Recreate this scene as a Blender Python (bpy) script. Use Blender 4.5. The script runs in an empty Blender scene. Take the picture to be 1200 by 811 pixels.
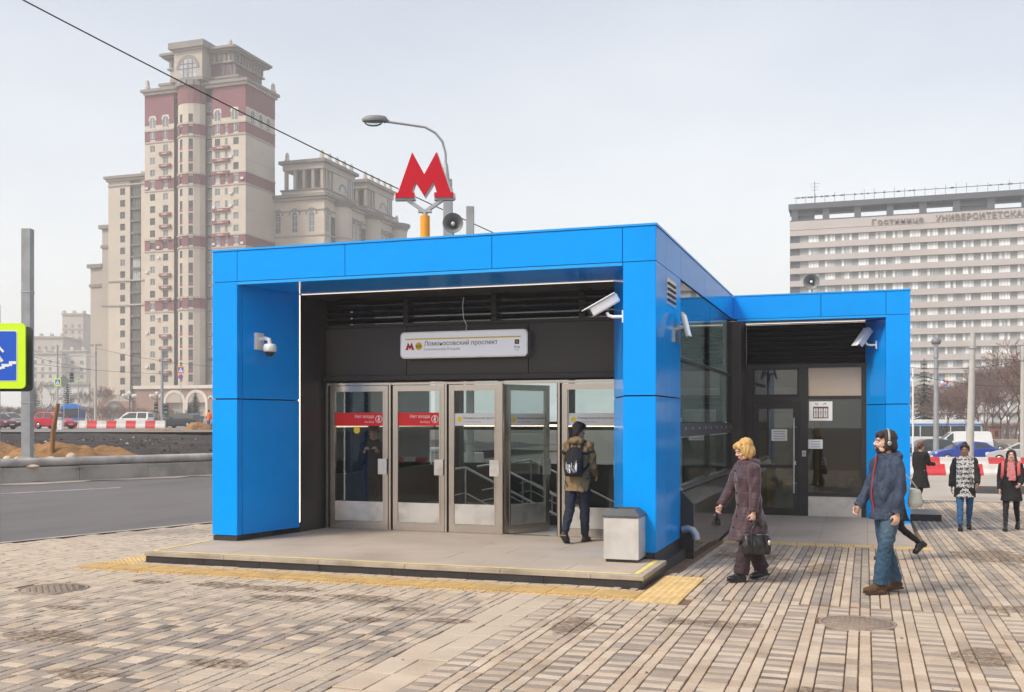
import bpy, bmesh, math, random
from math import sin, cos, pi, radians as R, hypot, atan2
from mathutils import Vector, Matrix, noise as mnoise
import numpy as np
random.seed(7)
S = bpy.context.scene
COL = S.collection

# ---------------------------------------------------------------- camera
cam_d = bpy.data.cameras.new("camera")
cam = bpy.data.objects.new("camera", cam_d); COL.objects.link(cam)
cam.location = (0, 0, 1.92)
cam.rotation_euler = (R(90), 0, R(18.83))
cam_d.sensor_width = 36; cam_d.lens = 36 * 1214 / 1200
cam_d.shift_y = (493 - 405.5) / 1200
cam_d.clip_start = .1; cam_d.clip_end = 9000
S.camera = cam

# ---------------------------------------------------------------- sky, sun, exposure
SUN_EL, SUN_AZ = 46, 218          # degrees; azimuth measured clockwise from +Y (behind and left of the camera)
w = bpy.data.worlds.new("World"); S.world = w; w.use_nodes = True
nt = w.node_tree; nt.nodes.clear()
sky = nt.nodes.new('ShaderNodeTexSky'); sky.sky_type = 'NISHITA'; sky.sun_disc = False
sky.sun_elevation = R(SUN_EL); sky.sun_rotation = R(SUN_AZ)
sky.air_density = 1.0; sky.dust_density = 4.0; sky.ozone_density = 1.5
hs = nt.nodes.new('ShaderNodeHueSaturation'); hs.inputs['Saturation'].default_value = 1.2
tc = nt.nodes.new('ShaderNodeTexCoord')
cl = nt.nodes.new('ShaderNodeTexNoise'); cl.inputs['Scale'].default_value = 1.6; cl.inputs['Detail'].default_value = 5
mp = nt.nodes.new('ShaderNodeMapping'); mp.inputs['Scale'].default_value = (1, 1, 2.6)
rmp = nt.nodes.new('ShaderNodeMapRange'); rmp.inputs[1].default_value = .3; rmp.inputs[2].default_value = .75
rmp.inputs[3].default_value = .36; rmp.inputs[4].default_value = .58
mx = nt.nodes.new('ShaderNodeMix'); mx.data_type = 'RGBA'
mx.inputs['B'].default_value = (8.35, 8.3, 8.05, 1)           # pale overcast layer seen through the same strength
bg = nt.nodes.new('ShaderNodeBackground'); bg.inputs['Strength'].default_value = .081
wo = nt.nodes.new('ShaderNodeOutputWorld')
L = nt.links.new
L(sky.outputs[0], hs.inputs['Color']); L(hs.outputs[0], mx.inputs['A'])
L(tc.outputs['Generated'], mp.inputs[0]); L(mp.outputs[0], cl.inputs['Vector']); L(cl.outputs['Fac'], rmp.inputs[0])
sxyz = nt.nodes.new('ShaderNodeSeparateXYZ'); L(tc.outputs['Generated'], sxyz.inputs[0])       # cloud veil thickens evenly towards the horizon
hz_ = nt.nodes.new('ShaderNodeMapRange'); hz_.interpolation_type = 'SMOOTHSTEP'
for i_, v_ in enumerate((0, .45, .22, -.07)): hz_.inputs[i_+1].default_value = v_
L(sxyz.outputs['Z'], hz_.inputs[0])
ad_ = nt.nodes.new('ShaderNodeMath'); ad_.operation = 'ADD'; ad_.use_clamp = True; L(rmp.outputs[0], ad_.inputs[0]); L(hz_.outputs[0], ad_.inputs[1])
L(ad_.outputs[0], mx.inputs['Factor']); L(mx.outputs['Result'], bg.inputs['Color']); L(bg.outputs[0], wo.inputs[0])

sun_d = bpy.data.lights.new("sun", 'SUN'); sun_d.energy = 1.5; sun_d.angle = R(14); sun_d.color = (1, .93, .82)
sun = bpy.data.objects.new("sun", sun_d); COL.objects.link(sun)
a = R(SUN_AZ); e = R(SUN_EL)
sd = Vector((sin(a) * cos(e), cos(a) * cos(e), sin(e)))
sun.rotation_euler = sd.to_track_quat('Z', 'Y').to_euler()
sun.location = sd * 60

S.view_settings.view_transform = 'Standard'; S.view_settings.look = 'None'
S.view_settings.exposure = 0.98; S.view_settings.gamma = 1
S.cycles.max_bounces = 8; S.cycles.transparent_max_bounces = 24
S.cycles.volume_bounces = 3
S.cycles.caustics_reflective = False; S.cycles.caustics_refractive = False

# ---------------------------------------------------------------- materials
MATS = {}
def new_mat(name):
    m = bpy.data.materials.new(name); m.use_nodes = True
    MATS[name] = m
    return m, m.node_tree, m.node_tree.nodes['Principled BSDF']
def mat(name, col, rough=.6, metal=0, var=.12, scale=3.0, bump=0, bscale=60, spec=.5, coat=0, emit=None, estr=0, det=5, dark=None, dscale=.8, damt=.0, stretch=None):
    """plain procedural surface: base colour with two scales of world-space variation and fine relief"""
    m, t, b = new_mat(name)
    N, K = t.nodes.new, t.links.new
    col = (*col, 1)
    b.inputs['Roughness'].default_value = rough; b.inputs['Metallic'].default_value = metal
    b.inputs['Specular IOR Level'].default_value = spec; b.inputs['Coat Weight'].default_value = coat
    b.inputs['Base Color'].default_value = col
    geo = N('ShaderNodeNewGeometry'); pos = geo.outputs['Position']
    if stretch:
        mpn = N('ShaderNodeMapping'); mpn.inputs['Scale'].default_value = stretch; K(pos, mpn.inputs[0]); pos = mpn.outputs[0]
    if var:
        n = N('ShaderNodeTexNoise'); n.inputs['Scale'].default_value = scale; n.inputs['Detail'].default_value = det; n.inputs['Roughness'].default_value = .62
        K(pos, n.inputs['Vector'])
        mr = N('ShaderNodeMapRange'); mr.inputs[1].default_value = .25; mr.inputs[2].default_value = .75
        mr.inputs[3].default_value = 1 - var; mr.inputs[4].default_value = 1 + var
        K(n.outputs['Fac'], mr.inputs[0])
        mu = N('ShaderNodeVectorMath'); mu.operation = 'SCALE'; mu.inputs[0].default_value = col[:3]; K(mr.outputs[0], mu.inputs['Scale'])
        out = mu.outputs[0]
        if dark and damt:
            n2 = N('ShaderNodeTexNoise'); n2.inputs['Scale'].default_value = dscale; n2.inputs['Detail'].default_value = 6; K(pos, n2.inputs['Vector'])
            m2 = N('ShaderNodeMapRange'); m2.inputs[1].default_value = .48; m2.inputs[2].default_value = .7; m2.inputs[4].default_value = damt
            K(n2.outputs['Fac'], m2.inputs[0])
            mi = N('ShaderNodeMix'); mi.data_type = 'RGBA'; mi.inputs['B'].default_value = (*dark, 1)
            K(m2.outputs[0], mi.inputs['Factor']); K(out, mi.inputs['A']); out = mi.outputs['Result']
        K(out, b.inputs['Base Color'])
        mr2 = N('ShaderNodeMapRange'); mr2.inputs[3].default_value = max(.02, rough - .08); mr2.inputs[4].default_value = min(1, rough + .08)
        K(n.outputs['Fac'], mr2.inputs[0]); K(mr2.outputs[0], b.inputs['Roughness'])
    if bump:
        nb = N('ShaderNodeTexNoise'); nb.inputs['Scale'].default_value = bscale; nb.inputs['Detail'].default_value = 4; K(geo.outputs['Position'], nb.inputs['Vector'])
        bp = N('ShaderNodeBump'); bp.inputs['Strength'].default_value = bump; bp.inputs['Distance'].default_value = .02
        K(nb.outputs['Fac'], bp.inputs['Height']); K(bp.outputs[0], b.inputs['Normal'])
    if emit:
        b.inputs['Emission Color'].default_value = (*emit, 1); b.inputs['Emission Strength'].default_value = estr
    return m
def glass(name, tint, refl=1.0, rough=.0, ior=1.52, wav=.0):
    m = bpy.data.materials.new(name); m.use_nodes = True; MATS[name] = m
    t = m.node_tree; t.nodes.clear(); N, K = t.nodes.new, t.links.new
    tr = N('ShaderNodeBsdfTransparent'); tr.inputs[0].default_value = (*tint, 1)
    gl = N('ShaderNodeBsdfGlossy'); gl.inputs['Color'].default_value = (.95, .97, 1, 1); gl.inputs['Roughness'].default_value = rough
    fr = N('ShaderNodeFresnel'); fr.inputs[0].default_value = ior
    mu = N('ShaderNodeMath'); mu.operation = 'MULTIPLY'; mu.inputs[1].default_value = refl; mu.use_clamp = True
    ms = N('ShaderNodeMixShader'); o = N('ShaderNodeOutputMaterial')
    if wav:
        geo = N('ShaderNodeNewGeometry'); n = N('ShaderNodeTexNoise'); n.inputs['Scale'].default_value = .8
        K(geo.outputs['Position'], n.inputs['Vector']); bp = N('ShaderNodeBump'); bp.inputs['Strength'].default_value = wav; bp.inputs['Distance'].default_value = .1
        K(n.outputs['Fac'], bp.inputs['Height']); K(bp.outputs[0], gl.inputs['Normal'])
    K(fr.outputs[0], mu.inputs[0]); K(mu.outputs[0], ms.inputs[0]); K(tr.outputs[0], ms.inputs[1]); K(gl.outputs[0], ms.inputs[2]); K(ms.outputs[0], o.inputs[0])
    return m

# ---------------------------------------------------------------- mesh helpers
class MB:
    def __init__(s): s.v = []; s.f = []; s.m = []; s.sm = []
    def add(s, vs, fs, mi=0, sm=False):
        o = len(s.v); s.v += [tuple(p) for p in vs]
        for f in fs: s.f.append([i + o for i in f]); s.m.append(mi); s.sm.append(sm)
        return s
    def box(s, x0, x1, y0, y1, z0, z1, mi=0):
        return s.add([(x0,y0,z0),(x1,y0,z0),(x1,y1,z0),(x0,y1,z0),(x0,y0,z1),(x1,y0,z1),(x1,y1,z1),(x0,y1,z1)],
                     [(3,2,1,0),(4,5,6,7),(0,1,5,4),(1,2,6,5),(2,3,7,6),(3,0,4,7)], mi)
    def cbox(s, c, d, mi=0):
        return s.box(c[0]-d[0]/2, c[0]+d[0]/2, c[1]-d[1]/2, c[1]+d[1]/2, c[2]-d[2]/2, c[2]+d[2]/2, mi)
    def rbox(s, c, d, M3, mi=0):
        """box of size d about c, turned by the 3x3 matrix M3"""
        vs = []
        for sz in (-.5,.5):
            for sx, sy in ((-.5,-.5),(.5,-.5),(.5,.5),(-.5,.5)):
                vs.append(Vector(c) + M3 @ Vector((sx*d[0], sy*d[1], sz*d[2])))
        return s.add(vs, [(3,2,1,0),(4,5,6,7),(0,1,5,4),(1,2,6,5),(2,3,7,6),(3,0,4,7)], mi)
    def bar(s, a, b, wx, wz, mi=0):
        """rectangular bar from a to b"""
        a, b = Vector(a), Vector(b); d = (b-a); l = d.length
        q = d.to_track_quat('Y', 'Z').to_matrix()
        return s.rbox((a+b)/2, (wx, l, wz), q, mi)
    def prism(s, poly, axis, a, b, mi=0, sm=False):
        """polygon (u,v) pushed along axis from a to b"""
        n = len(poly)
        def P(u, v, w): return (w,u,v) if axis == 'x' else ((u,w,v) if axis == 'y' else (u,v,w))
        vs = [P(u,v,a) for u,v in poly] + [P(u,v,b) for u,v in poly]
        fs = [[i,(i+1)%n,(i+1)%n+n,i+n] for i in range(n)]
        o = len(s.v); s.add(vs, fs, mi, sm)
        s.add(vs, [list(range(n-1,-1,-1)), list(range(n,2*n))], mi)
        return s
    def tube(s, pts, rad, n=8, mi=0, caps=True, sm=True):
        pts = [Vector(p) for p in pts]; k = len(pts)
        if not hasattr(rad, '__len__'): rad = [rad]*k
        rings = []; up = None
        for i, p in enumerate(pts):
            d = (pts[min(i+1,k-1)] - pts[max(i-1,0)]).normalized()
            if up is None: up = Vector((0,0,1)) if abs(d.z) < .95 else Vector((1,0,0))
            x = up.cross(d)
            if x.length < 1e-4: x = Vector((1,0,0)).cross(d)
            x.normalize(); y = d.cross(x); up = y
            r = rad[i]; rx, ry = (r if hasattr(r,'__len__') else (r,r))
            rings.append([p + x*rx*cos(2*pi*j/n) + y*ry*sin(2*pi*j/n) for j in range(n)])
        vs = [q for r in rings for q in r]
        fs = [[i*n+j, i*n+(j+1)%n, (i+1)*n+(j+1)%n, (i+1)*n+j] for i in range(k-1) for j in range(n)]
        s.add(vs, fs, mi, sm)
        if caps: s.add(rings[0], [list(range(n-1,-1,-1))], mi); s.add(rings[-1], [list(range(n))], mi)
        return s
    def lathe(s, prof, n=16, c=(0,0,0), M3=None, mi=0, sm=True):
        """(r,z) profile turned about z, then turned by M3 and moved to c"""
        c = Vector(c); vs = []
        for r, z in prof:
            for j in range(n):
                p = Vector((r*cos(2*pi*j/n), r*sin(2*pi*j/n), z))
                vs.append(c + (M3 @ p if M3 else p))
        k = len(prof)
        fs = [[i*n+j, i*n+(j+1)%n, (i+1)*n+(j+1)%n, (i+1)*n+j] for i in range(k-1) for j in range(n)]
        s.add(vs, fs, mi, sm)
        if prof[0][0] > 1e-4: s.add(vs[:n], [list(range(n-1,-1,-1))], mi)
        if prof[-1][0] > 1e-4: s.add(vs[-n:], [list(range(n))], mi)
        return s
    def ell(s, c, r, n=14, k=9, M3=None, mi=0):
        """ellipsoid"""
        if not hasattr(r, '__len__'): r = (r,r,r)
        c = Vector(c); vs = []
        for i in range(k+1):
            t = pi*i/k
            for j in range(n):
                p = Vector((r[0]*sin(t)*cos(2*pi*j/n), r[1]*sin(t)*sin(2*pi*j/n), -r[2]*cos(t)))
                vs.append(c + (M3 @ p if M3 else p))
        fs = [[i*n+j, i*n+(j+1)%n, (i+1)*n+(j+1)%n, (i+1)*n+j] for i in range(k) for j in range(n)]
        return s.add(vs, fs, mi, True)
    def loft(s, rings, n=18, mi=0, sm=True):
        """rings: (center, rx, ry) or (center, rx, ry, tiltX, yaw) lying about horizontal"""
        vs = []
        for rg in rings:
            c, rx, ry = Vector(rg[0]), rg[1], rg[2]
            yaw = rg[4] if len(rg) > 4 else 0; tl = rg[3] if len(rg) > 3 else 0
            m = Matrix.Rotation(yaw, 3, 'Z') @ Matrix.Rotation(tl, 3, 'X')
            for j in range(n):
                a_ = 2*pi*j/n; ca, sa = cos(a_), sin(a_)
                ex = 1
                vs.append(c + m @ Vector((rx*math.copysign(abs(ca)**ex, ca), ry*math.copysign(abs(sa)**ex, sa), 0)))
        k = len(rings)
        fs = [[i*n+j, i*n+(j+1)%n, (i+1)*n+(j+1)%n, (i+1)*n+j] for i in range(k-1) for j in range(n)]
        s.add(vs, fs, mi, sm); s.add(vs[:n], [list(range(n-1,-1,-1))], mi); s.add(vs[-n:], [list(range(n))], mi)
        return s
    def grid(s, xs, ys, fz, mi=0, sm=False, skip=None):
        n = len(xs)
        vs = [(x, y, fz(x,y)) for y in ys for x in xs]
        fs = [[j*n+i, j*n+i+1, (j+1)*n+i+1, (j+1)*n+i] for j in range(len(ys)-1) for i in range(n-1)
              if not (skip and skip((xs[i]+xs[i+1])/2, (ys[j]+ys[j+1])/2))]
        return s.add(vs, fs, mi, sm)
    def mesh(s, name, mats):
        me = bpy.data.meshes.new(name)
        me.from_pydata(s.v, [], s.f)
        for m in (mats if isinstance(mats, (list,tuple)) else [mats]):
            me.materials.append(MATS[m] if isinstance(m, str) else m)
        me.polygons.foreach_set('material_index', s.m); me.polygons.foreach_set('use_smooth', s.sm)
        me.update()
        return me
    def build(s, name, mats, parent=None, world=True, fix=False, kind=None, bevel=0):
        me = s.mesh(name, mats)
        if fix:
            bm = bmesh.new(); bm.from_mesh(me); bmesh.ops.remove_doubles(bm, verts=bm.verts, dist=1e-5)
            bmesh.ops.recalc_face_normals(bm, faces=bm.faces); bm.to_mesh(me); bm.free()
        return link(name, me, parent, world, kind, bevel)
def link(name, me, parent=None, world=True, kind=None, bevel=0):
    o = bpy.data.objects.new(name, me); COL.objects.link(o)
    if parent is not None:
        o.parent = parent
        if world: o.location = -world_loc(parent)
    if kind: o['kind'] = kind
    if bevel:
        b = o.modifiers.new('bevel', 'BEVEL'); b.width = bevel; b.segments = 2; b.limit_method = 'ANGLE'
    return o
def world_loc(o):
    v = Vector(o.location)
    return v + (world_loc(o.parent) if o.parent else Vector((0,0,0)))
def thing(name, label, cat, loc=(0,0,0), rotz=0, group=None):
    o = bpy.data.objects.new(name, None); COL.objects.link(o)
    o.empty_display_size = .2
    o.location = loc; o.rotation_euler = (0,0,rotz)
    return tag(o, label, cat, group)
def tag(o, label, cat, group=None):
    o['label'] = label; o['category'] = cat
    if group: o['group'] = group
    return o
def inst(name, me, parent, loc=(0,0,0), rot=(0,0,0), sc=(1,1,1)):
    """another object on shared mesh data, placed in its parent's frame"""
    o = bpy.data.objects.new(name, me); COL.objects.link(o)
    o.parent = parent; o.location = loc; o.rotation_euler = rot; o.scale = sc
    return o
def copy_tree(o, parent=None):
    c = o.copy(); COL.objects.link(c); c.parent = parent
    for ch in list(o.children): copy_tree(ch, c)
    return c
def text_mesh(txt, size, depth=.004, align='LEFT', bold=0, spacing=1.0):
    """flat lettering in the local XZ plane facing -Y, baseline at z=0"""
    cu = bpy.data.curves.new('t', 'FONT'); cu.body = txt; cu.size = size; cu.extrude = depth/2
    cu.align_x = align; cu.offset = bold; cu.space_character = spacing; cu.resolution_u = 3
    o = bpy.data.objects.new('t', cu); COL.objects.link(o)
    dg = bpy.context.evaluated_depsgraph_get(); dg.update()
    me = bpy.data.meshes.new_from_object(o.evaluated_get(dg))
    me.transform(Matrix.Rotation(R(90), 4, 'X'))
    bpy.data.objects.remove(o); bpy.data.curves.remove(cu)
    return me
def lettering(name, txt, size, loc, material, parent, rotz=0, depth=.004, align='LEFT', bold=0, spacing=1.0, sx=1):
    me = text_mesh(txt, size, depth, align, bold, spacing)
    me.materials.clear(); me.materials.append(MATS[material])
    o = link(name, me, parent, False)
    o.location = Vector(loc) - (world_loc(parent) if parent else Vector((0,0,0))); o.rotation_euler = (0,0,rotz); o.scale = (sx,1,1)
    return o
def lerp(a, b, t): return a + (b-a)*t
def interp(x, xs, ys):
    if x <= xs[0]: return ys[0]
    for i in range(len(xs)-1):
        if x <= xs[i+1]: return lerp(ys[i], ys[i+1], (x-xs[i])/(xs[i+1]-xs[i]))
    return ys[-1]
ORD = ['first','second','third','fourth','fifth','sixth','seventh','eighth','ninth','tenth','eleventh','twelfth','thirteenth','fourteenth','fifteenth','sixteenth','seventeenth','eighteenth','nineteenth','twentieth','twenty-first','twenty-second','twenty-third','twenty-fourth','twenty-fifth']
def sstep(a, b, x):
    t = max(0, min(1, (x-a)/(b-a))); return t*t*(3-2*t)
# ================================================================ the setting
def xk(y): return -26 + (y-26)*.414 if y < 46 else -17.72        # line of the far kerb
def xe(y): return -12.3 + (y-14.5)*.30 if y < 24 else -9.45       # near edge of the road
def gz(x, y): return sstep(-9, -5, x) * interp(y, [12, 22, 90], [0, -.22, -1.1])
def T(x, y):
    s = (xk(y)-x)*.924
    if s <= 0: return gz(x, y)
    return interp(s, [0, 6, 32, 60], [.42, .62, 1.06, 1.1])

mat('earth', (.13,.105,.085), .95, var=.3, scale=.25, bump=.4, bscale=6)
mat('dark_soil', (.032,.025,.023), .98, var=.4, scale=1.2, bump=.9, bscale=9, dark=(.075,.055,.045), damt=.5, dscale=.5)
mat('ochre_sand', (.29,.155,.062), .97, var=.35, scale=2.2, bump=1.0, bscale=10, dark=(.11,.06,.03), damt=.8, dscale=1.5)
mat('asphalt', (.14,.128,.128), .88, var=.28, scale=.5, bump=.25, bscale=120, dark=(.075,.07,.07), damt=.7, dscale=.5, stretch=(1,.25,1))
mat('far_asphalt', (.2,.185,.18), .9, var=.14, scale=.15, bump=.1, bscale=20)
mat('concrete', (.41,.38,.345), .9, var=.14, scale=1.4, bump=.3, bscale=50, dark=(.2,.18,.16), damt=.6, dscale=1.0)
mat('sandy_concrete', (.40,.355,.31), .93, var=.16, scale=.7, bump=.25, bscale=40, dark=(.24,.2,.16), damt=.6, dscale=.35)
mat('joint_sand', (.19,.12,.075), .97, var=.35, scale=3.0, bump=.5, bscale=70)
mat('granite_slab', (.45,.375,.305), .75, var=.12, scale=1.1, bump=.12, bscale=150, dark=(.31,.25,.20), damt=.6, dscale=.7)
mat('granite_edge', (.40,.335,.26), .8, var=.2, scale=6, bump=.25, bscale=90, dark=(.2,.16,.12), damt=.6, dscale=2)
mat('black_granite', (.03,.029,.03), .35, var=.35, scale=4, bump=.1, bscale=150)
mat('yellow_paint', (.78,.60,.16), .7, var=.15, scale=9, dark=(.45,.38,.25), damt=.6, dscale=4)
mat('white_paint', (.62,.6,.58), .8, var=.2, scale=5, dark=(.22,.2,.19), damt=.8, dscale=2.2)
mat('tactile_yellow', (.64,.445,.19), .8, var=.2, scale=7, bump=.2, bscale=120, dark=(.42,.30,.16), damt=.6, dscale=2.2)
mat('cast_iron', (.30,.235,.185), .8, .2, var=.25, scale=12, bump=.3, bscale=90)

def brick_mat(name, col):
    """paver: own tone, soot, drifted sand and the damp brown stains in front of the step"""
    m, t, b = new_mat(name); N, K = t.nodes.new, t.links.new
    b.inputs['Roughness'].default_value = .86
    pos = N('ShaderNodeNewGeometry').outputs['Position']
    def noise(sc, det=5, rough=.6):
        n = N('ShaderNodeTexNoise'); n.inputs['Scale'].default_value = sc; n.inputs['Detail'].default_value = det; n.inputs['Roughness'].default_value = rough
        K(pos, n.inputs['Vector']); return n.outputs['Fac']
    def mrange(src, a0, a1, b0, b1):
        r = N('ShaderNodeMapRange'); K(src, r.inputs[0])
        for i, v in enumerate((a0,a1,b0,b1)): r.inputs[i+1].default_value = v
        return r.outputs[0]
    def math_(op, a_, b_):
        n = N('ShaderNodeMath'); n.operation = op
        for i, q in enumerate((a_, b_)):
            if isinstance(q, (int,float)): n.inputs[i].default_value = q
            else: K(q, n.inputs[i])
        return n.outputs[0]
    def mixc(f, A, B):
        n = N('ShaderNodeMix'); n.data_type = 'RGBA'; K(f, n.inputs['Factor'])
        for k_, q in (('A',A),('B',B)):
            if isinstance(q, tuple): n.inputs[k_].default_value = (*q,1)
            else: K(q, n.inputs[k_])
        return n.outputs['Result']
    sc = N('ShaderNodeVectorMath'); sc.operation = 'SCALE'; sc.inputs[0].default_value = col
    K(mrange(noise(2.3), .25,.75,.8,1.2), sc.inputs['Scale'])
    fine = N('ShaderNodeVectorMath'); fine.operation = 'SCALE'; K(sc.outputs[0], fine.inputs[0]); K(mrange(noise(95,3), .3,.7,.85,1.15), fine.inputs['Scale'])
    c = fine.outputs[0]
    sep = N('ShaderNodeSeparateXYZ'); K(pos, sep.inputs[0])
    # drifted sand: everywhere a little, most of it on the left towards the road and along the plain band
    left = mrange(sep.outputs['X'], -3.5, -8.5, 0, .30)
    far = mrange(sep.outputs['Y'], 8.3, 10.5, -.12, .12)
    sand = mrange(math_('ADD', math_('ADD', noise(.75, 6, .65), left), far), .50, .85, 0, .78)
    for (x,y,rx,ry) in ((-4.35,6.9,.8,.8),(-3.45,9.3,.45,2.0),(-7.6,9.9,2.6,.45),(-10.6,11.5,1.4,2.2),(-5.2,9.3,.9,.5),(-6.9,5.9,.9,.3),(2.2,10.6,.9,.3)):
        sub = N('ShaderNodeVectorMath'); sub.operation = 'SUBTRACT'; K(pos, sub.inputs[0]); sub.inputs[1].default_value = (x,y,0)
        mul = N('ShaderNodeVectorMath'); mul.operation = 'MULTIPLY'; K(sub.outputs[0], mul.inputs[0]); mul.inputs[1].default_value = (1/rx,1/ry,0)
        ln = N('ShaderNodeVectorMath'); ln.operation = 'LENGTH'; K(mul.outputs[0], ln.inputs[0])
        sand = math_('MAXIMUM', sand, mrange(math_('ADD', ln.outputs['Value'], math_('MULTIPLY', noise(1.9, 6, .7), 1.6)), 2.1, 1.3, 0, .85))
    sand = math_('MULTIPLY', sand, mrange(noise(30,3), .3,.62,.55,1))
    c = mixc(sand, c, (.48,.395,.305))
    # damp stains
    st = None
    wob = N('ShaderNodeTexNoise'); wob.inputs['Scale'].default_value = 3.6; wob.inputs['Detail'].default_value = 5; K(pos, wob.inputs['Vector'])
    for (x,y,rx,ry) in ((-7.1,10.35,.5,.22),(-6.4,10.35,.55,.22),(-5.9,9.8,.5,.2),(-5.1,10.1,.55,.2),(-4.5,9.65,.28,.14),(-4.6,9.0,.3,.16),(-3.75,9.2,.28,.15),(-8.1,10.3,.3,.13),(-4.85,7.0,.3,.16),(-7.8,8.6,.3,.1),
                        (-6.9,7.4,.5,.25),(-2.6,9.4,.2,.5),(-1.4,9.9,.5,.2),(.9,9.2,.25,.4),(1.5,11.6,.5,.25),(-1.6,15.6,.5,.7),(2.6,14,.5,.8),(-5.6,6.4,.35,.2),(-1.15,13.6,.35,.9),(-.55,14.4,.25,.8),(.2,13.2,.2,.6),(1.8,17,.6,1.2),(-.3,7.6,.25,.2)):
        sub = N('ShaderNodeVectorMath'); sub.operation = 'SUBTRACT'; K(pos, sub.inputs[0]); sub.inputs[1].default_value = (x,y,0)
        mul = N('ShaderNodeVectorMath'); mul.operation = 'MULTIPLY'; K(sub.outputs[0], mul.inputs[0]); mul.inputs[1].default_value = (1/rx,1/ry,0)
        ln = N('ShaderNodeVectorMath'); ln.operation = 'LENGTH'; K(mul.outputs[0], ln.inputs[0])
        d = mrange(math_('ADD', ln.outputs['Value'], math_('MULTIPLY', wob.outputs['Fac'], 1.7)), 1.84, 1.62, 0, .92)
        st = d if st is None else math_('MAXIMUM', st, d)
    st = math_('MULTIPLY', st, mrange(noise(17,4,.7), .38,.58,.25,1))
    c = mixc(st, c, (.135,.09,.055))
    K(c, b.inputs['Base Color'])
    bp = N('ShaderNodeBump'); bp.inputs['Strength'].default_value = .25; bp.inputs['Distance'].default_value = .01
    K(noise(140,3), bp.inputs['Height']); K(bp.outputs[0], b.inputs['Normal'])
    return m
LIGHT = [(.465,.365,.275),(.42,.32,.235),(.505,.41,.315)]
GREY = [(.292,.242,.203),(.245,.204,.172),(.335,.28,.235),(.33,.26,.195),(.155,.135,.12)]
BR = []
for i, c in enumerate(LIGHT + GREY): brick_mat('paver_%d' % i, c); BR.append('paver_%d' % i)

# ---- big ground sheet
def off(x, y):
    s = (xk(y)-x)*.924
    if s > 0: return .35*(1 - sstep(4, 20, s)) + .05
    return .35*(1 - sstep(40, 56, y)) + .05
xs = [-900,-600,-400,-250,-180,-140,-110,-90,-75,-64] + [-60+2*i for i in range(41)] + [24,30,40,55,75,110,160,250,500,900]
ys = [-300,-120,-60,-30,-15] + [-8+2.5*i for i in range(40)] + [95,110,130,160,200,260,350,500,700,900]
g = MB().grid(xs, ys, lambda x, y: T(x,y)-off(x,y)).build('ground', 'earth', kind='structure')

# ---- near road, far kerb, soil
def strip_grid(f0, f1, ys, nx, fz):
    m = MB(); n = nx+1
    vs = []
    for y in ys:
        for i in range(n):
            x = lerp(f0(y), f1(y), i/nx); vs.append((x,y,fz(x,y)))
    return m.add(vs, [[j*n+i, j*n+i+1, (j+1)*n+i+1, (j+1)*n+i] for j in range(len(ys)-1) for i in range(nx)])
YS = [-30+2*i for i in range(56)]
strip_grid(xk, xe, YS, 6, lambda x, y: -.12).build('road', 'asphalt', kind='structure')
for (y0, y1, s) in ((17.2,26.0,4.55),(29.0,33.6,4.5),(27.2,32.0,7.0),(14.0,20.0,7.05),(38,46,4.5),(36,44,7)):
    m = MB()
    f = lambda y: xk(y) + s
    strip_grid(lambda y: f(y)-.07, lambda y: f(y)+.07, [y0,y1], 1, lambda x, y: -.113).build('lane_marking', 'white_paint', kind='structure')
# gutter sand along the far kerb
strip_grid(lambda y: xk(y)+.02, lambda y: xk(y)+.55+.22*sin(y*1.7)+.12*sin(y*4.1), [8+.5*i for i in range(80)], 3, lambda x, y: -.108 + .03*max(0, 1-(x-xk(y))/.5)).build('gutter_sand', 'sandy_concrete', kind='structure')
ku = Vector((.3825,.924,0)); kn = Vector((-.924,.3825,0)); k0 = Vector((-26,26,0))
kw = thing('kerb_wall', 'low grey concrete kerb wall along the far side of the road', 'kerb', k0)
for i in range(-6, 9):
    a_ = k0 + ku*(i*2.5+.006); b_ = k0 + ku*((i+1)*2.5-.006)
    dz = random.uniform(-.012,.012)
    m = MB(); vs = []
    for p in (a_, b_):
        for q, z in ((0,-.3),(0,.38+dz),(.03,.41+dz),(.30,.41+dz),(.30,-.3)): vs.append(p + kn*q + Vector((0,0,z)))
    m.add(vs, [[j,(j+1)%5,(j+1)%5+5,j+5] for j in range(5)] + [[4,3,2,1,0],[5,6,7,8,9]])
    m.build('kerb_block', 'concrete', kw)
# soil, rough
def soilz(x, y):
    n = mnoise.noise(Vector((x*.55,y*.55,0)))*.09 + mnoise.noise(Vector((x*1.7,y*1.7,3)))*.07 + mnoise.noise(Vector((x*4,y*4,7)))*.035
    return T(x,y) + n*sstep(.2,1.2,(xk(y)-x)*.924)
strip_grid(lambda y: xk(y)-34, lambda y: xk(y)-.3, [10+.35*i for i in range(150)], 110, soilz).build('soil', 'dark_soil', kind='structure')
m = MB()
for i in range(900):
    y = random.uniform(24,52); x = xk(y)-random.uniform(.6,24)**1.0
    r = random.uniform(.03,.13); z = soilz(x,y)
    vs = [(x+r*random.uniform(.6,1.2)*dx, y+r*random.uniform(.6,1.2)*dy, z+r*random.uniform(.4,.9)*dz) for dx,dy,dz in ((1,0,0),(0,1,0),(-1,0,0),(0,-1,0),(0,0,1),(0,0,-1))]
    m.add(vs, [(0,1,4),(1,2,4),(2,3,4),(3,0,4),(1,0,5),(2,1,5),(3,2,5),(0,3,5)], 0 if random.random() < .9 else 1)
m.build('soil_clods', ['dark_soil','concrete'], kind='stuff')
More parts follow.
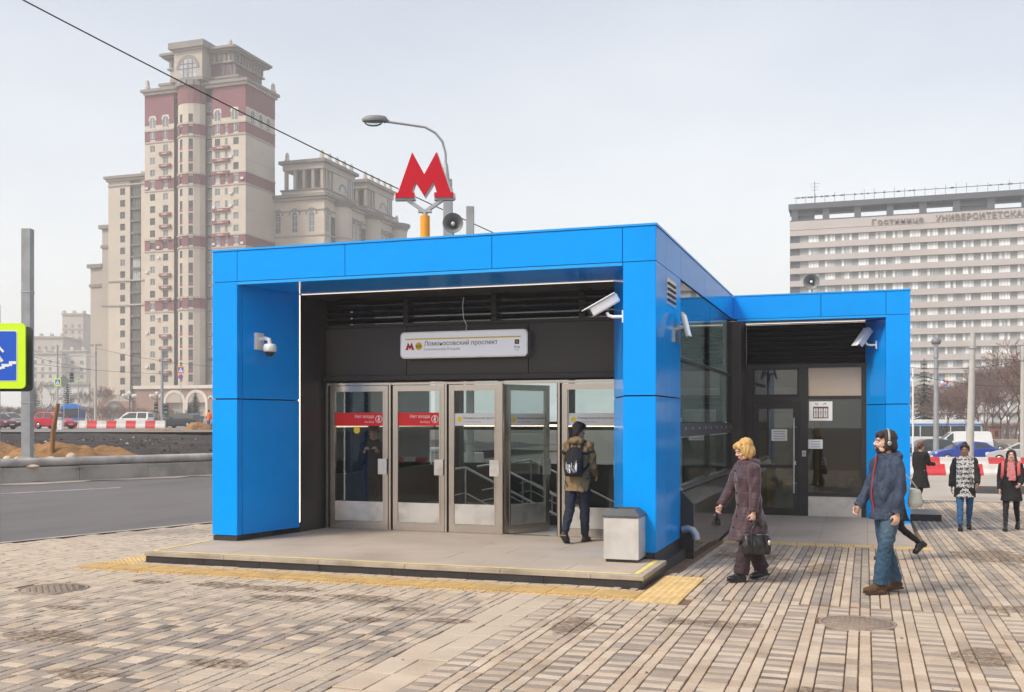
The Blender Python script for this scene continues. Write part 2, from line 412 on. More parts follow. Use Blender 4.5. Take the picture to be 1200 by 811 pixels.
# far street on the left, raised ground
fwd = Vector((-.3228,.9465,0)); rgt = Vector((.9465,.3228,0))
def cp(px_, d): return fwd*d + rgt*((px_-600)/1214*d)              # plan position from bearing and depth, used for the far setting
def quad(name, pts, z, mt): return MB().add([(p.x,p.y,z) for p in pts], [(0,1,2,3)]).build(name, mt, kind='structure')
quad('far_road', [cp(-420,72),cp(330,72),cp(330,165),cp(-700,165)], 1.13, 'far_asphalt')
quad('far_pavement', [cp(-700,165.2),cp(330,165.2),cp(330,250),cp(-700,250)], 1.135, 'sandy_concrete')

# ---- pavement base, concrete apron and road on the right
m = MB(); vs = []
PY = [-6+.5*i for i in range(76)]
strip_grid(xe, lambda y: 26, PY, 40, lambda x, y: gz(x,y)-.016).build('pavement', 'joint_sand', kind='structure')
pavement = bpy.data.objects['pavement']
strip_grid(lambda y: xe(y)-.15, lambda y: xe(y), [-6+1*i for i in range(31)], 1, lambda x, y: .002).build('road_edge', 'concrete', kind='structure')
strip_grid(lambda y: xe(y)-.151, lambda y: xe(y)-.15, [-6+1*i for i in range(31)], 1, lambda x, y: 0 if x > xe(y)-.1505 else -.14).build('road_edge_face', 'concrete', kind='structure')
strip_grid(lambda y: -9, lambda y: 60, [31.5+1.5*i for i in range(16)], 46, lambda x, y: gz(x,y)+.01).build('apron', 'sandy_concrete', kind='structure')
strip_grid(lambda y: -12, lambda y: 140, [53.5,60,70,80,90,110,135], 30, lambda x, y: gz(x,y)+.012).build('right_road', 'far_asphalt', kind='structure')
m = MB()
def patchz(x, y): return gz(x,y) + .02 + .16*max(0, 1-((x-7.2)/4.2)**2-((y-38.5)/2.6)**2)*(1+.6*mnoise.noise(Vector((x*1.3,y*1.3,0))))
m.grid([3+.3*i for i in range(29)], [35.9+.3*i for i in range(18)], patchz).build('dug_earth', 'dark_soil', kind='structure')

# ---- block paving: each block is a piece of its own
bricks = []
def in_hole(x, y):
    if -9.27 < x < -2.39 and y > 11.66 and y < 13.4: return True
    if -9.4 < x < -2.28 and y >= 13.2: return True
    if -2.5 < x < .95 and y > 18.0: return True
    if 10.93 < y < 11.45 and -9.78 < x < -2.36: return True
    if -2.37 < x < -1.84 and 10.8 < y < 12.78: return True
    if -9.79 < x < -9.27 and 11.4 < y < 12.35: return True
    if (x+.07)**2 + (y-10.37)**2 < .37**2 or (x+8.78)**2 + (y-9.51)**2 < .40**2: return True
    if -2.3 < x < .95 and 17.62 < y < 17.98: return True
    return False
def proj(x, y, z=0):
    t = x*fwd.x + y*fwd.y
    return (t, 600+1214*(x*rgt.x+y*rgt.y)/t, 493+1214*(1.92-z)/t) if t > .5 else (t, -9999, 9999)
def put(cx, cy, lx, ly, tone):
    if cx - lx/2 < xe(cy)+.02 or in_hole(cx,cy): return
    t, u, v = proj(cx,cy)
    if not (-500 < u < 2000 and 480 < v < 1400) or t > 40: return
    bricks.append((cx,cy,lx,ly,tone))
rl = lambda: random.choice((0,)*10+(1,)*6+(2,)*8+(5,6)); rg = lambda: random.choice((3,)*10+(4,)*8+(5,)*5+(6,7))
P = .2; Hf = .1
for i in range(-40, 40):
    x0 = -3.15 + i*.4
    for j in range(-42, 160):
        y0 = 11.2 + j*.2
        if y0 < 11.15:
            if i >= 0:                                             # ladder of alternating cross blocks between pairs of pale runners
                put(x0+.1, y0+.05, P, Hf, rl()); put(x0+.1, y0+.15, P, Hf, rg() if random.random() < .93 else rl())
                put(x0+.25, y0+.1+(j%2)*0, Hf, P, rl()); put(x0+.35, y0+.1, Hf, P, rl())
            elif x0 < -3.9:                                        # grey runners with pale squares
                xx = x0 - .1
                sq = j % 2 == 0
                if y0 > 9.9: sq = random.random() < .8
                for q in (.05,.15): put(xx+.1, y0+q, P, Hf, rl() if sq else rg())
                lo = (i % 3 == 0)
                for q in (.25,.35): put(xx+q, y0+.1, Hf, P, rl() if (y0 > 9.9 or (j % 5 == 0)) else rg())
        elif x0 > -2.9:                                            # runners in pairs, pale and grey
            for q in range(4):
                o = .1*((q+i) % 2)
                put(x0+.05+q*.1, y0+.1+o, Hf, P, rl() if q < 2 else (rg() if random.random() < .95 else 1))
        elif x0 < -8.7 or y0 < 11.75:
            for q in (.05,.15):
                put(x0+.1, y0+q, P, Hf, rl() if random.random() < .8 else 5); put(x0+.3, y0+q, P, Hf, rl() if random.random() < .8 else 5)
for j in range(-20, 1):                                            # plain band of larger slabs
    for q in (0, 1): put(-3.27-q*.25, 11.15-.25+j*.5, .25, .5, random.choice((0,2,2)))
def block_mesh(lx, ly, mt, k=0):
    m = MB(); x, y, c = lx/2-.0045, ly/2-.0045, .004
    x -= .0022*(ly > .15 and lx < .15); vs = [(-x,-y,-.03),(x,-y,-.03),(x,y,-.03),(-x,y,-.03),(-x,-y,-c),(x,-y,-c),(x,y,-c),(-x,y,-c),(-x+c,-y+c,0),(x-c,-y+c,0),(x-c,y-c,0),(-x+c,y-c,0)]
    return m.add(vs, [(0,1,5,4),(1,2,6,5),(2,3,7,6),(3,0,4,7),(4,5,9,8),(5,6,10,9),(6,7,11,10),(7,4,8,11),(8,9,10,11)]), vs
def inframe(b):
    t, u, v = proj(b[0],b[1]); return 4 < u < 1196 and v < 807
vis = sorted([b for b in bricks if inframe(b)], key=lambda b: proj(b[0],b[1])[0])
near = set(vis[:300]); cache = {}
stuff = MB()
for b in bricks:
    cx, cy, lx, ly, tone = b
    z = gz(cx,cy) + random.uniform(-.004,.003)
    rz = random.gauss(0,.010); tx, ty = random.gauss(0,.012), random.gauss(0,.012)
    if b in near:
        k = (lx,ly,tone)
        if k not in cache: cache[k] = block_mesh(lx,ly,0)[0].mesh('paving_block', BR[tone])
        inst('paving_block', cache[k], pavement, (cx,cy,z), (tx,ty,rz))
    else:
        mm, vs = block_mesh(lx,ly,0)
        vv = [(cx+x-rz*y, cy+y+rz*x, z+zz+tx*y-ty*x) for x,y,zz in vs]
        stuff.add(vv, mm.f, tone)
o = stuff.build('paving_blocks', BR, pavement, kind='stuff')

# ---- tactile tiles
def tactile(nx, ny, style):
    m = MB(); m.box(-nx/2+.004,nx/2-.004,-ny/2+.004,ny/2-.004,-.02,.004)
    if style == 'diag':
        n = 6
        for k in range(-n, n+1):
            pts = []
            c = k*nx/n
            # line y = x + c clipped to the tile
            hx, hy = nx/2-.012, ny/2-.012
            x0 = max(-hx, -hy-c); x1 = min(hx, hy-c)
            if x1-x0 > .04: m.bar((x0,x0+c,.009),(x1,x1+c,.009), .03, .016)
    else:
        for i in range(6):
            for j in range(6): m.lathe([(.026,.004),(.016,.012),(.0,.012)], 6, ((i-2.5)*nx/6.3,(j-2.5)*ny/6.3,0))
    return m.mesh('tactile_tile', 'tactile_yellow')
tw = bpy.data.objects.new('tactile_paving', None); COL.objects.link(tw); tw['kind'] = 'structure'
td, tb = tactile(.49,.49,'diag'), tactile(.49,.49,'blister')
for i in range(15): inst('tactile_tile', td, tw, (-9.52+i*.495, 11.19, .001), (0,0,random.choice((0,0,0,pi))))
for j in range(4): inst('tactile_tile', tb, tw, (-2.10, 11.05+j*.48, .0))
for j in range(2): inst('tactile_tile', tb, tw, (-9.52, 11.68+j*.48, .0))
ts = tactile(.30,.34,'blister')
for i in range(11): inst('tactile_tile', ts, tw, (-2.13+i*.3, 17.8, gz(0,17.8)-.001), (interp(0,[0,1],[0,0]),0,0))

# ---- specks of grit and leaf litter on the paving
m = MB(); rl_ = random.Random(11)
for k in range(420):
    x, y = rl_.uniform(-10,5), rl_.uniform(5,22)
    if in_hole(x,y) or x < xe(y): continue
    r_ = rl_.uniform(.004,.014)*(1 if rl_.random() < .85 else 2); z = gz(x,y)+.004; q = rl_.random()*6
    m.add([(x+r_*cos(q+t_)*f_, y+r_*sin(q+t_)*f_, z) for t_, f_ in ((0,1),(1.3,.7),(2.6,1.1),(3.9,.6),(5.2,.9))] + [(x,y,z+r_*.6)], [(i_,(i_+1)%5,5) for i_ in range(5)], rl_.choice((0,0,1)))
m.build('litter', ['earth','joint_sand'], kind='stuff')

# ---- manhole covers
def manhole(loc, r, label):
    t = thing('manhole_cover', label, 'manhole cover', loc)
    MB().lathe([(r+.035,-.03),(r+.035,.004),(r+.005,.004),(r+.005,-.008)], 36).build('rim', 'cast_iron', t, False)
    m = MB().lathe([(r,-.02),(r,.0),(0,.0)], 36)
    n = int(r/.045)
    for i in range(-n, n+1):
        for j in range(-n, n+1):
            if hypot(i,j)*.045 < r-.03 and (i+j) % 2 == 0: m.cbox((i*.045,j*.045,.002),(.036,.036,.006))
    m.build('lid', 'cast_iron', t, False)
manhole((-.07,10.37,.002), .32, 'round iron manhole cover in the striped paving, in front of the walking man')
manhole((-8.78,9.51,.002), .345, 'round sandy manhole cover left of the yellow tactile strip')
# ================================================================ metro pavilion
mat('blue_panel', (.0,.315,.92), .15, 0, var=.07, scale=1.1, spec=.15, bump=.10, bscale=1.3)
mat('blue_lip', (.0,.34,.88), .22, 0, var=.03, scale=.6)
mat('gap_black', (.012,.012,.014), .7, var=0)
mat('dark_metal', (.035,.031,.031), .42, .3, var=.15, scale=2)
mat('dark_panel', (.055,.048,.046), .45, .2, var=.12, scale=1.2)
mat('steel', (.56,.51,.46), .24, .95, var=.05, scale=2.5)
mat('steel_light', (.66,.64,.61), .38, .8, var=.08, scale=3, dark=(.36,.33,.30), damt=.5, dscale=4.5)
mat('galvanised', (.42,.44,.45), .5, .6, var=.12, scale=4)
mat('white_plastic', (.80,.80,.80), .35, var=.04, scale=3)
mat('sign_white', (.80,.80,.82), .3, var=.03, scale=2, emit=(.9,.92,1), estr=.10)
mat('ink', (.04,.04,.045), .5, var=0)
mat('ink_grey', (.35,.35,.36), .5, var=0)
mat('ink_white', (.85,.85,.85), .5, var=0)
mat('metro_red', (.56,.004,.018), .3, var=.05, scale=2, spec=.3)
mat('sticker_red', (.80,.012,.018), .35, var=.03)
mat('line_yellow', (.88,.62,.02), .4, var=.03)
mat('orange_paint', (.88,.36,.02), .45, var=.08)
mat('paper', (.80,.80,.78), .8, var=.05)
mat('brown_print', (.17,.045,.03), .5, var=.03)
mat('beige_panel', (.46,.37,.29), .55, var=.08, scale=1)
mat('led', (1,.95,.85), .5, var=0, emit=(1,.80,.58), estr=2.6)
mat('led_soft', (1,.95,.85), .5, var=0, emit=(1,.80,.58), estr=.55)
mat('side_granite', (.07,.058,.052), .09, var=.25, scale=1.5, spec=.7)
mat('inner_floor', (.33,.31,.29), .5, var=.1, scale=1)
mat('inner_wall', (.05,.046,.044), .5, var=.12, scale=1)
mat('roof_felt', (.16,.16,.165), .9, var=.2, scale=1)
mat('black_plastic', (.02,.02,.022), .45, var=.1)
glass('door_glass', (.88,.91,.90), .5)
glass('side_glass', (.54,.60,.58), .8, wav=.01)
glass('wing_glass', (.62,.64,.60), 1.8)
glass('back_glass', (.84,.90,.90), 1.0)

XL, XR, YF, YW, XW = -9.21, -2.54, 13.17, 21.35, .82
Z0, ZS, ZB, ZT = .22, 2.24, 3.975, 4.46
pav = thing('metro_pavilion', 'blue panel clad metro entrance pavilion with glass doors and a lower side wing', 'pavilion', (-5.9, 15, 0))
def P_(name, m, mt, par=None, **k): return m.build(name, mt, par or pav, **k)
def prismz(pts, z0, z1): return MB().prism(pts, 'z', z0, z1)
G = .005
def slabpanel(a, b, z0, z1, th=.03, name='cladding_panel', mt='blue_panel'):
    """flat panel between two plan points, thickness to the right of a->b"""
    a, b = Vector((a[0],a[1])), Vector((b[0],b[1])); d = (b-a).normalized(); n = Vector((d.y,-d.x))
    a2, b2 = a + d*G, b - d*G
    pts = [a2, b2, b2 - n*th, a2 - n*th]
    c = .004
    m = MB().prism([(p.x,p.y) for p in pts][::-1], 'z', z0+G, z1-G)
    return P_(name, m, mt, fix=True)
# fascia: front, right side, wing front, wing end, back and left (the outward side lies right of a->b)
for xs_, y in (([XL,-8.78,-7.0,-4.78,-2.98,XR], YF), ([XR,-.83,.38,XW], YW)):
    for i in range(len(xs_)-1): slabpanel((xs_[i],y), (xs_[i+1],y), ZB, ZT-.03)
for ys_, x in (([YF,13.88,15.03,17.54,YW], XR), ([YW,24.5], XW)):
    for i in range(len(ys_)-1): slabpanel((x,ys_[i]), (x,ys_[i+1]), ZB, ZT-.03)
for i in range(4): slabpanel((XL,24.5-i*2.83), (XL,24.5-(i+1)*2.83), ZB, ZT-.03)
# dark backing inside the fascia and the cap strip over it
def ring(o0, o1, z0, z1, mt, name):
    m = MB()
    m.box(XL+o0, XR-o0, YF+o0, YF+o1, z0, z1); m.box(XR-o1, XR-o0, YF+o1, YW+o0, z0, z1)
    m.box(XR-o0, XW-o0, YW+o0, YW+o1, z0, z1); m.box(XL+o0, XL+o1, YF+o1, 24.5, z0, z1); m.box(XW-o1, XW-o0, YW+o1, 24.5, z0, z1)
    P_(name, m, mt)
ring(.032, .12, ZB-.03, ZT-.035, 'gap_black', 'fascia_backing')
ring(-.012, .16, ZT-.028, ZT, 'blue_lip', 'roof_cap')
m = MB().box(XL+.13,XR-.13,YF+.13,15.75,4.28,4.36).box(XL+.13,XR-.13,20.9,24.5,4.28,4.36).box(XL+.13,-8.75,15.75,20.9,4.28,4.36).box(-3.05,XR-.13,15.75,20.9,4.28,4.36); m.box(XR-.13, XW-.13, YW+.13, 24.5, 4.28, 4.36); P_('roof', m, 'roof_felt')
# bright lip under the front fascia, soffits
P_('fascia_lip', MB().box(-8.78, -2.98, YF+.004, YF+.07, ZB-.045, ZB-.004), 'blue_lip')
P_('fascia_lip', MB().box(XR+.08, .38, YW+.004, YW+.07, ZB-.045, ZB-.004), 'blue_lip')
for x0, x1 in ((-8.7,-7.0),(-7.0,-4.78),(-4.78,-3.0)):
    P_('soffit_panel', MB().box(x0+.004, x1-.004, YF+.075, 14.55, 3.93, 3.96), 'blue_panel')
P_('soffit_panel', MB().box(-8.6, -3.3, 14.56, 15.3, 3.935, 3.965), 'dark_panel')
for x0, x1 in ((-2.45,-.83),(-.83,.4)): P_('soffit_panel', MB().box(x0+.004, x1-.004, YW+.075, 22.3, 3.93, 3.96), 'blue_panel')

# columns: lower and upper panels with an open joint between them
def column(path, z0=Z0):
    for i in range(len(path)-1):
        slabpanel(path[i], path[i+1], z0, ZS-.003); slabpanel(path[i], path[i+1], ZS+.006, ZB)
def core(pts, z0=-.3): P_('column_core', MB().prism(pts, 'z', z0, ZB), 'gap_black', fix=True)
column([(XL,15.2),(XL,YF),(-8.78,YF),(-8.775,13.30),(-8.53,14.53)])
core([(XL+.035,15.2),(XL+.035,YF+.035),(-8.82,YF+.035),(-8.815,13.32),(-8.575,14.53),(-8.6,15.2)])
column([(-3.41,14.53),(-2.975,13.30),(-2.97,YF),(XR,YF)]); column([(XR,YF),(XR,13.88),(XR,15.03)])
core([(-3.365,14.53),(-2.94,13.33),(-2.93,YF+.035),(XR-.035,YF+.035),(XR-.035,15.03),(-3.36,15.03)])
column([(.0,22.3),(.36,21.5),(.38,YW),(XW,YW),(XW,24.5)], -.12)
core([(.045,22.3),(.40,21.53),(.42,YW+.035),(XW-.035,YW+.035),(XW-.035,24.5),(.1,24.5)])
# black plinths
m = MB().box(XL+.012, -8.79, YF+.012, 14.6, .0, Z0-.004); P_('plinth', m, 'black_granite')
P_('plinth', MB().prism([(-8.79,13.2),(-8.60,14.6),(-8.79,14.6)], 'z', .0, Z0-.004), 'black_granite')
P_('plinth', MB().box(-2.95, XR-.012, YF+.012, 15.03, -.3, Z0-.004), 'black_granite')
P_('plinth', MB().box(.40, XW-.012, YW+.012, 24.5, -.5, -.125), 'black_granite')

# platform: tiles, pale edging stones, black risers
pf = MB().box(-9.20, -2.46, 11.76, 15.2, -.2, .085); P_('platform_core', pf, 'black_granite')
ysr = [11.86,12.47,13.08,13.69,14.30,14.91,15.5]
for j in range(len(ysr)-1):
    k = -9.24 + (.58 if j % 2 else 0)
    xs_ = [-9.24] + ([k] if j % 2 else [])
    while xs_[-1]+1.17 < -2.6: xs_.append(xs_[-1]+1.17)
    xs_.append(-2.57 if j < 3 else -2.6)
    for i in range(len(xs_)-1):
        P_('floor_tile', MB().box(xs_[i]+.002, xs_[i+1]-.002, ysr[j]+.002, ysr[j+1]-.002, .09, .14+random.uniform(-.0012,.0012)), 'granite_slab')
xx = -9.26; i = 0
while xx < -2.6:
    x2 = min(xx + random.uniform(1.1,1.5), -2.40)
    if -2.40 - x2 < .5: x2 = -2.40
    P_('edge_stone', MB().box(xx+.0015, x2-.0015, 11.685, 11.857, .087, .142), 'granite_edge', bevel=.006); xx = x2
for y0, y1 in ((11.859,12.55),(12.552,13.14)): P_('edge_stone', MB().box(-2.568, -2.40, y0, y1, .087, .142), 'granite_edge', bevel=.006)
xx = -9.24
while xx < -2.46:
    x2 = min(xx + random.uniform(.85,1.05), -2.43)
    if -2.43 - x2 < .3: x2 = -2.43
    P_('riser_block', MB().box(xx+.003, x2-.003, 11.70, 11.76, -.03, .085), 'black_granite'); xx = x2
P_('riser_block', MB().box(-2.46, -2.415, 11.705, 13.13, -.03, .085), 'black_granite')
P_('yellow_edge_line', MB().box(-9.2, -2.58, 11.80, 11.842, .142, .1445), 'yellow_paint')
P_('yellow_edge_line', MB().box(-2.545, -2.485, 11.845, 13.08, .142, .1445), 'yellow_paint')
P_('yellow_edge_line', MB().box(-9.225, -9.17, 11.845, 13.1, .142, .1445), 'yellow_paint')

# dark portal: return walls, header panels, ledge, transom with slats
YD = 15.3
P_('return_wall', MB().prism([(-8.60,14.56),(-8.545,14.56),(-8.50,YD+.1),(-8.60,YD+.1)], 'z', .14, 3.93), 'dark_panel')
P_('return_wall', MB().prism([(-3.40,14.56),(-3.36,YD+.1),(-3.30,YD+.1),(-3.30,14.56)], 'z', .14, 3.93), 'dark_panel')
for x0, x1 in ((-8.495,-7.02),(-7.02,-4.95),(-4.95,-3.37)):
    P_('header_panel', MB().box(x0+.006, x1-.006, YD, YD+.06, 2.66, 3.44), 'dark_panel')
P_('header_core', MB().box(-8.49, -3.37, YD+.062, YD+.16, 2.55, 3.44), 'dark_metal')
P_('header_ledge', MB().box(-8.49, -3.37, YD-.10, YD+.05, 2.575, 2.65), 'dark_metal')
P_('header_ledge', MB().box(-8.49, -3.37, YD-.03, YD+.16, 3.442, 3.49), 'dark_metal')
P_('door_head_trim', MB().box(-8.44, -3.40, YD-.04, YD+.02, 2.50, 2.535), 'steel')
for k in range(4): P_('transom_slat', MB().rbox((-5.93,YD+.06,3.56+k*.105),(5.1,.09,.03), Matrix.Rotation(R(-25),3,'X')), 'dark_metal')
for x in (-7.05,-5.53,-4.1): P_('transom_post', MB().box(x-.045, x+.045, YD+.02, YD+.12, 3.49, 3.93), 'dark_metal')
P_('transom_pane', MB().box(-8.49, -3.37, YD+.135, YD+.141, 3.49, 3.93), 'back_glass')
P_('transom_brace', MB().bar((-8.4,YD+1.2,3.9),(-6.9,YD+1.2,3.3),.05,.05), 'dark_metal'); P_('transom_brace', MB().bar((-4.9,YD+1.2,3.3),(-3.45,YD+1.2,3.9),.05,.05), 'dark_metal')
# lights along the portal
P_('light_strip', MB().box(-8.558, -8.538, 14.535, 14.556, .30, 3.92), 'led'); P_('light_strip', MB().box(-8.5, -3.42, 14.535, 14.548, 3.920, 3.929), 'led_soft')
P_('light_strip', MB().box(-2.35, 0, 21.95, 21.97, 3.918, 3.929), 'led_soft')

# doors
DZ0, DZ1 = .152, 2.49
def door(hx, wd, ang, sticker):
    d = bpy.data.objects.new('door', None)
    m = MB(); f = .085
    for x0, x1, z0, z1 in ((0,f,DZ0,DZ1),(wd-f,wd,DZ0,DZ1),(f,wd-f,DZ1-.09,DZ1),(f,wd-f,DZ0,DZ0+.12)):
        m.box(x0, x1, -.025, .025, z0, z1)
        # thin raised inner bead
    for x0, x1, z0, z1 in ((f-.018,f+.004,DZ0+.1,DZ1-.07),(wd-f-.004,wd-f+.018,DZ0+.1,DZ1-.07),(f+.004,wd-f-.004,DZ1-.094,DZ1-.076),(f+.004,wd-f-.004,DZ0+.106,DZ0+.124)):
        m.box(x0, x1, -.031, -.0252, z0, z1)
    me = m.mesh('door', 'steel'); d = link('door', me, pav, False)
    d.location = Vector((hx,YD,0)) - pav.location; d.rotation_euler = (0,0,ang)
    def sub(name, m, mt): return link(name, m.mesh(name, mt), d, False)
    sub('pane', MB().box(f, wd-f, -.004, .004, .60, DZ1-.092), 'door_glass')
    sub('kick_plate', MB().box(f+.004, wd-f-.004, -.018, .018, DZ0+.128, .597), 'steel_light')
    sub('handle_plate', MB().box(wd-.16, wd-.005, -.062, -.033, 1.05, 1.30), 'steel_light')
    (sub('hinge_post', MB().box(-.062, -.028, -.05, .05, .145, 2.53), 'steel'), sub('post_gasket', MB().box(-.088, -.003, .0, .045, .145, 2.53), 'gap_black')) if ang == 0 else None
    y = -.0065
    if sticker == 'red':
        s = sub('sticker', MB().box(f, wd-f, y, y+.0015, 1.835, 2.05), 'sticker_red')
        r = wd-f-.085
        for txt, sz, z, mt in (('Нет входа',.072,1.965,'ink_white'),('No Entry',.045,1.885,'ink_white')):
            t = text_mesh(txt, sz, .001, 'RIGHT', .0); t.materials.clear(); t.materials.append(MATS[mt]); t.transform(Matrix.Translation((r-.085,y-.001,z)))
            link('lettering', t, d, False)
        ic = MB(); n = 24
        vs = [((r-.0)+q*cos(2*pi*k/n), y-.001, 1.945+q*sin(2*pi*k/n)) for q in (.062,.052) for k in range(n)]
        ic.add(vs, [[k,(k+1)%n,n+(k+1)%n,n+k] for k in range(n)])
        ic.box(r-.012, r+.012, y-.0015, y-.0005, 1.915, 1.975); ic.bar((r-.025,y-.001,1.93),(r+.025,y-.001,1.96),.002,.012)
        ic.bar((r-.012,y-.001,1.905),(r-.004,y-.001,1.93),.002,.012); ic.bar((r+.014,y-.001,1.905),(r+.004,y-.001,1.93),.002,.012)
        ic.lathe([(.013,-.0005),(.013,.0005)], 10, (r,y-.001,1.988), Matrix.Rotation(R(90),3,'X'))
        sub('no_entry_symbol', ic, 'ink_white')
    else:
        sub('sticker', MB().box(f, wd-f, y, y+.0015, 1.84, 2.035), 'paper')
        dm = MB().lathe([(.042,-.0005),(.042,.0005)], 18, (f+.09,y-.001,1.938), Matrix.Rotation(R(90),3,'X')); sub('line_badge', dm, 'line_yellow')
        for txt, sz, z, mt in (('Ломоносовский проспект',.047,1.945,'ink'),('Lomonosovsky Prospekt',.03,1.895,'ink_grey'),):
            t = text_mesh(txt, sz, .001, 'LEFT', .0); t.materials.clear(); t.materials.append(MATS[mt]); t.transform(Matrix.Translation((f+.15,y-.001,z)))
            link('lettering', t, d, False)
    return d
for hx, wd, ang, st in ((-8.39,1.05,0,'red'),(-7.25,.90,0,'red'),(-6.27,.86,0,'white'),(-5.33,.93,R(60),'white'),(-4.40,.98,0,'white')):
    d = door(hx, wd, ang, st)
for x in (-5.40,): P_('hinge_post', MB().box(x-.05, x+.04, YD-.05, YD+.05, .145, 2.53), 'steel')
P_('threshold', MB().box(-8.45, -3.38, YD-.04, YD+.06, .141, .150), 'steel')
d0 = [o for o in pav.children if o.name.startswith('door') and o.type == 'MESH' and o.name.split('.')[0] == 'door'][0]
m = MB().lathe([(.058,-.001),(.058,.001)], 20, (.48,-.0075,1.765), Matrix.Rotation(R(90),3,'X')); link('yellow_dot', m.mesh('yellow_dot','line_yellow'), d0, False)

# inside: floor, stair well with railings, glazed back and side walls
P_('hall_floor', MB().box(-9.1, -2.65, 15.5, 17.0, .06, .139), 'inner_floor'); P_('hall_floor', MB().box(-9.1, -6.9, 17.0, 21.2, .06, .139), 'inner_floor')
for k in range(12): P_('stair_tread', MB().box(-6.9+k*.34, -6.9+(k+1)*.34+.02, 17.0, 21.2, -.2-.16*k, -.02-.16*k), 'inner_floor')
P_('well_wall', MB().box(-2.72, -2.66, 15.4, 21.2, -2.4, .94), 'inner_wall'); P_('well_wall', MB().box(-9.1, -2.66, 21.2, 21.32, -2.4, 1.0), 'inner_wall')
P_('well_wall', MB().box(-9.15, -9.06, 15.2, 21.2, -.1, .95), 'inner_wall'); P_('well_wall', MB().box(-6.9,-2.7,16.92,17.0,-2.4,.30), 'inner_wall')
P_('hall_ceiling', MB().box(-9.1,-8.75,15.5,21.3,4.0,4.05).box(-3.05,-2.66,15.5,21.3,4.0,4.05).box(-8.75,-3.05,15.5,15.75,4.0,4.05).box(-8.75,-3.05,20.9,21.3,4.0,4.05), 'inner_wall')
for x in (-7.32,-5.9,-4.48): P_('roof_beam', MB().box(x-.06,x+.06,15.75,20.9,4.02,4.26), 'inner_wall')
for y in (17.0,18.3,19.6): P_('roof_beam', MB().box(-8.75,-3.05,y-.05,y+.05,4.08,4.25), 'inner_wall')
for x0, x1 in ((-8.75,-7.32),(-7.32,-5.9),(-5.9,-4.48),(-4.48,-3.05)): P_('roof_light', MB().box(x0+.01,x1-.01,15.75,20.9,4.31,4.325), 'back_glass')
def rail_run(y, x0, z0, x1, z1):
    rt = P_('handrail', MB().tube([(x0-.35,y,z0+.9),(x0,y,z0+.95),(x1,y,z1+.95)], .025, 8).tube([(x0-.25,y,z0+.45),(x0,y,z0+.5),(x1,y,z1+.5)], .012, 6).tube([(x0-.25,y,z0+.25),(x0,y,z0+.3),(x1,y,z1+.3)], .012, 6), 'steel_light')
    for k in range(5):
        t = k/4; x = lerp(x0,x1,t); z = lerp(z0,z1,t); link('baluster', MB().tube([(x,y,z-.1),(x,y,z+.95)], .018, 6).mesh('baluster','steel_light'), rt, True)
rail_run(17.1, -6.7, .14, -4.4, -.95); rail_run(18.6, -6.7, .14, -4.4, -.95); rail_run(20.9, -6.7, .14, -4.4, -.95)
# back glazing
for x0, x1 in ((-9.1,-7.5),(-7.5,-5.9),(-5.9,-4.3),(-4.3,-2.68)):
    P_('back_pane', MB().box(x0+.04, x1-.04, 21.25, 21.258, 1.0, 3.9), 'back_glass')
for x in (-7.5,-5.9,-4.3): P_('back_mullion', MB().box(x-.06, x+.06, 21.2, 21.3, 1.0, 4.0), 'inner_wall')
P_('back_rail', MB().box(-9.06, -2.7, 21.19, 21.31, 1.72, 1.90), 'inner_wall'); P_('light_strip', MB().box(-9.0, -2.75, 21.17, 21.185, 1.80, 1.83), 'led')
for y0, y1 in ((15.35,17.3),(17.3,19.25),(19.25,21.2)): P_('left_pane', MB().box(-9.12, -9.112, y0+.03, y1-.03, .95, 3.95), 'back_glass')
for y in (17.3,19.25): P_('left_mullion', MB().box(-9.16, -9.06, y-.04, y+.04, .95, 4.0), 'inner_wall')
P_('left_rail', MB().box(-9.18, -9.05, 15.3, 21.2, 1.72, 1.90), 'inner_wall'); P_('light_strip', MB().box(-9.045, -9.03, 15.4, 21.1, 1.80, 1.83), 'led_soft')
P_('pillar', MB().box(-7.62,-7.38,18.5,18.74,.14,4.0), 'inner_wall'); P_('pillar', MB().box(-4.5,-4.26,21.0,21.19,-2,4.0), 'inner_wall')

# right side glazing: panes between a slim rail, a bolted band and the sill
SX = XR - .02
for y0, y1 in ((15.06,18.2),(18.2,21.3)):
    for z0, z1 in ((.98,1.67),(1.895,2.80),(2.87,3.96)):
        P_('side_pane', MB().box(SX-.012, SX-.002, y0+.012, y1-.012, z0, z1), 'side_glass')
for y in (15.10,18.2,21.27): P_('side_mullion', MB().box(SX-.09, SX-.014, y-.03, y+.03, .95, 3.97), 'dark_metal')
P_('side_rail', MB().box(SX-.06, SX+.012, 15.05, 21.33, 2.81, 2.86), 'dark_metal')
P_('side_band', MB().box(SX-.06, SX+.018, 15.05, 21.33, 1.68, 1.885), 'dark_panel')
for k in range(9): P_('band_spot', MB().lathe([(.018,-.004),(.018,.004)], 8, (SX+.022,15.5+k*.68,1.80), Matrix.Rotation(R(90),3,'Y')), 'steel_light')
P_('side_sill', MB().prism([(SX-.06,.90),(SX+.05,.90),(SX+.05,.935),(SX-.02,.975),(SX-.06,.975)], 'y', 15.05, 21.33), 'steel', fix=True)
for y0, y1 in ((15.12,16.3),(16.3,17.5),(17.5,18.7),(18.7,19.9),(19.9,21.25)):
    P_('granite_panel', MB().prism([(SX-.03,-.5),(SX+.20,-.5),(SX+.20,.70),(SX+.03,.88),(SX-.03,.88)], 'y', y0+.003, y1-.003), 'side_granite', fix=True)
P_('granite_end', MB().prism([(SX-.03,-.5),(SX+.205,-.5),(SX+.205,.70),(SX+.03,.885),(SX-.03,.885)], 'y', 15.06, 15.12), 'black_granite', fix=True)

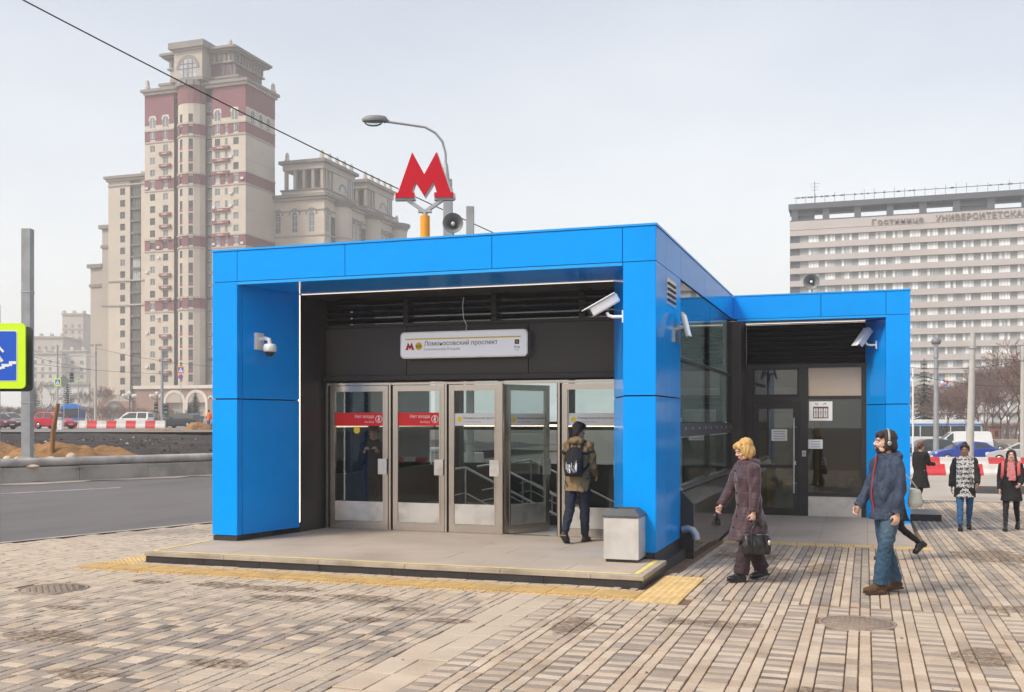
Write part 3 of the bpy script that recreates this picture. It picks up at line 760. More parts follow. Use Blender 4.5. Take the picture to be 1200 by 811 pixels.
# wing recess: louvres, door, fixed lights
YR = 22.3
P_('recess_side', MB().box(XR-.08, -2.38, YW-.02, YR+.05, -.4, 3.93), 'dark_panel')
P_('louvre_backing', MB().box(-2.38, .02, YR+.06, YR+.10, 3.05, 3.93), 'gap_black')
for k in range(8): P_('louvre_slat', MB().rbox((-1.18,YR+.01,3.16+k*.104),(2.36,.09,.018), Matrix.Rotation(R(38),3,'X')), 'dark_metal')
m = MB()
for x0, x1, z0, z1 in ((-2.38,-2.24,-.06,3.10),(-1.30,-1.12,-.06,3.10),(-.075,.03,-.06,3.10),(-2.24,-1.30,3.02,3.10),(-1.12,-.075,3.02,3.10),(-2.24,-1.30,2.30,2.42),(-1.12,-.075,2.36,2.43),(-1.12,-.075,.36,.44)):
    m.box(x0, x1, YR-.05, YR+.05, z0, z1)
P_('wing_frame', m, 'dark_metal')
P_('transom_light', MB().box(-2.20, -1.34, YR-.006, YR, 2.47, 2.98), 'wing_glass')
fr = MB()
for x0, x1, z0, z1 in ((-2.235,-2.20,2.425,3.015),(-1.34,-1.305,2.425,3.015),(-2.20,-1.34,2.425,2.465),(-2.20,-1.34,2.98,3.015)): fr.box(x0, x1, YR-.03, YR+.02, z0, z1)
P_('transom_frame', fr, 'dark_metal')
P_('transom_blind', MB().box(-2.19, -1.35, YR+.08, YR+.10, 2.47, 2.62), 'white_plastic')
P_('upper_panel', MB().box(-1.118, -.077, YR-.02, YR, 2.432, 3.018), 'beige_panel')
P_('fixed_pane', MB().box(-1.118, -.077, YR-.006, YR, .442, 2.358), 'wing_glass'); P_('foot_panel', MB().box(-1.118, -.077, YR-.03, YR-.01, -.05, .357), 'steel_light')
wd_ = P_('wing_door', MB().box(-2.235,-2.12,YR-.04,YR+.03,-.05,2.295).box(-1.42,-1.305,YR-.04,YR+.03,-.05,2.295).box(-2.12,-1.42,YR-.04,YR+.03,2.17,2.295).box(-2.12,-1.42,YR-.04,YR+.03,-.05,.10).box(-2.12,-1.42,YR-.04,YR+.03,.93,1.0), 'dark_metal')
def W_(name, m, mt): return link(name, m.mesh(name, mt), wd_, True)
W_('pane', MB().box(-2.12,-1.42,YR-.006,YR,1.0,2.17), 'wing_glass'); W_('pane', MB().box(-2.12,-1.42,YR-.006,YR,.10,.93), 'wing_glass')
W_('pull_handle', MB().tube([(-1.40,YR-.12,.42),(-1.40,YR-.12,1.98)], .018, 8).tube([(-1.40,YR-.12,.62),(-1.36,YR-.03,.62)], .012, 6).tube([(-1.40,YR-.12,1.78),(-1.36,YR-.03,1.78)], .012, 6), 'steel_light')
W_('lock', MB().box(-1.39,-1.36,YR-.052,YR-.041,1.0,1.08), 'steel_light')
def notice(x0, x1, z0, z1, rows=3, y=YR-.009, head=None):
    p = P_('notice', MB().box(x0,x1,y-.001,y,z0,z1), 'paper')
    for k in range(rows):
        z = lerp(z1,z0,(k+.8)/(rows+.6)); wx = (x1-x0)*random.uniform(.26,.4); c = (x0+x1)/2
        link('print', MB().box(c-wx,c+wx,y-.002,y-.001,z-.01,z+.008).mesh('print','ink_grey'), p, True)
notice(-1.86,-1.54,1.50,1.74,4); notice(-1.12,-.83,1.34,1.53,3); notice(-.86,-.76,1.0,1.16,2, YR+.03)
P_('call_plate', MB().box(-1.24,-1.16,YR-.062,YR-.051,1.18,1.30), 'steel_light'); P_('call_button', MB().lathe([(.024,-.004),(.024,.004)],12,(-1.20,YR-.066,1.24),Matrix.Rotation(R(90),3,'X')), 'blue_lip')
# lift pictogram: white plate, brown field, three figures, arrows
lp = P_('lift_sign', MB().box(-1.10,-.64,YR-.016,YR-.008,1.92,2.32), 'paper')
y = YR-.0175
def Q_(name, m, mt): return link(name, m.mesh(name, mt), lp, True)
Q_('sign_field', MB().box(-1.02,-.72,y-.001,y,1.97,2.21), 'brown_print')
fg = MB()
for k in range(3):
    c = -.965+k*.095
    fg.box(c-.036,c+.036,y-.003,y-.002,1.99,2.17)
Q_('figure_field', fg, 'paper')
fg = MB()
for k in range(3):
    c = -.965+k*.095
    fg.lathe([(.016,-.0005),(.016,.0005)],10,(c,y-.004,2.15),Matrix.Rotation(R(90),3,'X')); fg.box(c-.022,c+.022,y-.0045,y-.0035,2.065,2.128); fg.box(c-.017,c-.003,y-.0045,y-.0035,2.0,2.065); fg.box(c+.003,c+.017,y-.0045,y-.0035,2.0,2.065)
Q_('figures', fg, 'ink_grey')
ar = MB()
for c, s in ((-.95,1),(-.79,-1)): ar.bar((c-.03,y-.002,2.265+s*.012),(c,y-.002,2.265-s*.012),.003,.012); ar.bar((c,y-.002,2.265-s*.012),(c+.03,y-.002,2.265+s*.012),.003,.012)
Q_('arrows', ar, 'ink')
# lobby behind the wing glass
P_('lobby_floor', MB().box(-2.4,.6,YR+.06,24.4,-.12,-.05), 'inner_floor'); P_('lobby_wall', MB().box(-2.5,.7,24.3,24.5,-.4,4.1), 'beige_panel')
P_('lift_door', MB().box(-2.0,-1.1,24.24,24.28,-.05,2.1), 'steel_light')
P_('lift_frame', MB().box(-2.12,-2.03,24.2,24.27,-.05,2.2).box(-1.07,-.98,24.2,24.27,-.05,2.2).box(-2.03,-1.07,24.2,24.27,2.12,2.2), 'line_yellow')
P_('lobby_light', MB().box(-1.8,-1.5,23.4,23.6,3.6,3.63), 'led_soft'); P_('exit_light', MB().box(-1.86,-1.62,24.20,24.23,2.32,2.40), 'blue_lip')
# wing floor: slabs falling gently to the paving
def slabz(y): return interp(y,[18,22.3],[gz(0,18)+.006,-.05])
for j in range(7):
    y0, y1 = 18+j*.615, 18+(j+1)*.615-.004
    for i in range(4):
        x0, x1 = -2.33+i*.79+.002, -2.33+(i+1)*.79-.002
        vs = [(x0,y0,slabz(y0)),(x1,y0,slabz(y0)),(x1,y1,slabz(y1)),(x0,y1,slabz(y1))]
        P_('wing_floor_slab', MB().add(vs+[(a_,b_,c_-.12) for a_,b_,c_ in vs], [(0,1,2,3),(4,5,1,0),(5,6,2,1),(6,7,3,2),(7,4,0,3)]), 'granite_slab')
P_('side_step', MB().box(.84,1.55,24.0,25.4,-.5,-.10), 'black_granite')
# drain spout, vent grille
P_('drain_spout', MB().tube([(-2.50,15.0,.34),(-2.42,14.98,.36),(-2.35,14.96,.34),(-2.31,14.95,.28),(-2.30,14.95,.21)], .055, 12), 'galvanised')
gr = P_('vent_grille', MB().box(XR-.003,XR+.008,13.93,14.62,3.50,3.86), 'steel')
for k in range(4): link('grille_slat', MB().box(XR+.009,XR+.02,13.98,14.57,3.55+k*.075,3.58+k*.075).mesh('grille_slat', 'gap_black'), gr, True)

# ================================================================ things fixed to the pavilion
def metro_m(sc, depth, mt_name='m'):
    """letter outline in the XZ plane, unit width 1, base at z=0"""
    pts = [(-.50,0),(-.50,.085),(-.455,.085),(-.21,.78),(0,.40),(.21,.78),(.455,.085),(.50,.085),(.50,0),(.17,0),(.17,.085),(.215,.085),(.155,.27),(0,.02),(-.155,.27),(-.215,.085),(-.17,.085),(-.17,0)]
    return [(x*sc, z*sc) for x, z in pts]
def tri_prism(poly, y0, y1, mt, name, parent, off=(0,0,0)):
    """non-convex outline pushed along y, triangulated"""
    bm = bmesh.new()
    f = [bm.verts.new((x+off[0], y0+off[1], z+off[2])) for x,z in poly]; face = bm.faces.new(f)
    r_ = bmesh.ops.extrude_face_region(bm, geom=[face]); bmesh.ops.translate(bm, verts=[v for v in r_['geom'] if isinstance(v, bmesh.types.BMVert)], vec=(0,y1-y0,0))
    bmesh.ops.recalc_face_normals(bm, faces=bm.faces); bmesh.ops.triangulate(bm, faces=bm.faces)
    me = bpy.data.meshes.new(name); bm.to_mesh(me); bm.free(); me.materials.append(MATS[mt])
    return link(name, me, parent, False)
ms = thing('metro_sign', 'red letter M metro sign on an orange pole above the pavilion roof', 'sign', (-6.19,14.15,4.36), R(16))
tri_prism(metro_m(.86,0), -.085, -.06, 'metro_red', 'letter_face', ms, (0,0,.86))
tri_prism([(x*1.035, z*1.0) for x,z in metro_m(.87,0)], -.059, .085, 'white_plastic', 'letter_box', ms, (0,0,.853))
MB().tube([(0,0,0),(0,0,.24)], .035, 12).build('pole', 'galvanised', ms, False)
MB().tube([(0,0,.24),(0,0,.60)], .072, 16).build('orange_sleeve', 'orange_paint', ms, False)
MB().tube([(0,0,.60),(0,0,.66)], .04, 12).bar((0,0,.66),(-.26,0,.84),.07,.05).bar((0,0,.66),(.26,0,.84),.07,.05).cbox((-.29,0,.84),(.30,.09,.024)).cbox((.29,0,.84),(.30,.09,.024)).cbox((0,0,.665),(.2,.08,.03)).build('fork_bracket', 'galvanised', ms, False)
MB().cbox((0,0,.02),(.22,.22,.03)).build('foot_plate', 'galvanised', ms, False)

mat('horn_grey', (.20,.205,.205), .5, .1, var=.1)
def horn(loc, yaw, pitch, r, label, post):
    t = thing('loudspeaker', label, 'loudspeaker', loc, yaw)
    M3 = Matrix.Rotation(R(90)-pitch,3,'X')              # horn axis towards -Y
    c = Vector((0,0,post))
    MB().lathe([(.02,-.02),(.05,-.01),(r*.55,.07),(r*.97,.13),(r,.14),(r*.93,.14),(r*.5,.06),(.04,.0)], 24, c, M3).build('horn', 'horn_grey', t, False)
    MB().lathe([(.055,-.14),(.06,-.13),(.06,-.02)], 16, c, M3).build('driver', 'horn_grey', t, False)
    MB().lathe([(.028,.02),(.03,.11),(.018,.125),(.0,.128)], 12, c, M3).build('cone', 'white_plastic', t, False)
    MB().tube([(0,.06,0),(0,.06,post-.04)], .016, 8).bar((-.09,.06,post-.05),(.09,.06,post-.05),.03,.012).build('bracket', 'galvanised', t, False)
    return t
horn((-5.87,14.47,4.36), R(20), R(4), .155, 'grey horn loudspeaker on the roof beside the red M', .50)
horn((-1.05,22.36,4.36), R(-2), 0, .165, 'grey horn loudspeaker on the roof of the side wing', .43)
cl_ = thing('roof_bracket', 'grey clutter of cable trunking and brackets at the foot of the red M', 'bracket', (-6.4,14.25,4.36))
MB().bar((-.35,0,.10),(.55,.05,.26),.05,.05).build('arm', 'galvanised', cl_, False); MB().cbox((-.34,0,.10),(.16,.1,.12)).build('junction_box', 'horn_grey', cl_, False)
MB().cbox((-.05,.02,.07),(.10,.1,.14)).build('junction_box', 'horn_grey', cl_, False); MB().tube([(-.4,.02,.17),(-.1,.02,.2),(.2,.04,.16)], .012, 6).build('cable', 'black_plastic', cl_, False)

# station name board
sb = thing('station_sign', 'long white station name board with a yellow line above the doors', 'sign', (-5.97,15.18,3.12))
def rrect(w_, h_, r_, n=5):
    pts = []
    for cx, cz, a0 in ((w_/2-r_,h_/2-r_,0),(-w_/2+r_,h_/2-r_,90),(-w_/2+r_,-h_/2+r_,180),(w_/2-r_,-h_/2+r_,270)):
        for k in range(n+1): q = R(a0+90*k/n); pts.append((cx+r_*cos(q), cz+r_*sin(q)))
    return pts
MB().prism(rrect(2.14,.42,.07), 'y', -.07, .115).build('case', 'steel_light', sb, False, fix=True)
MB().prism(rrect(2.10,.38,.06), 'y', -.076, -.0702).build('face', 'sign_white', sb, False, fix=True)
MB().box(-.98,.96,-.079,-.0762,.085,.105).build('yellow_line', 'line_yellow', sb, False)
tri_prism(metro_m(.155,0), -.079, -.0762, 'metro_red', 'metro_logo', sb, (-.90,0,-.075))
MB().lathe([(.062,-.001),(.062,.001)],24,(-.745,-.0775,-.018),Matrix.Rotation(R(90),3,'X')).build('line_badge', 'line_yellow', sb, False)
for nm, txt, sz, x, z, mt, al in (('badge_lettering','8А',.075,-.745,-.045,'ink','CENTER'),('lettering','Ломоносовский проспект',.098,-.655,-.012,'ink','LEFT'),('lettering','Lomonosovsky Prospekt',.062,-.655,-.088,'ink_grey','LEFT'),('lettering','Вход',.04,.90,-.075,'ink','CENTER'),('lettering','Entry',.028,.90,-.115,'ink_grey','CENTER')):
    t = text_mesh(txt, sz, .002, al, .0); t.materials.clear(); t.materials.append(MATS[mt]); o = link(nm, t, sb, False); o.location = (x,-.079,z)
MB().box(.865,.935,-.079,-.0762,-.02,.05).build('entry_symbol', 'ink', sb, False); MB().box(.888,.912,-.081,-.0792,.003,.027).build('symbol_dot', 'orange_paint', sb, False)
MB().tube([(.02,.02,.20),(.03,.03,.30),(-.03,.04,.42),(-.06,.08,.62),(-.05,.1,.75)], .008, 6).build('feed_cable', 'white_plastic', sb, False)

# cameras, floodlight
def bullet_cam(loc, yaw, aim_yaw, aim_pitch, label, L_=.42):
    t = thing('security_camera', label, 'camera', loc, yaw)
    MB().cbox((.0,.0,0),(.02,.10,.16)).build('wall_plate', 'white_plastic', t, False)
    MB().tube([(0,0,0),(-.14,0,0),(-.20,0,.02),(-.22,0,.06)], .022, 8).build('arm', 'white_plastic', t, False)
    M3 = Matrix.Rotation(aim_yaw,3,'Z') @ Matrix.Rotation(aim_pitch,3,'X')
    c = Vector((-.26,0,.16))
    b = MB(); b.rbox(c,(.135,L_,.125),M3); b.build('housing', 'white_plastic', t, False, bevel=.02)
    MB().rbox(c+M3@Vector((0,-.05,.075)),(.165,L_*1.12,.016),M3).build('sun_shield', 'white_plastic', t, False, bevel=.004)
    MB().rbox(c+M3@Vector((0,-L_/2-.003,0)),(.10,.008,.09),M3).build('lens_window', 'black_plastic', t, False)
    return t
bullet_cam((-2.99,13.28,3.28), 0, R(-62), R(30), 'white box security camera on the right blue column by the doors')
bullet_cam((.22,21.75,3.42), R(-20), R(-25), R(48), 'white box security camera beside the wing louvres', .44)
dc = thing('dome_camera', 'white dome security camera on the left blue return panel', 'camera', (-8.72,13.62,3.12), R(-11))
MB().cbox((.03,0,0),(.05,.18,.26)).build('wall_box', 'white_plastic', dc, False, bevel=.012)
MB().tube([(.05,0,.03),(.16,0,.04),(.235,0,.02),(.25,0,-.06)], .032, 10).build('arm', 'white_plastic', dc, False)
MB().lathe([(.0,.015),(.085,.0),(.10,-.04),(.10,-.10),(.085,-.115),(.0,-.115)], 20, (.25,0,-.05)).build('housing', 'white_plastic', dc, False)
MB().ell((.25,0,-.165),(.075,.075,.07),16,8).build('dome', 'black_plastic', dc, False)
fl = thing('floodlight', 'steel floodlight on the blue side wall below the vent grille', 'floodlight', (-2.53,14.62,3.22))
M3 = Matrix.Rotation(R(-14),3,'Y')
MB().rbox((.13,0,.05),(.04,.26,.36),M3).build('housing', 'steel', fl, False, bevel=.008); MB().rbox((.157,0,.045),(.012,.22,.31),M3).build('front_glass', 'sign_white', fl, False)
MB().bar((0,0,0),(.13,0,.03),.08,.05).bar((.0,-.16,-.1),(.0,.16,-.1),.03,.2).build('bracket', 'steel', fl, False)

# litter bin
bn = thing('litter_bin', 'square steel litter bin with a dark sloping hood at the right column', 'bin', (-2.90,12.96,.142))
mat('bin_hood', (.10,.105,.115), .45, .4, var=.1)
mat('steel_bin', (.66,.65,.63), .42, .55, var=.10, scale=5, dark=(.45,.43,.40), damt=.5, dscale=3)
MB().box(-.225,.225,-.22,.22,.035,.56).build('body', 'steel_bin', bn, False, bevel=.006)
MB().box(-.20,.20,-.195,.195,0,.034).build('foot', 'black_granite', bn, False)
a_, b_ = (.238,.232), (.155,.15)
MB().add([(-a_[0],-a_[1],.562),(a_[0],-a_[1],.562),(a_[0],a_[1],.562),(-a_[0],a_[1],.562),(-a_[0],-a_[1],.585),(a_[0],-a_[1],.585),(a_[0],a_[1],.585),(-a_[0],a_[1],.585),(-b_[0],-b_[1],.668),(b_[0],-b_[1],.668),(b_[0],b_[1],.668),(-b_[0],b_[1],.668),
          (-b_[0]+.02,-b_[1]+.02,.668),(b_[0]-.02,-b_[1]+.02,.668),(b_[0]-.02,b_[1]-.02,.668),(-b_[0]+.02,b_[1]-.02,.668),(-b_[0]+.02,-b_[1]+.02,.60),(b_[0]-.02,-b_[1]+.02,.60),(b_[0]-.02,b_[1]-.02,.60),(-b_[0]+.02,b_[1]-.02,.60)],
         [(3,2,1,0)]+[[q+i,q+(i+1)%4,q+4+(i+1)%4,q+4+i] for q in (0,4,8,12) for i in range(4)]+[(16,17,18,19)]).build('hood', 'bin_hood', bn, False)
# ================================================================ people
def cloth(name, col, rough=.85, bump=.4, bscale=30, var=.14, scale=7, **k): return mat(name, col, rough, 0, var, scale, bump, bscale, spec=.3, **k)
def skinmat(name, col): 
    m = mat(name, col, .5, 0, .07, 14, .05, 300, spec=.4); b = m.node_tree.nodes['Principled BSDF']
    b.inputs['Subsurface Weight'].default_value = .12; b.inputs['Subsurface Radius'].default_value = (.02,.008,.004); return m
skinmat('skin', (.58,.33,.235)); skinmat('skin_dark', (.30,.155,.095)); skinmat('skin_fair', (.66,.41,.31))
mat('eye_white', (.75,.74,.72), .2, var=0); mat('eye_dark', (.03,.02,.015), .15, var=0); mat('lip', (.45,.15,.13), .5, var=.05)
def hairmat(n, c): return mat(n, c, .55, 0, .45, 40, .6, 130, stretch=(1,1,.22))
hairmat('hair_brown', (.035,.02,.014)); hairmat('hair_dark', (.016,.011,.010)); hairmat('hair_blond', (.60,.37,.13)); hairmat('hair_auburn', (.16,.05,.018))
ROTN = Matrix.Rotation(.9,3,Vector((.5,.8,.3)).normalized())
def remesh(mb, voxel, name, mats, smooth=4, amp=0, freq=9, aniso=(1,1,.55), seed=0.0, inflate=0):
    me = mb.mesh('tmp', mats); bm = bmesh.new(); bm.from_mesh(me); bmesh.ops.remove_doubles(bm, verts=bm.verts, dist=1e-5); bm.to_mesh(me); bm.free()
    o = bpy.data.objects.new('tmp', me); COL.objects.link(o)
    r_ = o.modifiers.new('r','REMESH'); r_.mode = 'VOXEL'; r_.voxel_size = voxel; r_.use_smooth_shade = True
    if smooth: s_ = o.modifiers.new('s','SMOOTH'); s_.factor = .5; s_.iterations = smooth
    dg = bpy.context.evaluated_depsgraph_get(); dg.update()
    out = bpy.data.meshes.new_from_object(o.evaluated_get(dg)); out.name = name
    bpy.data.objects.remove(o); bpy.data.meshes.remove(me)
    if amp:
        vn = [v.normal.copy() for v in out.vertices]
        for v, n in zip(out.vertices, vn):
            p = v.co; q = ROTN @ Vector((p.x*freq*aniso[0]+seed, p.y*freq*aniso[1], p.z*freq*aniso[2]))
            d = abs(mnoise.noise(q)) - .25 + .5*mnoise.noise(q*2.3)
            v.co += n*(d*amp + inflate)
    out.materials.clear(); out.materials.append(MATS[mats])
    out.polygons.foreach_set('use_smooth', [True]*len(out.polygons)); out.update()
    return out
def person(name, label, loc, rotz, h, pose, fit, vox=.008, group=None):
    k = h/1.75
    root = thing(name, label, 'person', loc, rotz, group)
    # ---- skeleton
    lean = pose.get('lean', .04); tw = pose.get('twist', 0)
    hipz = .505*h; J = {}
    for s, sg in (('L',1),('R',-1)):
        a_, b_, ft = pose['leg'+s][:3]; out_ = pose['leg'+s][3] if len(pose['leg'+s]) > 3 else .0
        hp = Vector((sg*.053*h, 0, hipz))
        kn = hp + Vector((sg*out_*.5, -sin(a_), -cos(a_))).normalized()*.245*h
        an = kn + Vector((sg*out_*.2, -sin(a_-b_), -cos(a_-b_))).normalized()*.225*h
        J['hip'+s], J['knee'+s], J['ank'+s], J['ft'+s] = hp, kn, an, ft
    def sole(s):
        f = J['ft'+s]; an = J['ank'+s]
        fd = Vector((0,-cos(f),-sin(f))); dn = Vector((0,sin(f),-cos(f)))          # positive f: toe down (heel lifted)
        return fd, dn
    low = 1e9
    for s in 'LR':
        fd, dn = sole(s); an = J['ank'+s]
        for p in (an + dn*.042*h + fd*.10*h, an + dn*.042*h - fd*.035*h): low = min(low, p.z)
    for kk in list(J):
        if isinstance(J[kk], Vector): J[kk].z -= low
    hipz -= low
    up = lambda z: Vector((0, -lean*(z-.50*h)/.35/h*.35*h, z - .505*h + hipz))      # spine curve at body height z
    def ctr(z): return up(z)
    sw = fit.get('sw', .097)*h
    for s, sg in (('L',1),('R',-1)):
        p_, ab, e_, inw = pose['arm'+s]
        sh = ctr(.795*h) + Vector((sg*sw*cos(tw), sg*sw*sin(tw), 0))
        du = Vector((sg*sin(ab), -sin(p_)*cos(ab), -cos(p_)*cos(ab))).normalized()
        df = Vector((sg*(sin(ab)*.4-inw), -sin(p_+e_), -cos(p_+e_))).normalized()
        J['sh'+s] = sh; J['el'+s] = sh + du*.168*h; J['wr'+s] = J['el'+s] + df*.142*h; J['df'+s] = df
    HC = ctr(.925*h) + Vector((0,-.012*h,0))
    HM = Matrix.Rotation(pose.get('hyaw',0),3,'Z') @ Matrix.Rotation(pose.get('hpitch',0),3,'X')
    hd = lambda x, y, z: HC + HM @ (Vector((x,y,z))*k*fit.get('head',1.06))
    def hm(mb, x, y, z, r, rr=None): mb.ell(hd(x,y,z), tuple(q*k*fit.get('head',1.06) for q in r), 16, 10, HM @ rr if rr else HM)
    # ---- body
    B = MB()
    hm(B,0,.012,.022,(.073,.091,.088)); hm(B,0,-.024,-.036,(.058,.070,.082)); hm(B,0,-.056,-.098,(.032,.030,.024)); hm(B,0,-.075,.024,(.052,.022,.014))
    for sg in (1,-1):
        hm(B,sg*.035,-.068,-.030,(.022,.022,.022)); hm(B,sg*.075,.010,-.012,(.010,.020,.031)); hm(B,sg*.012,-.104,-.030,(.010,.010,.008)); hm(B,sg*.045,-.03,-.075,(.022,.035,.03))
    B.tube([hd(0,-.088,.014),hd(0,-.104,-.010),hd(0,-.114,-.028)], [.009*k,.011*k,.013*k], 10)
    hm(B,0,-.089,-.060,(.022,.011,.006)); hm(B,0,-.088,-.072,(.019,.011,.007))
    B.tube([hd(0,.018,-.04), hd(0,.024,-.09), ctr(.835*h), ctr(.79*h)], [.052*k,.050*k,.056*k,.07*k], 14)
    B.loft([(ctr(.49*h),.075*h,.055*h),(ctr(.60*h),.070*h,.048*h),(ctr(.72*h),.085*h,.058*h),(ctr(.79*h),.09*h,.05*h),(ctr(.83*h),.04*h,.035*h)], 16)
    for s, sg in (('L',1),('R',-1)):
        B.tube([ctr(.79*h).lerp(J['sh'+s],.6), J['sh'+s], J['el'+s], J['wr'+s]], [.03*h,.028*h,.022*h,.0145*h], 10)
        B.ell(J['sh'+s], .03*h, 10, 7); B.ell(J['el'+s], .022*h, 10, 7)
        B.tube([J['hip'+s]+Vector((0,0,.03*h)), J['hip'+s], J['knee'+s], J['ank'+s], J['ank'+s]+Vector((0,0,-.03*h))], [.05*h,.048*h,.029*h,.019*h,.019*h], 10)
        B.ell(J['knee'+s], .029*h, 10, 7)
        # hand: palm, four fingers, thumb
        d = J['df'+s]; nrm = pose.get('palm'+s) or Vector((-sg,0,0)); nrm = (Vector(nrm) - d*Vector(nrm).dot(d)).normalized(); sp = d.cross(nrm)
        if sp.y > 0: sp = -sp
        w_ = J['wr'+s]; q = k*.95; curl = pose.get('curl'+s, .35)
        B.tube([w_-d*.02*q, w_+d*.03*q, w_+d*.085*q], [(.022*q,.022*q),(.032*q,.020*q),(.036*q,.016*q)], 10) if False else None
        fr = Matrix((sp, nrm, d)).transposed()
        B.ell(w_+d*.045*q, (.040*q,.017*q,.055*q), 12, 8, fr); B.ell(w_+d*.008*q, (.024*q,.018*q,.03*q), 10, 7, fr)
        for i, ln in enumerate((.82,1.0,.95,.76) if True else ()):
            b0 = w_ + d*.080*q + sp*(1.5-i)*.0195*q; th = curl*.5; pts = [b0 - d*.02*q, b0]
            for seg in (.040,.027,.022):
                th += curl*.75; b0 = b0 + (d*cos(th) + nrm*sin(th))*seg*ln*q; pts.append(b0)
            B.tube(pts, [.0100*q,.0098*q,.0092*q,.0085*q,.0070*q], 7)
        tb = w_ + d*.022*q + sp*.026*q; t1 = tb + (d*.55+sp*.7+nrm*.35).normalized()*.038*q; t2 = t1 + (d*.85+sp*.2+nrm*.55).normalized()*.032*q
        B.tube([w_+d*.03*q, tb, t1, t2], [.014*q,.0135*q,.0115*q,.0085*q], 8)
    J['HC'] = HC
    link('body', remesh(B, vox*.82, 'body', fit.get('skin','skin'), 3), root, False)
    def child(nm, mb, mt, v=None, sm=4, amp=0, freq=9, an=(1,1,.55), inflate=0):
        return link(nm, remesh(mb, v or vox, nm, mt, sm, amp, freq, an, random.uniform(0,50), inflate), root, False)
    # ---- face pieces
    if fit.get('face', True):
        for sg in (1,-1):
            e_ = MB().ell(hd(sg*.031,-.0865,.001), tuple(q*k for q in (.013,.0085,.0075)), 10, 7, HM); e_.ell(hd(sg*.031,-.0925,.001), tuple(q*k for q in (.0062,.004,.0065)), 8, 6, HM, 1)
            e_.build('eye', ['eye_white','eye_dark'], root, False)
            MB().tube([hd(sg*.013,-.098,.019), hd(sg*.032,-.0965,.024), hd(sg*.05,-.080,.019)], .0038*k, 6).build('eyebrow', fit['hair'], root, False)
        MB().tube([hd(-.021,-.094,-.066), hd(-.008,-.101,-.064), hd(.008,-.101,-.064), hd(.021,-.094,-.066)], [.002*k,.0042*k,.0042*k,.002*k], 6).build('lips', 'lip', root, False)
    # ---- hair
    H_ = MB(); st = fit.get('style','short')
    if st != 'none':
        hm(H_,0,.030,.034,(.080,.086,.086)); hm(H_,0,-.035,.088,(.060,.050,.030)); hm(H_,0,.065,-.01,(.066,.045,.065)); hm(H_,0,.070,-.055,(.056,.032,.045))
        for sg in (1,-1): hm(H_,sg*.070,.020,.028,(.014,.055,.050))
        if st == 'short': 
            for sg in (1,-1): hm(H_,sg*.05,-.062,.07,(.025,.022,.026))
        if st == 'bob':
            for sg in (1,-1): hm(H_,sg*.076,.012,-.02,(.026,.072,.080)); hm(H_,sg*.045,-.068,.065,(.036,.03,.040)); hm(H_,sg*.070,-.040,.01,(.018,.035,.06))
            hm(H_,0,.078,-.02,(.078,.05,.09)); hm(H_,0,.045,.06,(.09,.085,.078)); hm(H_,.02,-.066,.080,(.05,.034,.034))
        if st == 'shaggy':
            for sg in (1,-1): hm(H_,sg*.074,.025,-.022,(.022,.060,.062)); hm(H_,sg*.055,-.060,.066,(.024,.026,.034))
            hm(H_,0,.078,-.035,(.070,.042,.075)); hm(H_,0,.03,.052,(.086,.09,.082)); hm(H_,0,-.07,.074,(.05,.03,.025))
        if st == 'bun':
            hm(H_,0,.040,.125,(.040,.040,.034)); 
            for sg in (1,-1): hm(H_,sg*.05,-.058,.065,(.03,.026,.03))
        if st == 'nape_bun': hm(H_,0,.11,.0,(.045,.04,.045)); hm(H_,0,.03,.04,(.085,.09,.086))
        if st == 'long':
            for sg in (1,-1):
                hm(H_,sg*.072,-.005,-.02,(.024,.06,.085)); hm(H_,sg*.055,-.06,.06,(.03,.026,.04))
                H_.tube([hd(sg*.075,-.01,-.06), hd(sg*.09,-.03,-.16), ctr(.78*h)+Vector((sg*.085*k,-.10*k,0)), ctr(.71*h)+Vector((sg*.085*k,-.125*k,0))], [(.024*k,.035*k),(.03*k,.045*k),(.034*k,.028*k),(.018*k,.014*k)], 10)
            hm(H_,0,.085,-.08,(.075,.045,.13))
        link('hair', remesh(H_, vox*.8, 'hair', fit['hair'], 3, .010*k, 28, (1,1,.3), 3.1), root, False)
    if fit.get('beard'):
        Q = MB(); hm(Q,0,-.050,-.092,(.045,.042,.034)); hm(Q,0,-.088,-.052,(.026,.012,.007))
        for sg in (1,-1): hm(Q,sg*.048,-.022,-.068,(.019,.04,.036)); hm(Q,sg*.026,-.085,-.068,(.008,.014,.018)); hm(Q,sg*.066,.0,-.03,(.012,.02,.035))
        link('beard', remesh(Q, vox*.8, 'beard', fit['beard'], 2, .008*k, 60, (1,1,.5), 1.1), root, False)
    # ---- top garment
    t_ = fit.get('thick', .016)*k; hem = fit.get('hem', .47)*h; fl_ = fit.get('flare', 0.0)*k; bl = fit.get('belly', 0)*k
    mid = lambda z: ctr(max(z,.50*h)) * 1.0
    rings = []
    levels = [(hem,'h')] if hem >= .47*h else [(hem,'c'),(lerp(hem,.50*h,.5),'c')]
    kneeY = (J['kneeL'].y + J['kneeR'].y)/2; spread = abs(J['kneeL'].y - J['kneeR'].y)/2
    for z, kd in levels:
        zz = z - .505*h + hipz
        if kd == 'c':
            f = (.50*h - z)/(.24*h); c = Vector((0, lerp(0,kneeY,f), zz)); rings.append((c, .092*h+t_+fl_*f, .075*h+t_+fl_*f+spread*f*.85))
        else: rings.append((ctr(z), .086*h+t_, .064*h+t_))
    bw = fit.get('bw', 1.0)
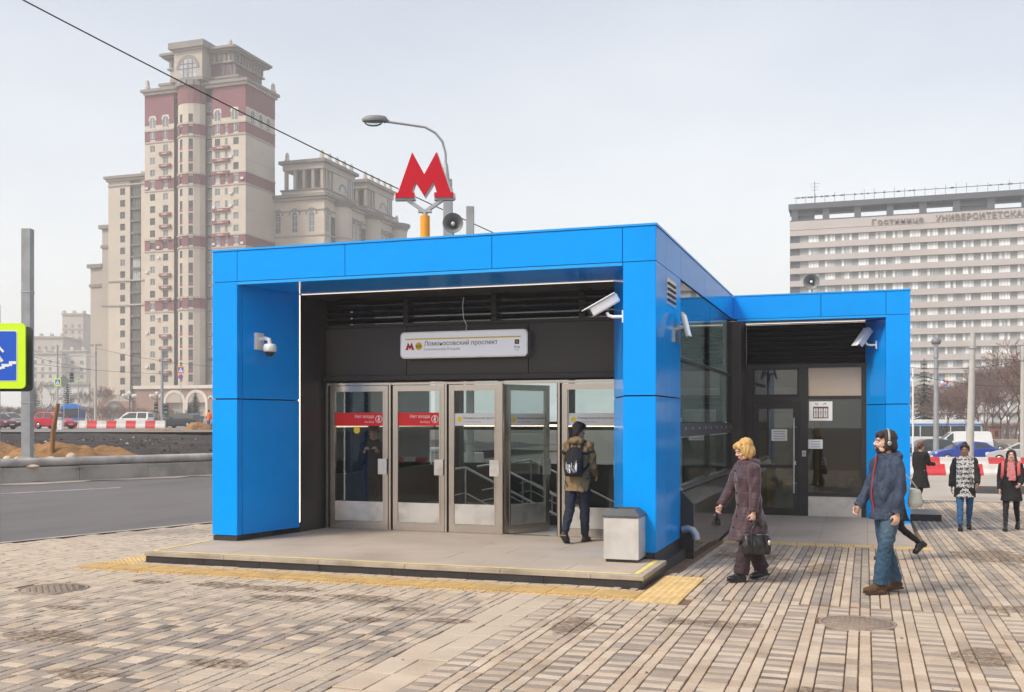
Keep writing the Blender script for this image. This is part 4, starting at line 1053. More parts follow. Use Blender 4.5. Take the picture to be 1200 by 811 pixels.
    for z, rx, ry, dy in ((.52,.090,.068,0),(.60,.084,.066,-bl*.6),(.67,.086,.068,-bl*.3),(.735,.094,.070,0),(.785,.092,.058,.004),(.812,.070,.048,.004),(.836,.046,.042,0)):
        if z*h > hem + .02*h: rings.append((ctr(z*h)+Vector((0,dy,0)), rx*h*bw+t_, ry*h*bw+t_+(bl*.6 if .55<z<.7 else 0), 0, tw if z > .7 else 0))
    A = MB().loft(rings, 48)
    sl = fit.get('sleeve', 1.0)
    for s, sg in (('L',1),('R',-1)):
        A.tube([ctr(.795*h).lerp(J['sh'+s],.5), J['sh'+s], J['sh'+s].lerp(J['el'+s],.5), J['el'+s], J['el'+s].lerp(J['wr'+s],.5), J['el'+s].lerp(J['wr'+s],.93)], [.028*h+t_*.6,.031*h+t_*.8,.031*h+t_*.8,.027*h+t_*.8,.024*h+t_*.8,.0195*h+t_*.8], 28)
        A.ell(J['sh'+s], .031*h+t_*.8, 28, 18); A.ell(J['el'+s], .027*h+t_*.8, 28, 18)
    if fit.get('collar'):
        A.tube([ctr(.825*h), ctr(.858*h)+Vector((0,-.004*h,0))], [.060*k+t_*1.2,.062*k+t_*1.3], 16)
    if fit.get('hood'):
        A.ell(ctr(.835*h)+Vector((0,.055*h,0)), (.075*h,.045*h,.035*h), 14, 9); A.ell(ctr(.845*h)+Vector((0,.03*h,.0)), (.062*h,.045*h,.026*h), 14, 9)
        for sg in (1,-1): A.ell(ctr(.83*h)+Vector((sg*.045*h,-.005*h,0)), (.024*h,.045*h,.028*h), 12, 8)
    child(fit.get('topname','jacket'), A, fit['top'], amp=fit.get('wrinkle',.02)*k, freq=fit.get('wf',9), inflate=.001)
    for s in 'LR':       # cuffs
        w_, e_ = J['wr'+s], J['el'+s]
        if fit.get('cuff'): MB().tube([e_.lerp(w_,.86), e_.lerp(w_,.97)], [.024*h+t_,.023*h+t_], 14).build('cuff', fit['cuff'], root, False)
    # ---- trousers
    tt = fit.get('tthick', .010)*k; fla = fit.get('tflare', 0)*k
    D_ = MB()
    if hem > .40*h or True:
        D_.ell(Vector((0,.004*h,hipz+.0*h)), (.082*h+tt,.060*h+tt,.060*h), 30, 18)
    for s, sg in (('L',1),('R',-1)):
        hp, kn, an = J['hip'+s], J['knee'+s], J['ank'+s]
        D_.tube([hp+Vector((0,0,.03*h)), hp.lerp(kn,.15), hp.lerp(kn,.6), kn, kn.lerp(an,.35), kn.lerp(an,.97)], [.044*h+tt,.048*h+tt,.042*h+tt,.034*h+tt,.033*h+tt+fla*.3,.023*h+tt+fla], 28); D_.ell(kn, .0335*h+tt, 24, 16)
    child('trousers' if not fit.get('tights') else 'leggings', D_, fit['legs'], amp=fit.get('twrinkle',.014)*k, freq=13, an=(1,1,.9))
    # ---- shoes
    bh = fit.get('boot', 0)*k; heel = fit.get('heel', 0)*k
    for s, sg in (('L',1),('R',-1)):
        fd, dn = sole(s); an = J['ank'+s]; L_ = .15*h; bt = an + dn*.042*h
        side = fd.cross(dn)
        M3 = Matrix((side, fd, -dn)).transposed()
        F_ = MB()
        F_.ell(bt + fd*.062*h - dn*.020*h, (.030*h,.052*h,.021*h), 14, 9, M3); F_.ell(bt - fd*.012*h - dn*.022*h, (.025*h,.034*h,.026*h), 14, 9, M3)
        F_.ell(bt + fd*.025*h - dn*.034*h, (.025*h,.042*h,.026*h), 14, 9, M3); F_.rbox(bt + fd*.030*h - dn*.006*h, (.050*h,.115*h,.014*h), M3)
        F_.tube([an+dn*.02*h, an - dn*(.012*h+bh)], [.024*h,.024*h+bh*.06], 12)
        so = child('shoe', F_, fit['shoe'], v=vox*.85, sm=3)
        SM = MB().rbox(bt + fd*.031*h - dn*.002*h, (.054*h,.138*h,.010*h), M3)
        if heel: SM.rbox(bt - fd*.022*h + dn*heel*.0, (.036*h,.036*h,.03*h), M3)
        link('sole', SM.mesh('sole', fit.get('sole','black_plastic')), so, False)
    return root, J, ctr, k, hd, HM
def vpart(root, nm, mb, mt, v=.008, sm=3, amp=0, freq=12):
    return link(nm, remesh(mb, v, nm, mt, sm, amp, freq), root, False)
def to_world(root, p): return Matrix.Rotation(root.rotation_euler.z,3,'Z') @ Vector(p) + Vector(root.location)

# --- man in the olive jacket going in
cloth('olive_cloth', (.225,.155,.075)); cloth('navy_cloth', (.020,.024,.040)); cloth('suede_brown', (.10,.055,.03), .95)
mat('leather_brown', (.055,.03,.018), .45, var=.2, scale=20); mat('leather_black', (.014,.013,.014), .32, var=.3, scale=20, bump=.1, bscale=150)
cloth('bag_black', (.016,.016,.018)); 
p1 = person('person', 'person in olive hooded jacket seen from behind, walking in through the right door', (-4.0,14.72,.142), R(178), 1.76,
    dict(legL=(-.22,.42,.55), legR=(.12,.10,0), armL=(.28,.10,.75,.12), armR=(.22,.10,.7,.05), lean=.05, hyaw=R(-14), hpitch=R(12)),
    dict(skin='skin', hair='hair_dark', style='short', top='olive_cloth', hem=.42, thick=.02, hood=True, legs='navy_cloth', tthick=.012, shoe='leather_brown', wrinkle=.03, bw=1.04))
root, J, ctr, k, hd, HM = p1
bpk = thing('backpack', 'black backpack with a white printed patch on the back of the olive jacket', 'backpack', to_world(root, ctr(.55*1.76)), root.rotation_euler.z)
o_ = ctr(.55*1.76); rel = lambda v: Vector(v) - o_
mm = MB().loft([(rel(ctr(.545*1.76)+Vector((0,.20,0))),.13,.055),(rel(ctr(.60*1.76)+Vector((0,.215,0))),.15,.075),(rel(ctr(.69*1.76)+Vector((0,.205,0))),.145,.07),(rel(ctr(.755*1.76)+Vector((0,.18,0))),.115,.05),(rel(ctr(.785*1.76)+Vector((0,.165,0))),.06,.03)], 20)
link('pack', remesh(mm, .008, 'pack', 'bag_black', 4, .012, 9), bpk, False)
pk = MB().loft([(rel(ctr(.56*1.76)+Vector((0,.262,0))),.105,.03),(rel(ctr(.62*1.76)+Vector((0,.272,0))),.115,.035),(rel(ctr(.67*1.76)+Vector((0,.262,0))),.10,.025)], 18); link('front_pocket', remesh(pk, .008, 'front_pocket', 'bag_black', 3), bpk, False)
pr = MB()
for i in range(22):
    x = random.uniform(-.085,.085); z0 = random.uniform(-.02,.06); l = random.uniform(.05,.16)
    c = rel(ctr(.585*1.76)); z = c.z + z0
    pr.bar((x, c.y+.298, z),(x+random.uniform(-.012,.012), c.y+.300, z+l*.8), random.uniform(.004,.012), .004)
pr.build('print_patch', 'ink_white', bpk, False)
for sg in (1,-1):
    sp = MB().tube([rel(ctr(.765*1.76)+Vector((sg*.08,.13,0))), rel(ctr(.82*1.76)+Vector((sg*.10,.07,.03))), rel(ctr(.80*1.76)+Vector((sg*.125,-.06,.03))), rel(ctr(.72*1.76)+Vector((sg*.14,-.12,0))), rel(ctr(.64*1.76)+Vector((sg*.165,.02,0))), rel(ctr(.58*1.76)+Vector((sg*.12,.17,0)))], (.022), 8)
    sp.build('strap', 'bag_black', bpk, False)
    MB().tube([rel(ctr(.74*1.76)+Vector((sg*.07,.19,0))), rel(ctr(.735*1.76)+Vector((sg*.17,.155,0))), rel(ctr(.75*1.76)+Vector((sg*.235,.06,0)))], [.026,.024,.02], 8).build('wing_strap', 'bag_black', bpk, False)
MB().tube([rel(ctr(.78*1.76)+Vector((-.03,.17,0))), rel(ctr(.80*1.76)+Vector((-.02,.175,.02))), rel(ctr(.80*1.76)+Vector((.02,.175,.02))), rel(ctr(.78*1.76)+Vector((.03,.17,0)))], .008, 6).build('grab_loop', 'bag_black', bpk, False)

# --- officer behind the glass
cloth('uniform_navy', (.014,.016,.024)); mat('cap_red', (.35,.02,.02), .6, var=.05)
p = person('person', 'person in dark uniform and peaked cap standing behind the leftmost glass door', (-7.84,15.80,.14), R(14), 1.69,
    dict(legL=(.03,.03,0), legR=(-.03,.03,0), armL=(.45,.12,2.0,.40), armR=(.40,.12,2.05,.42), lean=.03, hyaw=R(10), hpitch=R(6), curlL=.8, curlR=.8),
    dict(skin='skin', hair='hair_brown', style='short', top='uniform_navy', hem=.46, thick=.028, collar=True, legs='uniform_navy', shoe='leather_black', wrinkle=.02, bw=1.12), vox=.010)
root, J, ctr, k, hd, HM = p
cp_ = MB(); cp_.lathe([(.088,-.02),(.09,.02),(.125,.055),(.12,.075),(.05,.085),(0,.087)], 24, hd(0,.012,.085), HM @ Matrix.Rotation(R(8),3,'X')); cp_.build('cap', 'uniform_navy', root, False)
MB().lathe([(.0905,-.012),(.0915,.014)], 24, hd(0,.012,.088), HM @ Matrix.Rotation(R(8),3,'X')).build('cap_band', 'cap_red', root, False)
MB().ell(hd(0,-.085,.066), (.062,.045,.008), 14, 6, HM @ Matrix.Rotation(R(22),3,'X')).build('cap_peak', 'leather_black', root, False)

# --- woman in the plum coat
def quilt(name, col):
    m = cloth(name, col, .55, .25, 200, .16, 6); t = m.node_tree; N, K = t.nodes.new, t.links.new; b = t.nodes['Principled BSDF']
    tc_ = N('ShaderNodeTexCoord'); sx = N('ShaderNodeSeparateXYZ'); K(tc_.outputs['Object'], sx.inputs[0])
    mu = N('ShaderNodeMath'); mu.operation = 'PINGPONG'; mu.inputs[1].default_value = .045; K(sx.outputs['Z'], mu.inputs[0])
    mr = N('ShaderNodeMapRange'); mr.inputs[1].default_value = .0; mr.inputs[2].default_value = .012; K(mu.outputs[0], mr.inputs[0])
    bp = N('ShaderNodeBump'); bp.inputs['Strength'].default_value = .35; bp.inputs['Distance'].default_value = .01; K(mr.outputs[0], bp.inputs['Height']); K(bp.outputs[0], b.inputs['Normal'])
    b.inputs['Sheen Weight'].default_value = .3
    return m
quilt('plum_quilt', (.058,.030,.040)); cloth('plum_cloth', (.045,.027,.034)); cloth('burgundy_scarf', (.075,.018,.025))
h_ = 1.70
p = person('person', 'person with short blond hair in a quilted plum coat walking left', (-1.33,12.80,gz(-1.33,12.8)+.004), R(-52), h_,
    dict(legL=(.26,.10,-.05), legR=(-.20,.22,.22), armL=(.02,.10,.10,.0), armR=(.34,.20,.18,-.02), lean=.07, hyaw=R(-8), hpitch=R(20), curlL=.95, curlR=.9),
    dict(skin='skin_fair', hair='hair_blond', style='bob', top='plum_quilt', topname='coat', hem=.285, thick=.030, flare=.04, hood=True, collar=True, legs='plum_cloth', tthick=.018, tflare=.035, shoe='leather_black', wrinkle=.030, wf=7, bw=1.0))
root, J, ctr, k, hd, HM = p
vpart(root, 'scarf', MB().tube([ctr(.835*h_)+Vector((0,-.02,0)), ctr(.862*h_)+Vector((0,-.03,0))], [.072,.060], 14), 'burgundy_scarf', .008, 3, .012, 25)
for z in (.30,.38,.46,.54,.62,.70,.78):
    c = ctr(max(z,.5)*h_); zz = z*h_ - .505*h_ + (ctr(.505*h_).z)
    MB().lathe([(.012,-.004),(.012,.004),(0,.005)], 10, (.012, c.y - (.070*h_+.05 + (.06 if z < .4 else .015 if z < .5 else .0)), zz), Matrix.Rotation(R(90),3,'X')).build('button', 'bag_black', root, False)
MB().box(-.005,.004, -.001,.001, 0,.001).build('placket', 'plum_cloth', root, False)
# gloves carried in the right hand, handbag in the left
gl = thing('gloves', 'pair of black gloves held in the blond woman\'s hand', 'gloves', to_world(root, J['wrR'] + J['dfR']*.09), root.rotation_euler.z)
gm = MB(); gm.ell((0,-.02,-.05),(.028,.04,.05),12,8)
for i in range(5): gm.tube([(0,-.045+i*.018,-.07),(.01*(i%2),-.06+i*.024,-.12),(.012*(i%3-1),-.07+i*.028,-.165-.012*(i%2))], [.012,.011,.007], 8)
link('glove', remesh(gm, .006, 'glove', 'leather_black', 2), gl, False)
hb = thing('handbag', 'shiny black leather handbag carried by the blond woman in the plum coat', 'handbag', to_world(root, J['wrL'] + J['dfL']*.10 + Vector((.030,.035,-.385))), R(-64)); hb.scale = (1.1,1.0,1.1)
bm_ = MB().loft([((0,0,0),.075,.17),((0,0,.02),.085,.18),((0,0,.10),.08,.185),((0,0,.17),.055,.165),((0,0,.205),.025,.15)], 22); link('bag_body', remesh(bm_, .008, 'bag_body', 'leather_black', 3, .02, 9), hb, False)
for sg in (1,-1):
    MB().tube([(sg*.05,-.09,.17),(sg*.045,-.075,.27),(sg*.02,-.02,.36),(sg*.02,.02,.36),(sg*.045,.075,.27),(sg*.05,.09,.17)], .009, 8).build('handle', 'leather_black', hb, False)
    MB().tube([(sg*.075,-.09,.04),(sg*.082,-.09,.1),(sg*.06,-.09,.175)], .011, 6).build('strap_tab', 'leather_black', hb, False); MB().tube([(sg*.075,.09,.04),(sg*.082,.09,.1),(sg*.06,.09,.175)], .011, 6).build('strap_tab', 'leather_black', hb, False)
MB().tube([(-.02,-.15,.205),(-.02,.15,.205)], .004, 6).build('zip', 'steel_light', hb, False); MB().ell((.085,.12,.13),(.012,.02,.03),8,6).build('charm', 'steel_light', hb, False)

# --- man in the blue jacket
cloth('slate_blue', (.040,.057,.095), .7, scale=5, var=.18); cloth('denim', (.034,.075,.125), .9, var=.25, scale=9, dark=(.12,.17,.22), damt=.5, dscale=3); mat('zip_red', (.42,.03,.04), .5, var=.05)
h_ = 1.80
p = person('person', 'bearded person in a slate blue hooded jacket and jeans walking left', (.23,12.32,gz(.23,12.3)+.004), R(-60), h_,
    dict(legL=(.20,.06,-.02), legR=(-.10,.20,.14), armL=(-.10,.11,.28,.0), armR=(.26,.14,.30,.04), lean=.0, hyaw=R(-14), hpitch=R(-3), curlL=.5, curlR=.75),
    dict(skin='skin_fair', hair='hair_brown', style='shaggy', beard='hair_brown', top='slate_blue', hem=.465, thick=.022, hood=True, collar=True, legs='denim', tthick=.016, tflare=.022, shoe='suede_brown', sole='leather_brown', wrinkle=.034, wf=7, belly=.03, bw=1.05, cuff='slate_blue', sw=.105))
root, J, ctr, k, hd, HM = p
pts = [ctr(z*h_) + Vector((0, -(ry*h_*1.05+.022+b), 0)) for z, ry, b in ((.475,.062,.014),(.52,.068,.012),(.56,.067,.03),(.61,.067,.040),(.67,.068,.028),(.735,.070,.008),(.79,.058,.010),(.83,.042,.030),(.852,.036,.034))]
MB().tube(pts, [(.009,.006)]*len(pts), 6).build('zip', 'zip_red', root, False)
for sg in (1,-1):
    MB().tube([ctr(.60*h_)+Vector((sg*.12,-.145,-.05)), ctr(.60*h_)+Vector((sg*.135,-.135,.08))], .005, 6).build('pocket_zip', 'bag_black', root, False)
vpart(root, 'waistband', MB().loft([(ctr(.450*h_)+Vector((0,-.012,0)),.092*h_+.026,.076*h_+.034),(ctr(.49*h_)+Vector((0,-.008,0)),.094*h_+.026,.076*h_+.034)], 40), 'slate_blue', .009, 2, .01, 20)
hp_ = thing('headphones', 'grey headphones worn by the bearded man in the slate blue jacket', 'headphones', to_world(root, hd(0,0,0)), root.rotation_euler.z)
r0 = hd(0,0,0)
band = [hd(.098*cos(q), .012, .02+.118*sin(q)) - r0 for q in [pi*i/14 for i in range(15)]]
MB().tube(band, [(.013,.006)]*15, 8).build('headband', 'galvanised', hp_, False)
for sg in (1,-1): MB().ell(hd(sg*.096,.010,-.010)-r0, (.020,.034,.042), 14, 8, HM).build('ear_cup', 'bag_black', hp_, False); MB().ell(hd(sg*.112,.010,-.008)-r0, (.010,.024,.030), 12, 7, HM).build('ear_cap', 'galvanised', hp_, False)

# --- others on the right
cloth('black_wool', (.015,.014,.016)); cloth('tights_black', (.012,.012,.013), .6); cloth('jeans_blue', (.035,.115,.24), .9, var=.25); cloth('pink_wool', (.55,.19,.20)); cloth('coral_strap', (.60,.12,.12))
cloth('grey_bag', (.42,.43,.38)); cloth('orange_vest', (.90,.16,.02), .7); cloth('work_blue', (.05,.09,.22)); 
p = person('person', 'person in black coat and glossy black shoes half hidden behind the bearded man', (.40,15.9,gz(.4,15.9)+.004), R(-62), 1.58,
    dict(legL=(.30,.10,-.1), legR=(-.42,.50,.75), armL=(.1,.1,.3,0), armR=(.1,.1,.3,0), lean=.03), dict(hair='hair_dark', style='short', top='black_wool', topname='coat', hem=.36, legs='tights_black', tights=True, tthick=.0, shoe='leather_black', heel=.03), vox=.011)
h_ = 1.66
p = person('person', 'person in long black coat with auburn hair walking away beside the wing', (1.42,30.4,gz(1.4,30.4)+.01), R(150), h_,
    dict(legL=(.2,.08,0), legR=(-.2,.25,.3), armL=(.1,.1,.3,0), armR=(.35,.15,1.1,-.15), lean=.03), dict(hair='hair_auburn', style='nape_bun', top='black_wool', topname='coat', hem=.24, flare=.07, thick=.02, legs='tights_black', tthick=.0, shoe='leather_black', boot=.12), vox=.013)
sbg = thing('shoulder_bag', 'pale grey bag hanging at the side of the person half hidden behind the bearded man', 'bag', (.68,15.98,gz(.7,16)+1.0), R(20))
link('bag_body', remesh(MB().loft([((0,0,-.24),.10,.04),((0,0,-.18),.115,.055),((0,0,-.02),.09,.04),((0,0,.02),.07,.02)],16), .010, 'bag_body', 'grey_bag', 3), sbg, False)
MB().tube([(.05,0,0),(-.08,-.04,.16),(-.24,-.1,.30),(-.16,0,.1),(-.06,0,0)], .010, 6).build('handle', 'grey_bag', sbg, False)
p = person('person', 'person in dark coat whose pale bag shows past the wing corner', (.70,22.98,gz(.7,23)+.01), R(-40), 1.5,
    dict(legL=(.2,.08,0), legR=(-.25,.3,.4), armL=(.0,.25,.25,-.1), armR=(.1,.1,.3,0)), dict(hair='hair_dark', style='short', top='black_wool', topname='coat', hem=.36, legs='tights_black', tthick=.0, shoe='leather_black'), vox=.013) if False else None
# patterned tunic
def tunic(name):
    m, t, b = new_mat(name); N, K = t.nodes.new, t.links.new; b.inputs['Roughness'].default_value = .9
    tc_ = N('ShaderNodeTexCoord'); sx = N('ShaderNodeSeparateXYZ'); K(tc_.outputs['Object'], sx.inputs[0])
    vo = N('ShaderNodeTexVoronoi'); vo.inputs['Scale'].default_value = 34; K(tc_.outputs['Object'], vo.inputs['Vector'])
    wv = N('ShaderNodeTexWave'); wv.inputs['Scale'].default_value = 3.4; wv.bands_direction = 'Z'; wv.inputs['Distortion'].default_value = 3; wv.inputs['Detail'].default_value = 2; K(tc_.outputs['Object'], wv.inputs['Vector'])
    ad = N('ShaderNodeMath'); ad.operation = 'MULTIPLY_ADD'; K(wv.outputs['Fac'], ad.inputs[0]); ad.inputs[1].default_value = .35; K(vo.outputs['Distance'], ad.inputs[2])
    gt = N('ShaderNodeMath'); gt.operation = 'GREATER_THAN'; K(ad.outputs[0], gt.inputs[0]); gt.inputs[1].default_value = .64
    ax = N('ShaderNodeMath'); ax.operation = 'ABSOLUTE'; K(sx.outputs['X'], ax.inputs[0]); lt = N('ShaderNodeMath'); lt.operation = 'LESS_THAN'; K(ax.outputs[0], lt.inputs[0]); lt.inputs[1].default_value = .155
    m1 = N('ShaderNodeMix'); m1.data_type = 'RGBA'; K(gt.outputs[0], m1.inputs['Factor']); m1.inputs['A'].default_value = (.05,.05,.055,1); m1.inputs['B'].default_value = (.50,.49,.48,1)
    m2 = N('ShaderNodeMix'); m2.data_type = 'RGBA'; K(lt.outputs[0], m2.inputs['Factor']); m2.inputs['A'].default_value = (.012,.012,.013,1); K(m1.outputs['Result'], m2.inputs['B']); K(m2.outputs['Result'], b.inputs['Base Color'])
tunic('pattern_tunic')
h_ = 1.70
p = person('person', 'person in black and white patterned tunic and blue jeans walking towards the camera', (1.84,22.0,gz(1.84,22)+.004), R(-2), h_,
    dict(legL=(-.26,.38,.45), legR=(.30,.10,-.08), armL=(.34,.14,.45,.06), armR=(-.22,.18,.12,.0), lean=.03, hpitch=R(4), hyaw=R(-8)), dict(skin='skin_dark', hair='hair_dark', style='bun', top='pattern_tunic', topname='tunic', hem=.385, thick=.030, flare=.03, collar=True, legs='jeans_blue', tthick=.004, shoe='leather_black', boot=.05, wrinkle=.02), vox=.010)
root, J, ctr, k, hd, HM = p
for sg in (1,-1): vpart(root, 'pocket', MB().rbox(ctr(.47*h_)+Vector((sg*.115,-.145,-.03)),(.12,.03,.15),Matrix.Rotation(sg*R(14),3,'Z')), 'black_wool', .010, 2)
# pink scarf
h_ = 1.60
p = person('person', 'person with long dark hair, pink scarf, black coat and boots walking towards the camera', (2.70,22.3,gz(2.7,22.3)+.004), R(-12), h_,
    dict(legL=(-.28,.40,.45), legR=(.32,.10,-.08), armL=(.30,.18,.85,.22), armR=(-.05,.18,.5,.10), lean=.03, hyaw=R(8)), dict(skin='skin_fair', hair='hair_brown', style='long', top='black_wool', topname='coat', hem=.37, thick=.024, flare=.05, legs='tights_black', tights=True, tthick=-.002, shoe='leather_black', boot=.10, heel=.03, wrinkle=.024), vox=.010)
root, J, ctr, k, hd, HM = p
vpart(root, 'scarf', MB().tube([ctr(.825*h_), ctr(.868*h_)+Vector((0,-.02,0))], [.088,.080], 14).loft([(ctr(.62*h_)+Vector((.03,-.155,0)),.07,.016),(ctr(.72*h_)+Vector((.035,-.150,0)),.06,.02),(ctr(.83*h_)+Vector((.02,-.09,0)),.045,.03)], 14).loft([(ctr(.66*h_)+Vector((-.03,-.150,0)),.04,.014),(ctr(.83*h_)+Vector((-.02,-.09,0)),.04,.03)], 14), 'pink_wool', .009, 3, .014, 20)
for sg in (1,-1): MB().tube([ctr(.82*h_)+Vector((sg*.13,.05,.03)), ctr(.825*h_)+Vector((sg*.135,-.02,.045)), ctr(.79*h_)+Vector((sg*.14,-.105,.02)), ctr(.70*h_)+Vector((sg*.145,-.125,0)), ctr(.62*h_)+Vector((sg*.17,-.02,0))], [(.03,.008)]*5, 8).build('backpack_strap', 'coral_strap', root, False)
# road worker and a far walker on the left
wl = fwd*92 + rgt*((244.5-600)/1214*92)
p = person('person', 'road worker in an orange vest standing past the left blue column', (wl.x,wl.y,1.11), R(160), 1.78,
    dict(legL=(.05,.03,0), legR=(-.05,.03,0), armL=(.3,.12,.5,.1), armR=(.3,.12,.5,.1)), dict(hair='hair_dark', style='short', top='orange_vest', topname='vest', hem=.44, thick=.035, legs='work_blue', tthick=.03, shoe='leather_black', face=False), vox=.025)
wl = fwd*118 + rgt*((44-600)/1214*118)
p = person('person', 'far walker in dark clothes behind the red car', (wl.x,wl.y,1.13), R(60), 1.75,
    dict(legL=(.2,.05,0), legR=(-.2,.1,.2), armL=(.1,.1,.2,0), armR=(-.1,.1,.2,0)), dict(hair='hair_dark', style='short', top='black_wool', hem=.42, legs='navy_cloth', shoe='leather_black', face=False), vox=.03)
# ================================================================ left side: kerb things, signs, heaps
def at(px_, d, z=0): p = cp(px_, d); return Vector((p.x,p.y,z))
RA = atan2(.3228,.9465)                                            # bearing of the camera's right hand
mat('pipe_grey', (.50,.47,.44), .6, .25, var=.18, scale=2.5, dark=(.22,.19,.16), damt=.6, dscale=1.5)
mat('post_grey', (.36,.37,.385), .55, .45, var=.14, scale=3, dark=(.22,.21,.2), damt=.4, dscale=2)
mat('concrete_pole', (.46,.44,.41), .9, var=.12, scale=2); mat('wood_stake', (.27,.14,.055), .9, var=.3, scale=6, stretch=(6,6,.6))
mat('stone_pale', (.50,.42,.32), .9, var=.2, scale=5); mat('lime', (.62,.90,.01), .4, var=.03, emit=(.5,.8,0), estr=.04)
mat('sign_blue', (.005,.10,.62), .35, var=.03); mat('sign_back', (.06,.075,.07), .6, .3, var=.1); mat('wire_black', (.012,.012,.013), .6, var=0)
mat('barrier_red', (.62,.035,.045), .6, var=.12, scale=3, dark=(.3,.1,.09), damt=.4, dscale=1.5); mat('barrier_white', (.66,.64,.61), .7, var=.12, scale=3, dark=(.4,.36,.32), damt=.5, dscale=1.5)
pc = lambda s: k0 + ku*s
for (s0, s1, lab) in ((-16,9.2,'long grey steel pipe lying on the kerb wall, left length'),(9.25,20,'grey steel pipe lying on the kerb wall, right length next to the pavilion')):
    a_, b_ = pc(s0)+kn*.16, pc(s1)+kn*.16
    m = MB().tube([a_+Vector((0,0,.56)), a_.lerp(b_,.5)+Vector((0,0,.555)), b_+Vector((0,0,.56))], .145, 16)
    t = thing('steel_pipe', lab, 'pipe', a_)
    m.build('pipe_body', 'pipe_grey', t)
    MB().tube([b_+Vector((0,0,.56))-ku*.12, b_+Vector((0,0,.56))-ku*.02], .16, 16).build('collar', 'pipe_grey', t)
for s, lab in ((.9,'pale stone chock under the pipe near the blue sign'),(12.5,'pale stone chock under the pipe near the pavilion')):
    p = pc(s)+kn*.16; m = MB().ell((p.x,p.y,.43),(.42,.18,.075),10,6); tag(m.build('stone', 'stone_pale'), lab, 'stone')
# sand heaps
def heap(c, rx, ry, hh, lab, mt='ochre_sand', seed=0, n=44, zb=None):
    m = MB(); vs = []
    cz = zb if zb is not None else soilz(c.x,c.y)-.06
    xs_ = [c.x-rx*1.15+2.3*rx*i/n for i in range(n+1)]; ys_ = [c.y-ry*1.15+2.3*ry*i/n for i in range(n+1)]
    def fz(x, y):
        r_ = hypot((x-c.x)/rx,(y-c.y)/ry); q = mnoise.noise(Vector((x*.9+seed,y*.9,0)))
        b = max(0, 1-(r_+q*.45)**1.7) if r_+q*.45 > 0 else 1
        return cz - .12 + b*hh*(1+.35*mnoise.noise(Vector((x*2.2,y*2.2,seed)))) + (.07*mnoise.noise(Vector((x*4,y*4,seed)))+.06*mnoise.noise(Vector((x*9,y*9,seed))))*(b > 0) + .12*min(1,b*8)
    m.grid(xs_, ys_, fz, 0, True)
    return tag(m.build('sand_heap', mt), lab, 'sand heap', None)
heap(at(62,37.5), 2.5, 1.7, .66, 'ochre sand heap around the wooden stake', seed=3); heap(at(0,37.5), 1.5, 1.5, .55, 'ochre sand heap behind the blue sign post', seed=9)
heap(at(118,38.5), 1.9, 1.5, .48, 'ochre sand heap at the right end of the dug soil', seed=15); heap(at(231,88), 1.5, 1.4, .85, 'small ochre sand heap by the road worker', seed=21)
heap(at(190,80), 5, 1.0, .22, 'low spread of ochre sand in front of the dark estate car', seed=30)
st = at(61,36.3); sk = MB().tube([(st.x,st.y,.5),(st.x+.06,st.y,1.6),(st.x+.22,st.y+.05,2.52)], [.075,.085,.07], 7); tag(sk.build('wooden_stake', 'wood_stake'), 'rough wooden stake standing in the sand heap', 'stake')
for x, d, w_, lab in ((9,36.0,.35,'flat pale slab lying in the sand left of the steel post'),(21,35.6,.30,'round cut log end beside the steel post'),(84,36.2,.5,'long pale stone on the sand right of the stake'),(60,35.6,.26,'grey stone at the foot of the stake')):
    p = at(x,d); m = MB().ell((p.x,p.y,soilz(p.x,p.y)+.10),(w_*.6,w_*.4,w_*.35),10,6,Matrix.Rotation(x,3,'Z') @ Matrix.Rotation(.3,3,'X')); tag(m.build('stone', 'stone_pale'), lab, 'stone')
# square steel posts
def sqpost(p, z0, z1, w_, lab, rz=RA):
    t = thing('steel_post', lab, 'post', (p.x,p.y,z0), rz)
    MB().box(-w_/2,w_/2,-w_/2,w_/2,0,z1-z0).build('shaft', 'post_grey', t, False, bevel=.012)
    MB().box(-w_/2-.012,w_/2+.012,-w_/2-.012,w_/2+.012,1.8,1.84).box(-w_/2-.012,w_/2+.012,-w_/2-.012,w_/2+.012,(z1-z0)*.72,(z1-z0)*.72+.05).build('clamp_band', 'galvanised', t, False)
    MB().box(-w_*.8,w_*.8,-w_*.8,w_*.8,0,.03).build('base_plate', 'galvanised', t, False)
sqpost(at(32.5,34.2), .70, 8.25, .30, 'tall square grey steel post behind the underpass sign')
sqpost(at(551,24.6), -.4, 7.0, .19, 'square grey steel post behind the roof right of the M')
# underpass sign
sg_ = thing('underpass_sign', 'square blue pedestrian underpass sign with lime border on a post', 'sign', at(-4,16.4,0), RA)
MB().tube([(0,0,0),(0,0,3.75)], .055, 12).build('pole', 'post_grey', sg_, False)
MB().prism([(x,z+2.94) for x,z in rrect(.99,1.03,.07)], 'y', -.09, -.06).build('border', 'lime', sg_, False, fix=True)
MB().prism([(x,z+2.94) for x,z in rrect(.74,.80,.03)], 'y', -.094, -.0902).build('white_rim', 'ink_white', sg_, False, fix=True)
MB().prism([(x,z+2.94) for x,z in rrect(.715,.775,.025)], 'y', -.098, -.0942).build('blue_field', 'sign_blue', sg_, False, fix=True)
fgm = MB(); yy = -.1
for k in range(6): fgm.box(-.33+k*.115,-.33+(k+1)*.115-.001,yy-.002,yy,2.60+k*.042,2.645+k*.042); fgm.box(-.33+k*.115-.0,-.33+k*.115+.05,yy-.002,yy-.0005,2.60+k*.042-.03,2.60+k*.042)
fgm.ell((.03,yy-.001,3.20),(.055,.002,.058),14,8); fgm.tube([(.02,yy-.001,3.12),(.06,yy-.001,2.95)], [(.06,.002),(.055,.002)], 8)
